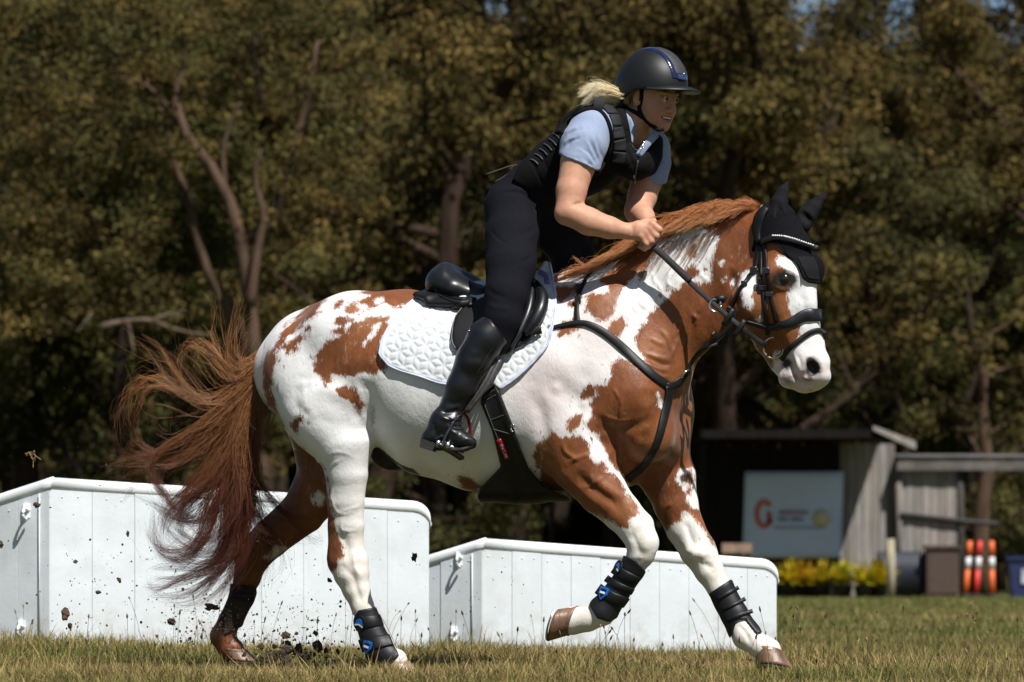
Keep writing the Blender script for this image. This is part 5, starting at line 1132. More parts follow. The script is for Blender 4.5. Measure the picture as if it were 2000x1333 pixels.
def tube_on(bvh, pl, rad, n=24, lift=0.0, sides=8):
    out = []
    for x, y in spline(pl, n):
        hp, hn = cast(bvh, x, y)
        if hp is None: hp = Vector(P(x, y, out[-1][1])) if out else None
        if hp is not None: out.append(np.array(hp) + (np.array(hn) * lift if hn is not None else 0))
    out = np.array(out)
    for _ in range(3): out[1:-1] = (out[:-2] + 2 * out[1:-1] + out[2:]) / 4
    if np.ndim(rad): rad = np.interp(np.linspace(0, 1, len(out)), np.linspace(0, 1, len(rad)), rad)
    return tube(out, rad, sides)
add('knee_block', new_mesh('kb', *tube_on(SDB, [(1048, 556), (1060, 580), (1058, 606), (1044, 634), (1026, 656)], np.array([6, 12, 14, 13, 7]) * PX, lift=.012, sides=12)), LEATHER_S, SADO)
add('knee_roll', new_mesh('kr', *tube_on(SDB, [(1044, 552), (1040, 580), (1034, 612), (1018, 648), (996, 684)], np.array([4, 8, 9, 9, 5]) * PX, lift=.014, sides=12)), LEATHER_S, SADO)
add('welt', new_mesh('welt', *merge([tube_on(SDB, [(850, 572), (868, 584), (892, 591), (912, 592)], .0032, lift=.002), tube_on(SDB, [(850, 566), (868, 578), (892, 585), (912, 586)], .0028, lift=.002)])), LEATHER, SADO)
add('piping', new_mesh('fp', *tube_on(SDB, [(903, 602), (889, 622), (884, 648), (884, 668), (891, 681)], .002, lift=.003)), mk('grey_piping', (.12, .12, .12), .4), SADO)
v_, f_ = strap_on(SDB, [(882, 603), (904, 595), (926, 588)], 11 * PX, .006, 12); add('skirt_strap', new_mesh('ss', v_, f_), LEATHER, SADO)
v_, f_ = strap_on(SDB, [(916, 578), (918, 590), (919, 600)], 9 * PX, .010, 6); add('keeper', new_mesh('kp', v_, f_), LEATHER, SADO)
v_, f_ = strap_on(SDB, [(1030, 652), (1040, 648), (1056, 644)], 16 * PX, .008, 8, lift=.01); add('girth_point', new_mesh('gp', v_, f_), LEATHER, SADO)
# girth with stud guard under the belly
GIRTH = [(941, 772), (967, 750), (974, 760), (1000, 826), (1017, 876), (1033, 915), (1062, 950), (1112, 972), (1120, 982), (1098, 986), (1060, 993), (1000, 1001), (960, 998), (940, 988), (931, 972), (936, 955), (978, 912), (961, 843), (939, 788)]
lo, hi = pbb(GIRTH, -.42, .40)
V, Q = shell(TOR, lambda gx, gy, ax_: (.012 + .03 * np.clip((gy - 890) / 70, 0, 1) ** 1.5 + .004 * (np.abs(gx - (952 + (gy - 760) * .33)) > 12)).astype(np.float32), region_fast(GIRTH), lo, hi, .0075, it=2)
GIRO = empty('girth', PC(1000, 990, 0), 'black leather stud girth guard round the belly behind the forelegs', 'girth')
add('guard', new_mesh('girth', V, Q), LEATHER, GIRO); GB = bvh_of(V, Q)
for pl in ([(945, 778), (965, 762)], [(944, 786), (968, 772)], [(955, 822), (992, 808)], [(962, 838), (996, 848)], [(945, 786), (962, 832), (982, 880)]):
    add('stitched_seam', new_mesh('seam', *tube_on(GB, pl, .0018, 10, lift=.001)), mk('seam_grey', (.06, .06, .06), .5), GIRO)
tag_m = mk('red_tag', (.30, .008, .012), .4); v_, f_ = strap_on(GB, [(974, 858), (983, 878), (991, 896)], 9 * PX, .004, 8)
tg_o = add('tag', new_mesh('tag', v_, f_), tag_m, GIRO)
def text_on(s, bvh, a, b, hgt, mat, parent, name='lettering'):
    """raised lettering from frame position a to b on a body"""
    pa = cast(bvh, *a); pb = cast(bvh, *b)
    cu = bpy.data.curves.new('t', 'FONT'); cu.body = s; cu.size = 1; cu.extrude = .02; cu.align_x = 'CENTER'; cu.align_y = 'CENTER'
    o = bpy.data.objects.new('t', cu); dg = bpy.context.evaluated_depsgraph_get(); COL.objects.link(o); bpy.context.view_layer.update()
    me_ = bpy.data.meshes.new_from_object(o.evaluated_get(bpy.context.evaluated_depsgraph_get())); bpy.data.objects.remove(o)
    A = Vector(pa[0]); B = Vector(pb[0]); X = (B - A); L_ = X.length; X.normalize(); nz_ = ((pa[1] + pb[1]) / 2).normalized(); Z = (nz_ - X * nz_.dot(X)).normalized(); Y = Z.cross(X)
    xs = [v.co.x for v in me_.vertices]; w0 = max(xs) - min(xs); kx = L_ / w0; M = Matrix(((X.x, Y.x, Z.x), (X.y, Y.y, Z.y), (X.z, Y.z, Z.z))).to_4x4(); M.translation = (A + B) / 2 + Z * .006
    ks = Matrix.Diagonal((kx, hgt, .02, 1)); me_.transform(M @ ks); me_.materials.clear()
    return add(name, me_, mat, parent)
WHITEP = mk('white_print', (.75, .75, .78), .5)
text_on('ENCORE', GB, (979, 868), (990, 893), .014, WHITEP, tg_o)
a = np.linspace(0, 6.283, 20); hp, hn = cast(GB, 1001, 836); ctr = np.array(hp) + np.array(hn) * .006
add('ring', new_mesh('gring', *tube(ctr + np.stack([np.cos(a) * 4 * PX, 0 * a, np.sin(a) * 7 * PX], 1), .0022, 6)), STEEL, GIRO)
# breastplate
BRO = empty('breastplate', PC(1308, 760, -.1), 'black leather breastplate crossing the shoulder and chest', 'breastplate')
def S_on(name, pl, wd, parent, thick=.006, n=30, lift=.002, mat=None, bvh=None):
    v_, f_ = strap_on(bvh or HB, pl, np.interp(np.linspace(0, 1, n), np.linspace(0, 1, len(wd)), wd) * PX if hasattr(wd, '__len__') else wd * PX, thick, n, lift); return add(name, new_mesh(name, v_, f_), mat or LEATHER, parent)
def S_free(name, pts, wd, parent, nrm=(0, -1, 0), thick=.005, n=30, mat=None):
    p_ = spline(pts, n); v_, f_ = strap(p_, np.tile(np.array(nrm, float), (len(p_), 1)), wd * PX, thick); return add(name, new_mesh(name, v_, f_), mat or LEATHER, parent)
S_on('shoulder_strap', [(1032, 652), (1074, 643), (1128, 632), (1160, 639), (1198, 664), (1245, 707), (1280, 738), (1312, 758)], [8, 8, 10, 14, 16, 17, 17, 16], BRO, .007, 50, .004)
S_on('wither_strap', [(1129, 634), (1127, 610), (1131, 578), (1146, 545), (1162, 524)], [13, 9, 9, 8, 8], BRO, .006, 24, .003)
S_on('chest_strap', [(1306, 755), (1304, 776), (1296, 813), (1284, 860), (1261, 903), (1225, 936)], [24, 20, 16, 15, 17, 18], BRO, .007, 36, .006)
S_on('far_strap', [(1300, 757), (1322, 748), (1342, 724)], [16, 18, 12], BRO, .007, 14, .006)
S_free('martingale_fork', [P(1338, 736, yc(1338) - .10), P(1352, 706, yc(1352) - .10), P(1372, 682, -.42), P(1402, 660, -.44), P(1428, 636, -.46), P(1434, 612, -.47), P(1420, 600, -.48)], 8, BRO)
S_free('martingale_branch', [P(1372, 683, -.40), P(1396, 674, -.36), P(1416, 668, -.34), P(1418, 650, -.34), P(1404, 642, -.34), P(1390, 656, -.36)], 6, BRO)
for (x, y) in ((1131, 566), (1130, 590), (1076, 643)):
    hp, hn = cast(HB, x, y); sz = np.array((6, 4, 8)) * PX if x > 1100 else np.array((4, 4, 6)) * PX
    c = np.array(hp) + np.array(hn) * .008; add('buckle', new_mesh('bk', *boxv(c - sz * (1, .8, 1), c + sz * (1, .8, 1)), False), LEATHER if x > 1100 else STEEL, BRO)
a = np.linspace(0, 6.283, 32)
add('martingale_ring', new_mesh('mr', *tube(P(1397, 597, -.49) + np.stack([np.cos(a) * 11 * PX, np.sin(a) * .004, np.sin(a) * 12 * PX], 1), .0042, 8)), STEEL, BRO)
add('rein_stop', new_mesh('rs', *tube([P(1399, 587, -.485), P(1410, 583, -.475), P(1417, 588, -.475)], .016, 12)), LEATHER, BRO)
add('chest_buckle', new_mesh('cb', *tube([P(1330, 738, yc(1330) - .13), P(1338, 727, yc(1330) - .13), P(1345, 722, yc(1330) - .12)], .005, 8)), STEEL, BRO)
# ear bonnet
BON = [(1489, 401), (1474, 424), (1463, 450), (1461, 478), (1470, 494), (1482, 486), (1494, 476), (1512, 473), (1524, 482), (1537, 499), (1554, 513), (1562, 530), (1568, 545), (1580, 553), (1603, 556), (1612, 530), (1605, 470), (1590, 440), (1570, 405), (1530, 380), (1500, 385)]
lo, hi = pbb(BON, -.62, -.16)
V, Q = shell(HEAD, .012, region_fast(BON), lo, hi, .0042, it=2)
BONO = empty('ear_bonnet', PH(1520, 440), 'black crocheted ear bonnet over the horse\'s poll and ears', 'ear bonnet')
add('crochet', new_mesh('bonnet', V, Q), KNIT, BONO); BNB = bvh_of(V, Q)
for pts, rr, dd in (([(1514, 456), (1517, 425), (1522, 395), (1530, 372), (1538, 356)], [17, 20, 17, 11, 2.5], -.06), ([(1566, 440), (1577, 420), (1590, 403), (1602, 388), (1612, 375)], [18, 19, 15, 9, 2.5], .06)):
    E = Body(); E.chain([PH(x, y, dd) for x, y in pts], [px(r * .75, r) for r in rr], k=.004, lat=(.3, .95, 0) if dd < 0 else (.2, -.6, .7))
    E.ell(PH(pts[1][0] + (9 if dd < 0 else -6), pts[1][1], dd + (-.05 if dd < 0 else -.05)), px(9, 15, 40), .01, ax=[(.97, 0, .2), (0, 1, 0), (-.2, 0, .97)] if dd < 0 else [(.7, 0, .7), (0, 1, 0), (-.7, 0, .7)], sub=True)
    lo, hi = E.bounds(.02); F, ax = E.field(lo, hi, .0036); V, Q = nets(F, np.array([q[0] for q in ax]), .0036); V = relax(V, Q, 2)
    add('ear_cover', new_mesh('ear', V, Q), CLOTHB, BONO)
TIP = [(1556, 500), (1590, 502), (1598, 520), (1601, 548), (1578, 546), (1566, 524)]
lo, hi = pbb(TIP, -.62, -.2); V, Q = shell(HEAD, .016, region_fast(TIP), lo, hi, .004, it=1); add('cloth_point', new_mesh('tip', V, Q), CLOTHB, BONO)
for pl in ([(1496, 474), (1514, 473), (1526, 484), (1540, 502), (1560, 516), (1570, 544)],): add('cord_edge', new_mesh('ce', *tube_on(BNB, pl, .003, 26, lift=.002)), CLOTHB, BONO)
# bridle
BRI = empty('bridle', PH(1500, 640, -.1), 'black leather bridle with crystal browband and padded noseband', 'bridle')
S_on('crown_piece', [(1484, 474), (1480, 450), (1486, 424), (1497, 408)], [10, 22, 24, 18], BRI, .012, 16, .004, bvh=BNB)
add('crown_piping', new_mesh('cp', *tube_on(BNB, [(1480, 466), (1476, 442), (1482, 420), (1492, 406)], .0022, 16, lift=.014)), STITCH, BRI)
MIXB = BVHTree.FromPolygons(np.vstack([HV, V]).tolist(), np.vstack([HQ, Q + len(HV)]).tolist())
S_on('browband', [(1488, 474), (1510, 466), (1532, 467), (1562, 475), (1590, 485), (1597, 484)], 11, BRI, .008, 30, .006, bvh=BNB)
cb = spline([(1512, 463), (1532, 465), (1562, 474), (1592, 484)], 22); cr_ = []
for x, y in cb:
    hp, hn = cast(BNB, x, y)
    if hp is None: continue
    c = np.array(hp) + np.array(hn) * .017; r0 = 2.4 * PX
    cr_.append((c + r0 * np.array([(1, 0, 0), (-1, 0, 0), (0, 1, 0), (0, -1, 0), (0, 0, 1), (0, 0, -1)]), [np.array([[0, 2, 4], [2, 1, 4], [1, 3, 4], [3, 0, 4], [2, 0, 5], [1, 2, 5], [3, 1, 5], [0, 3, 5]])]))
BBO = [o for o in BRI.children if o.name.startswith('browband')][0]
for vv, ff in cr_: add('crystal', new_mesh('crystal', vv, ff, False), mk('crystal_white', (.85, .86, .88), .12, .05, 5, spec=.8), BBO)
S_on('cheekpiece', [(1492, 474), (1496, 500), (1498, 528), (1504, 571), (1517, 630)], 8, BRI, .006, 26, .003)
S_on('noseband_hanger', [(1486, 480), (1487, 520), (1489, 556), (1494, 606), (1500, 655)], 8, BRI, .006, 26, .003)
S_on('throatlatch', [(1482, 478), (1478, 516), (1466, 540), (1448, 565), (1434, 592), (1428, 615)], 9, BRI, .006, 24, .004)
S_on('noseband', [(1500, 641), (1530, 635), (1548, 629), (1572, 617), (1592, 616), (1604, 617)], [11, 13, 17, 22, 25, 24], BRI, .011, 30, .001, mat=LEATHER_S)
S_on('flash_strap', [(1612, 652), (1600, 646), (1584, 649), (1562, 664), (1540, 684), (1527, 703)], 10, BRI, .006, 28, .003)
S_on('curb_strap', [(1500, 641), (1478, 634), (1458, 628)], 10, BRI, .008, 10, .002)
for (x, y, w_, h_) in ((1498, 530, 7, 5), (1488, 548, 7, 5), (1490, 562, 7, 4), (1474, 530, 7, 6), (1504, 575, 7, 4), (1455, 556, 6, 4)):
    hp, hn = cast(HB, x, y)
    c = np.array(hp) + np.array(hn) * .009; s_ = np.array((w_, 3, h_)) * PX; add('buckle', new_mesh('bk', *boxv(c - s_, c + s_), False), LEATHER_S, BRI)
    add('buckle_frame', new_mesh('bkf', *tube([c + np.array((-s_[0], -.006, s_[2])), c + np.array((s_[0], -.006, s_[2])), c + np.array((s_[0], -.006, -s_[2]))], .0012, 5)), STEEL, BRI)
hp, hn = cast(HB, 1510, 682); yb = hp[1] - .012
a = np.linspace(-2.2, 4.0, 40)
add('bit_ring', new_mesh('bit', *tube(P(1511, 680, yb) + np.stack([np.cos(a) * 19 * PX, -.01 * np.cos(a), np.sin(a) * 20 * PX], 1), .0046, 8)), mk('brass_steel', (.55, .48, .34), .25, .2, 20, metal=1), BRI)
add('mouthpiece', new_mesh('mp', *tube([P(1513, 697, yb), P(1522, 690, yb), P(1531, 674, yb)], .0052, 8)), mk('brass_steel', (.5, .4, .3)), BRI)
# reins
REINL = mk('rein_leather', (.006, .006, .006), .62, .4, 60, .6, 300, spec=.25, bdist=.002)
REO = empty('reins', P(1390, 590, -.48), 'long black leather reins from the bit to the rider\'s hands', 'reins')
S_free('near_rein', [P(1496, 675, yb - .01), P(1470, 658, yb - .03), P(1440, 634, -.53), P(1397, 597, -.49), P(1340, 545, -.44), P(1278, 484, -.41)], 10, REO, nrm=(.1, -1, .25), thick=.004, mat=REINL)
S_free('rein_grip', [P(1348, 549, -.45), P(1310, 513, -.43), P(1276, 482, -.412)], 13, REO, nrm=(.1, -1, .25), thick=.007, mat=REINL)
for x, y in ((1424, 618), (1446, 640)): S_free('rein_stopper', [P(x + 8, y - 14, -.535), P(x, y, -.54), P(x - 12, y + 16, -.53)], 9, REO, thick=.006, n=8)
S_free('far_rein', [P(1590, 668, -.30), P(1500, 600, -.20), P(1400, 520, -.12), P(1290, 462, -.2)], 9, REO, nrm=(0, 1, .2))
# boots on the legs
BOOTC = mk('black_neoprene', (.006, .0065, .009), .5, .3, 40, .4, 260, spec=.4, bdist=.002)
BLUE = mk('blue_badge', (.01, .13, .55), .3, .1, 20); WHB = mk('white_badge', (.7, .74, .8), .4, .05)
def leg_boot(poly, ysel, label, straps, badges, inf=.011, mat=None):
    q = np.asarray(poly, float); cx_, cy_ = q.mean(0)
    o = empty('tendon_boot', P(cx_, q[:, 1].max(), ysel), label, 'leg boot', 'horse leg boots')
    lo, hi = pbb(poly, ysel - .12, ysel + .12); V, Q = shell(H, inf, region_fast(poly), lo, hi, .0042, it=2)
    add('shell', new_mesh('boot', V, Q), mat or BOOTC, o); B = bvh_of(V, Q)
    for pl, wd in straps: v_, f_ = strap_on(B, pl, wd * PX, .007, 16, .0); add('strap', new_mesh('bs', v_, f_), LEATHER, o)
    for (x, y, r0, kind_) in badges:
        hp, hn = cast(B, x, y)
        if hp is None: continue
        c = np.array(hp) + np.array(hn) * .010; nn_ = np.array(hn); u_ = np.cross(nn_, (0.35, 0, 1.)); u_ /= np.linalg.norm(u_); w2 = np.cross(u_, nn_)
        def disc(shape, k, lift, mt, nm, parent):
            s_ = np.asarray(shape, float) * r0 * PX * k; m_ = len(s_); V0 = c + nn_ * lift + u_ * s_[:, :1] + w2 * s_[:, 1:]; V1 = V0 - nn_ * .008
            i_ = np.arange(m_); j_ = (i_ + 1) % m_; top = np.stack([np.full(m_, 2 * m_), i_, j_], 1); sd_ = np.stack([i_, i_ + m_, j_ + m_, j_], 1)
            return add(nm, new_mesh(nm, np.vstack([V0, V1, (c + nn_ * lift + u_ * s_[:, 0].mean() + w2 * s_[:, 1].mean())[None]]), [top, sd_], False), mt, parent)
        if kind_ == 'round':
            th = np.linspace(0, 6.283, 20, endpoint=False); sh = np.stack([np.cos(th), np.sin(th) * 1.1], 1)
            b0 = disc(sh, 1.25, .000, BOOTC, 'badge', o); disc([(-.8, -.3), (-.5, .55), (0, .85), (.5, .55), (.8, -.3), (0, .05)], 1.0, .002, BLUE, 'emblem', b0); disc([(-.85, -.65), (-.85, -.4), (0, -.08), (.85, -.4), (.85, -.65), (0, -.35)], 1.0, .002, WHB, 'stripe', b0)
        else:
            sh = [(-.9, .9), (0, 1.05), (.9, .9), (.85, -.1), (0, -1.1), (-.85, -.1)]
            b0 = disc(sh, 1.25, .000, BLUE, 'badge', o); disc(sh, .85, .0015, BOOTC, 'shield', b0); disc([(-.65, -.12), (-.65, .3), (.65, .3), (.65, -.12)], 1.0, .003, WHB, 'stripe', b0)
    return o
leg_boot([(690, 1208), (700, 1192), (735, 1186), (746, 1215), (765, 1252), (780, 1280), (770, 1290), (735, 1303), (718, 1300), (704, 1255)], yc(710) - .15, 'black boot with two blue badges on the planted near hind leg', [([(694, 1222), (716, 1216), (744, 1212)], 24), ([(705, 1262), (732, 1256), (764, 1250)], 26)], [(704, 1217, 11, 'round'), (719, 1265, 10, 'shield')])
leg_boot([(1216, 1084), (1240, 1094), (1262, 1117), (1250, 1140), (1212, 1204), (1190, 1216), (1166, 1208), (1150, 1182), (1158, 1165), (1190, 1115)], yc(1200) - .18, 'black boot with blue badges on the raised near foreleg', [([(1198, 1110), (1216, 1122), (1244, 1136)], 20), ([(1168, 1150), (1192, 1166), (1222, 1178)], 22), ([(1184, 1130), (1206, 1144), (1236, 1156)], 14)], [(1209, 1110, 11, 'round'), (1180, 1160, 10, 'shield')])
leg_boot([(1384, 1160), (1430, 1130), (1442, 1150), (1470, 1195), (1489, 1236), (1478, 1238), (1456, 1210), (1440, 1212), (1426, 1248), (1414, 1232)], yc(1430) + .15, 'plain black boot on the outstretched far foreleg', [([(1402, 1170), (1424, 1158), (1442, 1148)], 8), ([(1412, 1190), (1436, 1180), (1456, 1170)], 8), ([(1420, 1212), (1444, 1202), (1470, 1194)], 8)], [])
leg_boot([(450, 1140), (500, 1146), (503, 1164), (478, 1222), (440, 1240), (424, 1220), (446, 1168)], yc(470) + .17, 'dusty brown boot on the far hind leg behind the tail', [([(452, 1160), (474, 1166), (496, 1168)], 14)], [], mat=mk('dusty_neoprene', (.030, .017, .010), .85, .5, 14, .5, 120))
# ================================================================== the rider
RID = empty('person', P(985, 890, -.2), 'rider in black body protector, pale blue polo shirt and dark breeches', 'person')
O = P(1273, 188, -.20); sH = 1.1; fv = np.array((.77, -.64, 0)); lv = np.array((.64, .77, 0)); uv = np.array((0, 0, 1.0))
pt = math.radians(11); fv, uv = fv * math.cos(pt) + uv * -math.sin(pt), uv * math.cos(pt) + fv * math.sin(pt)
def Lc(f, l, u): return O + sH * (fv * f + lv * l + uv * u)
HA = [fv, lv, uv]
def se(*r): return np.array(r) * sH
K = Body()
K.ell(Lc(-.008, 0, .03), se(.098, .077, .095), .02, HA)
K.chain([Lc(.025, 0, -.02), Lc(.046, 0, -.07), Lc(.062, 0, -.10)], [(.070 * sH, .064 * sH), (.056 * sH, .050 * sH), (.034 * sH, .030 * sH)], k=.02, k0=.03, lat=lv)
K.ell(Lc(.078, 0, -.104), se(.017, .022, .016), .015, HA)
for s_ in (-1, 1):
    K.ell(Lc(.058, s_ * .040, -.042), se(.030, .026, .028), .02, HA)
    K.ell(Lc(.083, s_ * .029, .021), se(.014, .025, .009), .012, HA)
    K.ell(Lc(.103, s_ * .031, -.001), se(.016, .016, .011), .010, HA, sub=True)
    K.ell(Lc(.086, s_ * .031, -.002), se(.013, .015, .011), .006, HA)
    K.ell(Lc(.101, s_ * .013, -.044), se(.011, .009, .008), .006, HA)
    K.ell(Lc(-.004, s_ * .079, -.012), se(.021, .010, .033), .008, HA); K.ell(Lc(.0, s_ * .089, -.008), se(.011, .007, .018), .005, HA, sub=True)
K.seg(Lc(.088, 0, .012), Lc(.110, 0, -.036), .009 * sH, .0125 * sH, .012, lv)
K.ell(Lc(.088, 0, -.063), se(.012, .031, .0065), .006, HA); K.ell(Lc(.086, 0, -.085), se(.010, .022, .0065), .006, HA)
K.ell(Lc(.099, 0, -.0735), se(.018, .026, .0048), .003, HA, sub=True); K.ell(Lc(.088, -.026, -.070), se(.014, .008, .004), .003, HA, sub=True)
K.chain([Lc(-.018, 0, -.05), P(1244, 232, -.18), P(1222, 262, -.16)], [.058, .052, .07], k=.02, k0=.03)
SL = np.array((.72, .69, -.08))
K.chain([P(1228, 240, -.165), P(1190, 275, -.145), P(1130, 310, -.11), P(1060, 345, -.06), P(1010, 392, -.03)], [(.09, .065), (.13, .075), (.12, .08), (.11, .07), (.13, .07)], k=.03, k0=.03, lat=SL)
ARM_N = [P(1150, 264, -.30), P(1130, 318, -.355), P(1116, 372, -.39), P(1111, 414, -.41), P(1150, 433, -.42), P(1190, 445, -.42), P(1226, 453, -.41)]
ARM_NR = px(34, 34, 29, 26, 26, 21, 14.5)
ARM_F = [P(1274, 292, -.03), P(1266, 340, -.05), P(1254, 385, -.08), P(1246, 412, -.12), P(1258, 424, -.19), P(1272, 446, -.24)]
ARM_FR = px(33, 32, 28, 26, 20, 15)
K.seg(P(1190, 262, -.19), ARM_N[0], .075, .072, .04); K.seg(P(1235, 262, -.13), ARM_F[0], .07, .066, .04)
K.chain(ARM_N, ARM_NR, k=.012, k0=.03); K.chain(ARM_F, ARM_FR, k=.012, k0=.03)
K.ell(P(1099, 420, -.42), px(13, 14, 14), .02)
# near hand closed on rein and mane
yh_ = -.41
K.chain([P(1226, 452, yh_), P(1246, 451, yh_ - .005), P(1264, 452, yh_ - .005)], [px(12, 15), px(12, 19), px(12, 19)], k=.01, k0=.012)
for kn, pip, dip, tip_, r0 in (((1275, 440), (1287, 449), (1283, 462), (1272, 466), 7.2), ((1269, 448), (1281, 461), (1275, 472), (1264, 472), 7.4), ((1262, 456), (1272, 471), (1266, 481), (1255, 478), 7.0), ((1254, 463), (1263, 477), (1259, 486), (1250, 482), 6.2)):
    i_ = r0; K.chain([P(*kn, yh_ - .018), P(*pip, yh_ - .022), P(*dip, yh_ + .004), P(*tip_, yh_ + .016)], [v * PX for v in (r0 * 1.05, r0, r0 * .9, r0 * .75)], k=.003, k0=.008)
    K.ell(P(kn[0], kn[1] - 1, yh_ - .022), px(7, 6, 7), .006)
K.chain([P(1246, 440, yh_ + .02), P(1264, 434, yh_ + .04), P(1280, 444, yh_ + .045)], [v * PX for v in (8, 7.5, 6)], k=.004, k0=.01)
K.chain([P(1272, 446, -.24), P(1282, 458, -.26)], px(15, 13), k=.01); 
for j_ in range(4): K.chain([P(1280 + j_, 446 + j_ * 6, -.255 - .002 * j_), P(1292, 456 + j_ * 6, -.27), P(1288, 464 + j_ * 6, -.275)], px(6.5, 6.5, 5.5), k=.003)
lo, hi = K.bounds(.02); hK = .0042
F, ax = K.field(lo, hi, hK); V, Q = nets(F, np.array([q[0] for q in ax]), hK); del F
V = relax(V, Q, 1, .5); KN = vnorm(V, Q); kp = toPX(V)
V = sculpt(V, KN, [([(1140, 398), (1128, 398), (1118, 402)], 3, -3), ([(1232, 440), (1236, 452), (1232, 464)], 3, -1.2), ([(1289, 214), (1284, 220), (1285, 226)], 2.4, -1.2)])
loc = (V - O) / sH; lf = loc @ fv; ll = loc @ lv; lu = loc @ uv
lip = np.exp(-(((np.abs(ll) / .031) ** 4) + ((lu + .0735) / .016) ** 4)) * (lf > .07)
cheek = np.exp(-(((np.abs(ll) - .045) / .02) ** 2 + ((lu + .045) / .02) ** 2)) * (lf > .03) + .7 * np.exp(-((ll / .015) ** 2 + ((lu + .038) / .014) ** 2)) * (lf > .09)
brow = np.exp(-(((np.abs(ll) - .031) / .021) ** 4 + ((lu - .0275 + np.abs(np.abs(ll) - .034) * .22) / .0040) ** 2)) * (lf > .06) + .9 * np.exp(-(((np.abs(ll) - .031) / .017) ** 4 + ((lu - .0075) / .0035) ** 2)) * (lf > .06)
hand = np.exp(-(((kp[:, 0] - 1275) / 24) ** 2 + ((kp[:, 1] - 462) / 26) ** 2)) * .6 + .6 * np.exp(-(((kp[:, 0] - 1092) / 16) ** 2 + ((kp[:, 1] - 424) / 16) ** 2))
scalp = np.clip((lu - .045) / .01, 0, 1) * (lf < .06) + np.clip((-.02 - lf) / .02, 0, 1) * np.clip((lu + .05) / .02, 0, 1) * (np.abs(ll) < .12) * (lu < .2)
me = new_mesh('skin', V, Q)
cc = np.tile(np.array((.52, .27, .175)), (len(V), 1))
def blend(c, f, t): return c * (1 - f[:, None]) + np.array(t) * f[:, None]
cc = blend(cc, np.clip(.45 * cheek + .4 * hand, 0, 1), (.52, .17, .11)); cc = blend(cc, np.clip(lip, 0, 1) * .8, (.38, .10, .08)); cc = blend(cc, np.clip(brow, 0, 1) * .85, (.06, .03, .018)); cc = blend(cc, np.clip(scalp, 0, 1), (.50, .36, .17))
attr(me, 'skin_col', cc, 'FLOAT_COLOR')
SKIN = mk('skin', (.95, .95, .95), .55, .10, 55, .5, 420, spec=.35, attrname='skin_col', sss=.08, bdist=.0012)
add('body', me, SKIN, RID); SKB = bvh_of(V, Q)
def sphere(c, r, n=16, m=10, ax3=None):
    r = np.broadcast_to(np.asarray(r, float), (3,)); u_, v_ = np.meshgrid(np.linspace(0, 2 * np.pi, n, endpoint=False), np.linspace(.03, np.pi - .03, m))
    X_ = np.stack([np.sin(v_) * np.cos(u_), np.sin(v_) * np.sin(u_), np.cos(v_)], -1).reshape(-1, 3) * r
    X_ = X_ @ (np.eye(3) if ax3 is None else np.asarray(ax3)) + c; i = np.arange(m - 1)[:, None] * n; j = np.arange(n)[None]
    return X_, [np.stack([i + j, i + n + j, i + n + (j + 1) % n, i + (j + 1) % n], -1).reshape(-1, 4)]
for s_ in (-1, 1):
    e_ = add('eye', new_mesh('eyeball', *sphere(Lc(.0875, s_ * .031, -.0015), .0125 * sH)), mk('eye_white', (.62, .56, .52), .15, .05), RID)
    g_ = fv * .97 - lv * .05
    add('iris', new_mesh('iris', *sphere(Lc(.0875, s_ * .031, -.0015) + g_ * .0058 * sH, .0086 * sH, 12, 8)), mk('iris_brown', (.03, .02, .015), .1, .2), e_)
tv, tf = [], None
a = np.linspace(-1.1, 1.1, 16); tp = [Lc(.078 + .017 * math.cos(q), .0225 * q, -.0715 + .002 * q * q) for q in a]
v_, f_ = strap(np.array(tp), np.array([fv * math.cos(q * .8) + lv * math.sin(q * .8) for q in a]), .0065, .002); add('teeth', new_mesh('teeth', v_, f_), mk('tooth_white', (.72, .68, .62), .25, .05), RID)
# hair
HB_ = hair_mat('blonde_hair', (.70, .56, .30), (.95, .88, .66), (.55, .40, .20))
hg = []; r_ = np.random.default_rng(21)
for i in range(46):
    e_ = (1131 + r_.uniform(-3, 22), 186 + r_.uniform(-18, 16)); y0 = -.20 + r_.normal(0, .03)
    hg.append([P(1214 + r_.normal(0, 3), 190 + r_.normal(0, 5), y0), P(1185, 184 + r_.normal(0, 5) + (e_[1] - 186) * .5, y0), P(1158, 179 + (e_[1] - 186) * .8, y0), P(e_[0], e_[1] + 8, y0 - .01)])
add_hair('ponytail', hair(hg, 26, .016, .014, .0008, seg=10, wave=.004, seed=4), HB_, RID)
hg = [[Lc(-.005 - .01 * k, -.084, .045), Lc(.0 - .012 * k, -.087, .02), Lc(-.015 - .012 * k, -.084, -.008 - .006 * k)] for k in range(4)]
add_hair('temple_hair', hair(hg[:3], 9, .010, .010, .0007, seg=8, wave=.002, seed=6), HB_, RID)
# breeches
BR = Body()
BR.ell(P(1006, 396, -.03), px(54, 84, 48), .03)
BR.chain([P(1006, 398, -.03), P(1046, 352, -.05)], [px(82, 48), px(66, 44)], k=.03, lat=(.45, .89, 0))
BR.ell(P(988, 412, -.11), px(38, 46, 40), .04)
BR.chain([P(1004, 418, -.12), P(1001, 462, -.21), P(998, 520, -.31), P(988, 575, -.375), P(981, 622, -.395), P(966, 668, -.395)], [px(50, 50), px(48, 52), px(44, 48), px(38, 40), px(35, 36), px(28, 30)], k=.02, k0=.05)
BR.chain([P(1040, 415, .05), P(1096, 455, .13), P(1118, 495, .20), P(1105, 560, .25), P(1070, 640, .28), P(1050, 690, .28)], [px(50, 50), px(48, 50), px(40, 42), px(34, 36), px(32, 34), px(26, 28)], k=.02, k0=.05)
lo, hi = BR.bounds(.02); F, ax = BR.field(lo, hi, .0068); V, Q = nets(F, np.array([q[0] for q in ax]), .0068); V = relax(V, Q, 9); NN = vnorm(V, Q)
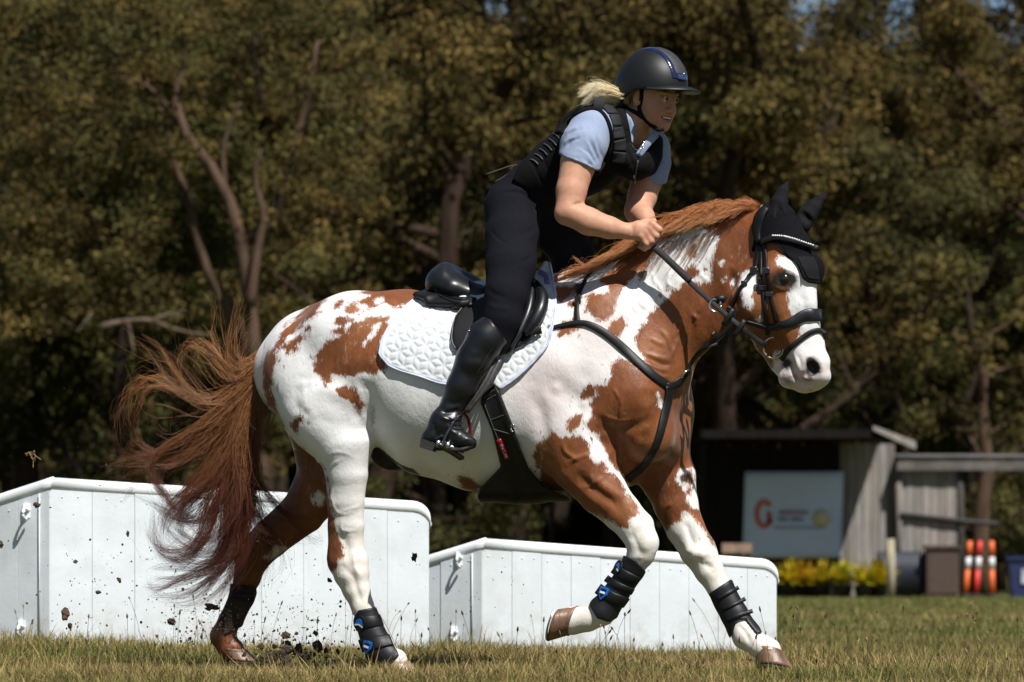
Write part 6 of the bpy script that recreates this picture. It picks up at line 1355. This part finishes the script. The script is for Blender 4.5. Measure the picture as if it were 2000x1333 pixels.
V = sculpt(V, NN, [([(1000, 470), (1005, 530), (1000, 590), (985, 640)], 2, 1.2), ([(955, 445), (975, 468), (1000, 478)], 2.2, -1.6), ([(975, 378), (1010, 375), (1040, 390), (1052, 420)], 4, -3), ([(1030, 372), (1042, 394), (1050, 420)], 7, -5), ([(1048, 440), (1030, 455), (1006, 462)], 4, -1.6), ([(1044, 500), (1030, 508), (1012, 512)], 4, -1.5),
                   ([(950, 560), (965, 575), (990, 582)], 5, -1.8), ([(948, 590), (965, 600), (1000, 604)], 5, 1.5), ([(965, 380), (990, 372), (1030, 372)], 5, 2)])
add('breeches', new_mesh('breeches', V, Q), mk('charcoal_breeches', (.0065, .0068, .010), .9, .12, 50, .3, 900, spec=.10, sheen=.0, bdist=.0008), RID); BRB = bvh_of(V, Q)
# tall boots
def boot(sx, shaft, foot, near_):
    B = Body(); B.chain([P(*a) for a, r in shaft], [(r[0] * PX, r[1] * PX) for a, r in shaft], k=.015); B.chain([P(*a) for a, r in foot], [(r[0] * PX, r[1] * PX) for a, r in foot], k=.015, k0=.03); return B
LB = boot(0, [((966, 648, -.40), (36, 36)), ((950, 662, -.405), (36, 37)), ((926, 702, -.40), (34, 34)), ((903, 755, -.385), (29, 30)), ((884, 797, -.375), (23, 23)), ((872, 822, -.375), (24, 25))],
         [((868, 822, -.375), (22, 24)), ((850, 848, -.375), (19, 19))], True)
LB.chain([P(866, 826, -.378), P(884, 850, -.385), P(908, 862, -.395), P(919, 866, -.40)], [px(22, 24), px(20, 20), px(20, 15), px(17, 12)], k=.015, k0=.03)
LB.ell(P(840, 856, -.375), px(17, 17, 14), .02)
TOPC = [(900, 600), (934, 606), (944, 606), (956, 622), (985, 660), (1010, 690), (960, 900), (780, 900)]
lo, hi = pbb([(805, 600), (1010, 890)], -.52, -.28)
V, Q = shell(LB, 0.0, region_fast(TOPC), lo, hi, .0042, it=2); NN = vnorm(V, Q)
V = sculpt(V, NN, [([(858, 800), (875, 806), (902, 800)], 5, -4), ([(856, 812), (878, 820), (900, 812)], 4, 3), ([(866, 782), (886, 790), (908, 784)], 6, -2), ([(872, 826), (882, 842), (898, 850)], 4, 2.2), ([(846, 822), (850, 846)], 3, -2), ([(905, 858), (918, 858), (926, 862)], 4, 1.4), ([(900, 690), (925, 700), (950, 698)], 9, -1.6), ([(890, 720), (915, 735), (935, 730)], 9, -1.6), ([(972, 668), (935, 730), (908, 790)], 2, -1.6)])
BOT = add('riding_boot', new_mesh('boot_near', V, Q), LEATHER_S, RID, 'tall black leather riding boot in the stirrup'); BTB = bvh_of(V, Q)
sole = [P(826, 873, -.375), P(850, 880, -.375), P(872, 880, -.38), P(900, 883, -.39), P(926, 874, -.40)]
v_, f_ = strap(spline(sole, 24), np.tile((0, 0, 1.0), (24, 1)), np.interp(np.linspace(0, 1, 24), [0, .25, .5, .8, 1], [28, 32, 30, 42, 26]) * PX, .016); add('sole', new_mesh('sole', v_, f_), mk('rubber_sole', (.009, .0085, .008), .7, .3, 60, .4, 200), BOT)
add('heel', new_mesh('heel', *box8([P(x, y, -.375 + d) for x, y, d in ((819, 874, -.033), (822, 856, -.033), (819, 874, .033), (822, 856, .033), (852, 884, -.033), (850, 866, -.033), (852, 884, .033), (850, 866, .033))]), False), mk('rubber_sole', (.02, .02, .02)), BOT)
add('top_edge', new_mesh('te', *tube_on(BTB, [(936, 609), (945, 609), (957, 625), (970, 643), (983, 659)], .0025, 20, lift=.001)), LEATHER, BOT)
add('snap', new_mesh('snap', *sphere(np.array(cast(BTB, 916, 647)[0]), .006)), mk('snap_blue_steel', (.25, .25, .42), .25, metal=1), BOT)
for y_ in (818, 828, 838): add('lace', new_mesh('lace', *tube_on(BTB, [(876 + (y_ - 818) * .4, y_ - 2), (888 + (y_ - 818) * .4, y_ + 3), (898 + (y_ - 818) * .4, y_ - 1)], .003, 8, lift=.002)), LEATHER_S, BOT)
FB = boot(0, [((1060, 660, .30), (36, 36)), ((1030, 720, .33), (34, 34)), ((1000, 790, .33), (26, 26)), ((985, 820, .33), (22, 22))], [((985, 820, .33), (22, 24)), ((1030, 862, .33), (17, 14))], False)
lo, hi = FB.bounds(.02); F, ax = FB.field(lo, hi, .008); V, Q = nets(F, np.array([q[0] for q in ax]), .008); add('riding_boot', new_mesh('boot_far', relax(V, Q, 1), Q), LEATHER_S, RID)
# polo shirt
SH = Body(); SH.p = [q for q in K.p if q[0] == 'seg' and False]
SH.chain([P(1228, 246, -.165), P(1190, 275, -.145), P(1130, 310, -.11), P(1060, 345, -.06)], [(.10, .07), (.165, .105), (.155, .11), (.14, .095)], k=.03, lat=SL)
SH.chain([P(1186, 248, -.22), P(1154, 256, -.285), P(1140, 284, -.325), P(1131, 318, -.35), P(1126, 345, -.37)], [.075, px(41, 41), px(44, 44), px(39, 40), px(38, 39)], k=.02, k0=.03)
SH.chain([P(1240, 266, -.12), P(1272, 288, -.045), P(1274, 318, -.035), P(1268, 350, -.05), P(1265, 372, -.06)], [.07, px(34, 34), px(35, 35), px(32, 33), px(32, 33)], k=.02, k0=.03)
SHP = [(1060, 370), (1085, 270), (1090, 300), (1104, 308), (1130, 317), (1168, 335), (1190, 345), (1215, 372), (1250, 357), (1290, 362), (1330, 350), (1330, 230), (1260, 225), (1100, 180), (1040, 280)]
lo, hi = pbb([(1040, 190), (1330, 380)], -.50, .10)
V, Q = shell(SH, 0.0, region_fast(SHP), lo, hi, .0052, it=2); NN = vnorm(V, Q)
FOLD = []
for a, b, c in [((1166, 325), (1150, 300), (1130, 290)), ((1172, 322), (1160, 295), (1150, 272)), ((1178, 316), (1170, 290), (1164, 262)), ((1162, 330), (1140, 312), (1114, 304)), ((1106, 290), (1116, 276), (1136, 268)), ((1106, 268), (1120, 256), (1140, 250))]: FOLD += [([a, b, c], 3.4, -2.8), ([(a[0] - 5, a[1] - 3), (b[0] - 6, b[1] - 2), (c[0] - 5, c[1])], 3.4, 2.2)]
for a, b in [((1300, 300), (1282, 318)), ((1302, 312), (1284, 330)), ((1300, 324), (1284, 340))]: FOLD += [([a, b], 3, 2.6)]
FOLD += [([(1102, 301), (1130, 311), (1167, 328)], 1.6, -1.4), ([(1252, 352), (1288, 356)], 1.6, -1.2)]
V = sculpt(V, NN, FOLD)
SHIRTM = mk('pale_blue_jersey', (.235, .285, .40), .8, .05, 60, .3, 900, spec=.25, sheen=.1, bdist=.0007)
SHO = add('polo_shirt', new_mesh('shirt', V, Q), SHIRTM, RID); SHV, SHQ = V, Q
NK = Body(); NK.chain([Lc(-.03, 0, -.075), P(1243, 240, -.18), P(1232, 268, -.165)], [.060, .064, .085], k=.02)
COLP = [(1208, 205), (1222, 208), (1232, 228), (1240, 250), (1236, 282), (1226, 300), (1205, 270), (1200, 230)]
lo, hi = pbb([(1195, 195), (1310, 320)], -.36, .02)
V, Q = shell(NK, .010, region_fast(COLP), lo, hi, .004, it=1); add('collar', new_mesh('collar', V, Q), SHIRTM, SHO)
COLQ = [(1262, 276), (1284, 258), (1292, 266), (1270, 296), (1250, 312), (1246, 300)]
lc_ = [P(1246, 306, -.262), P(1262, 284, -.262), P(1282, 262, -.25)]
v_, f_ = strap(spline(lc_, 10), np.tile((.35, -.9, .3), (10, 1)), 14 * PX, .006); add('placket', new_mesh('placket', v_, f_), SHIRTM, SHO)
a = [P(1233, 282, -.270), P(1240, 291, -.285), P(1246, 293, -.29), P(1254, 286, -.285), P(1260, 276, -.272)]
add('necklace', new_mesh('neckl', *tube(spline(a, 24), .0013, 5)), mk('silver', (.8, .8, .8), .2, metal=1), RID)
ln_ = add('pendant', new_mesh('pend', *tube(P(1254, 288, -.288) + np.stack([np.cos(np.linspace(0, 6.28, 14)) * 3 * PX, 0 * np.linspace(0, 6.28, 14), np.sin(np.linspace(0, 6.28, 14)) * 3 * PX], 1), .0012, 5)), mk('silver', (.8, .8, .8)), RID)
# body protector
VE = Body()
VE.chain([P(1226, 250, -.165), P(1190, 278, -.145), P(1130, 314, -.11), P(1062, 350, -.06), P(1030, 374, -.045)], [(.11, .085), (.172, .125), (.172, .132), (.168, .122), (.170, .112)], k=.03, lat=SL)
VE.ell(P(1240, 318, -.21), px(34, 38, 34), .05); VE.ell(P(1262, 310, -.11), px(28, 38, 34), .05); VE.ell(P(1275, 288, -.10), px(20, 34, 36), .04)
VEP = [(1000, 352), (1012, 325), (1058, 272), (1092, 238), (1122, 210), (1165, 198), (1210, 200), (1222, 214), (1230, 250), (1238, 288), (1246, 312), (1266, 292), (1286, 262), (1296, 270), (1294, 310), (1280, 340), (1225, 388), (1178, 420), (1100, 440), (1050, 425), (1030, 372)]
lo, hi = pbb(VEP, -.42, .16)
V, Q = shell(VE, .004, region_fast(VEP), lo, hi, .006, it=2); NN = vnorm(V, Q)
VST = []
for k in range(9):
    x0 = 1060 + 22 * k; VST.append(([(x0 - 30, 300 - k * 6), (x0 + 20, 400 - k * 4)], 3, -1.4))
for k in range(5): VST.append(([(1050, 410 - k * 28), (1150, 380 - k * 28), (1270, 330 - k * 20)], 3, -1.2))
V = sculpt(V, NN, VST)
VESTM = mk('black_vest_fabric', (.004, .004, .005), .85, .2, 60, .35, 600, spec=.15, bdist=.0012)
VEO = add('body_protector', new_mesh('vest', V, Q), VESTM, RID); VB = BVHTree.FromPolygons(np.vstack([V, SHV]).tolist(), np.vstack([Q, SHQ + len(V)]).tolist()); VOB = bvh_of(V, Q)
ps = spline([(1158, 206), (1180, 208), (1198, 228), (1206, 258), (1210, 290), (1208, 318)], 60); last = None
for k in range(6):
    seg_ = ps[k * 10:(k + 1) * 10]
    v_, f_ = strap_on(VB, seg_, 26 * PX, .009, 8, .003); add('shoulder_pad', new_mesh('spad', v_, f_), mk('vest_webbing', (.009, .010, .013), .65, .3, 200, .6, 500, spec=.4), VEO)
add('armhole_edge', new_mesh('ah', *tube_on(VB, [(1100, 262), (1112, 238), (1134, 220), (1160, 214), (1178, 224), (1190, 250), (1193, 282), (1184, 310), (1168, 334)], 4.5 * PX, 40, lift=.004)), VESTM, VEO)
v_, f_ = strap_on(VB, [(1092, 262), (1104, 236), (1130, 216), (1164, 206)], 16 * PX, .012, 24, .002); add('back_yoke', new_mesh('yoke', v_, f_), VESTM, VEO)
for k in range(7):
    a = (1036 + k * 9, 312 - k * 10); b = (1052 + k * 9, 322 - k * 9); lp = tube_on(VOB, [a, ((a[0] + b[0]) / 2, (a[1] + b[1]) / 2 - 3), b], .0028, 8, lift=.004); add('lace', new_mesh('vl', *lp), mk('lace_grey', (.05, .05, .055), .5), VEO)
for pts in ([(1026, 322), (1000, 324), (975, 332), (949, 341)], [(1022, 328), (1004, 332), (985, 345), (966, 356)], [(1030, 320), (1040, 340), (1050, 360)]): add('lace_end', new_mesh('le', *tube(spline([P(x, y, -.12) for x, y in pts], 14), .0026, 6)), mk('lace_grey', (.05, .05, .05)), VEO)
add('zip', new_mesh('zip', *tube_on(VOB, [(1246, 314), (1242, 335), (1238, 362)], .003, 10, lift=.002)), mk('lace_grey', (.05, .05, .05)), VEO)
v_, f_ = strap_on(VOB, [(1238, 342), (1240, 352), (1240, 359)], 3 * PX, .003, 6); add('zip_tag', new_mesh('ztag', v_, f_), mk('pale_tag', (.25, .26, .34), .5), VEO)
# helmet
HO = empty('helmet', Lc(0, 0, .0), 'matt black riding helmet with navy gloss stripe and visor on the rider', 'helmet')
HE = Body(); HE.ell(Lc(-.006, 0, .040), np.array((.158, .128, .152)), .02, HA); HE.ell(Lc(-.05, 0, -.01), np.array((.108, .112, .12)), .04, HA)
HEP = [(1180, 60), (1370, 60), (1370, 168), (1345, 174), (1310, 173), (1280, 173), (1262, 173), (1244, 176), (1228, 184), (1218, 198), (1214, 222), (1195, 216), (1180, 180)]
lo, hi = HE.bounds(.02)
V, Q = shell(HE, 0.0, region_fast(HEP), lo, hi, .004, it=2)
MATTE = mk('matt_black_shell', (.006, .0062, .007), .5, .1, 40, .15, 800, spec=.4, bdist=.0005)
add('shell', new_mesh('hshell', V, Q), MATTE, HO); HEB = bvh_of(V, Q)
def loc_region(fn):
    def f(gx, gy, ax_):
        X = ax_[0][:, None, None] - O[0]; Y = ax_[1][None, :, None] - O[1]; Z = ax_[2][None, None, :] - O[2]
        return fn(X * fv[0] + Y * fv[1] + Z * fv[2], X * lv[0] + Y * lv[1] + Z * lv[2], X * uv[0] + Y * uv[1] + Z * uv[2])
    return f
NAVY = mk('navy_gloss', (.006, .011, .045), .12, .1, 10, coat=.5, spec=.6)
V, Q = shell(HE, .004, loc_region(lambda f, l, u: np.maximum(np.abs(l) - (.052 - .18 * np.maximum(-f - .02, 0)), np.maximum(.085 - u, -.135 - f))), lo, hi, .004, it=2); add('stripe', new_mesh('hst', V, Q), NAVY, HO)
V, Q = shell(HE, .0065, loc_region(lambda f, l, u: np.maximum(np.abs(l) - .036, np.maximum(.105 - u, -.005 - f))), lo, hi, .004, it=2); add('mesh_panel', new_mesh('hmp', V, Q), mk('sparkle_mesh', (.03, .03, .035), .45, .6, 400, .8, 420, bdist=.003), HO)
V, Q = shell(HE, .0085, loc_region(lambda f, l, u: np.maximum(np.abs(l) - .028, np.maximum(.084 - u, np.maximum(u - .106, -f)))), lo, hi, .0036, it=1); bdg = add('badge', new_mesh('hb', V, Q), mk('navy_badge', (.03, .045, .14), .1, .2, 20, coat=.6), HO)
hp, hn = cast(HEB, 1331, 147); c = np.array(hp) + np.array(hn) * .012; add('emblem', new_mesh('hemb', *sphere(c, np.array((.006, .004, .006)))), STEEL, bdg)
th = np.linspace(-1.15, 1.15, 30); rows = []
for dz, k1 in ((0, 0), (.004, .5), (0, 1), (-.006, 1), (-.006, 0)):
    ext = (.066 * np.cos(th) ** .8 + .004) * k1
    rows.append(np.array([Lc(0, 0, 0) + fv * ((.147 + e) * math.cos(t)) + lv * ((.122 + e * .8) * math.sin(t)) + uv * (.061 + dz - .12 * e - .03 * math.sin(t) ** 2) for t, e in zip(th, ext)]))
V = np.concatenate(rows); n_ = 30; i = np.arange(5)[:, None]; j = np.arange(n_ - 1)[None]; i2 = (i + 1) % 5
Qv = np.stack([i * n_ + j, i * n_ + j + 1, i2 * n_ + j + 1, i2 * n_ + j], -1).reshape(-1, 4)
add('visor', new_mesh('visor', V, Qv), MATTE, HO)
def hs(name, pts, wd): S_on(name, pts, wd, HO, .004, 16, .002, mat=CLOTHB, bvh=SKB)
hs('chin_strap', [(1253, 176), (1252, 195), (1249, 212), (1256, 228), (1268, 242), (1282, 249)], 8)
hs('chin_strap', [(1216, 206), (1228, 214), (1244, 222), (1256, 230)], 8)
add('chin_pad', new_mesh('cpad', *tube([P(1276, 248, -.285), P(1286, 254, -.295), P(1297, 253, -.30)], .008, 8)), CLOTHB, HO)
add('chin_buckle', new_mesh('cbk', *sphere(np.array(cast(SKB, 1264, 245)[0]) + np.array((0, -.004, 0)), .004)), STEEL, HO)
# stirrup
IRON = mk('dark_iron', (.10, .10, .11), .3, .2, 30, metal=.9); REDM = mk('red_anodised', (.16, .005, .010), .3, .1, 20, metal=.3)
STO = empty('stirrup', P(905, 890, -.39), 'red and grey safety stirrup under the rider\'s boot', 'stirrup')
add('outer_branch', new_mesh('ob', *tube(spline([P(903, 808, -.39), P(890, 818, -.42), P(878, 838, -.435), P(868, 858, -.44), P(866, 872, -.44)], 20), .0068, 8)), IRON, STO)
add('inner_branch', new_mesh('ib', *tube(spline([P(906, 806, -.385), P(914, 818, -.365), P(918, 838, -.35), P(917, 856, -.345), P(912, 880, -.345)], 20), .0065, 8)), REDM, STO)
add('eye_piece', new_mesh('ep', *sphere(P(905, 806, -.388), np.array((.013, .011, .010)))), REDM, STO)
td = [P(856, 866, -.445), P(882, 880, -.40), P(902, 893, -.35)]
v_, f_ = strap(spline(td, 12), np.tile((0, -.35, -.94), (12, 1)), 12 * PX, .014); add('tread', new_mesh('tread', v_, f_), IRON, STO)
add('tread_plate', new_mesh('tp', *merge([boxv(P(852, 871, -.45), P(860, 861, -.41)), boxv(P(870, 876, -.445), P(879, 864, -.40)), tube([P(880, 872, -.42), P(904, 884, -.36)], .007, 6)])), mk('bright_alloy', (.65, .66, .68), .3, metal=1), STO)
for dx in (0, 8): 
    pl = spline([P(970 + dx, 702, -.40), P(942 + dx, 755, -.425), P(908 + dx * .6, 806, -.40)], 16); v_, f_ = strap(pl, np.tile((.4, -.9, .1), (16, 1)), 7 * PX, .005); add('stirrup_leather', new_mesh('sl', v_, f_), mk('worn_leather', (.06, .055, .052), .4, .3, 60), STO)
# ================================================================== earth thrown up by the hooves
r = np.random.default_rng(123)
def clod(c, rad, seed):
    rr = np.random.default_rng(seed); V, F_ = sphere0(np.zeros(3), 1.0, 10, 7); nrm = V / (np.linalg.norm(V, axis=1, keepdims=True) + 1e-9)
    k = 1 + .28 * np.sin(nrm @ rr.normal(0, 2.6, 3) + 1) + .22 * np.sin(nrm @ rr.normal(0, 5, 3)) + rr.normal(0, .10, len(V)); return V * k[:, None] * np.asarray(rad) + c, F_
CL = [(128, 1202, 9, 15, 'largest clod of earth in front of the tall jump box\'s corner'), (137, 1222, 6, 6, 'small clod hanging just below the largest one'), (72, 988, 8, 7, 'brown clod by the hook on the jump box\'s left end'), (147, 1097, 5, 5, 'dark clod left of the tail, upper one'), (233, 1133, 6, 6, 'round dark clod left of the tail, lower one'), (192, 1158, 9, 4, 'flat sliver of earth left of the tail'), (413, 1186, 20, 9, 'big wedge of turf by the far hind leg'), (335, 1214, 9, 8, 'brown clod above the grass behind the far hind leg'),
      (643, 1134, 6, 5, 'dark clod beside the near hind hock'), (617, 1237, 7, 6, 'dark clod just above the grass between hind legs'), (583, 1270, 9, 15, 'tall clod rising out of the grass between hind legs'), (558, 1242, 12, 8, 'clod cluster on the grass between hind legs, upper'), (600, 1282, 8, 10, 'clod low in the grass between hind legs'), (809, 1089, 7, 10, 'black splinter in front of the tall jump box\'s right end'), (540, 1275, 10, 7, 'clod low in the grass behind the far hind hoof'), (250, 1043, 5, 6, 'dark clod just left of the tail tips'), (0, 1064, 7, 8, 'clod at the left picture edge')]
for k, (a, b, rx, rz, lb) in enumerate(CL):
    y = r.uniform(.1, .5); c = P(a, b, y); V, F_ = clod(c, np.array((rx, (rx + rz) * .45, rz)) * PX * .78, 900 + k)
    add('clod', new_mesh('clod', V, F_, False), DIRT if k % 3 else mk('brown_soil', (.075, .042, .024), .95, .4, 60, .6, 200), None, lb, 'earth clod', 'clods of earth thrown up by the hooves')
Vs = []
def spray(n, cx, cy, sx, sy, r0, r1, y0=-.1, y1=.6):
    for _ in range(n):
        a, b = cx + r.normal(0, sx), cy - abs(r.normal(0, sy)) + r.normal(0, 6)
        if b > 1312: continue
        V, F_ = sphere0(np.zeros(3), 1.0, 5, 4); V = V * (1 + r.normal(0, .25, (len(V), 1))) * (r.uniform(.5, 1.5, 3) * (r0 + (r1 - r0) * r.uniform() ** 3) * PX) + P(a, b, r.uniform(y0, y1)); Vs.append((V, F_))
spray(300, 590, 1290, 55, 62, .6, 3.2); spray(160, 600, 1240, 80, 90, .5, 1.8); spray(240, 200, 1230, 90, 130, .4, 2.0); spray(420, 395, 1255, 55, 60, .4, 2.4); spray(70, 900, 1200, 90, 100, .6, 1.8); spray(60, 300, 900, 200, 100, .5, 1.1); spray(160, 560, 1296, 40, 22, 1.5, 7)
spray(500, 430, 1275, 38, 45, .3, 1.5)
V, F_ = merge(Vs); add('soil_spray', new_mesh('spray', V, F_, False), DIRT, None, 'fine crumbs of dark soil flying behind the hooves', 'soil', kind='stuff')
tf = empty('grass_tuft', P(70, 895, .3), 'torn tuft of dry grass flying above the tall jump box', 'grass tuft')
for k in range(9):
    a0 = (62 + r.uniform(-8, 8), 885 + r.uniform(-6, 6)); e = (a0[0] + r.uniform(-15, 32), a0[1] + r.uniform(-4, 30)); mid = ((a0[0] + e[0]) / 2 + r.uniform(-5, 5), (a0[1] + e[1]) / 2 + r.uniform(-6, 4)); add('stem', new_mesh('stem', *tube(spline([P(*a0, .3), P(*mid, .3 + r.uniform(-.02, .02)), P(*e, .3)], 8), .0022, 4)), mk('dry_stem', (.20, .13, .05), .8), tf)
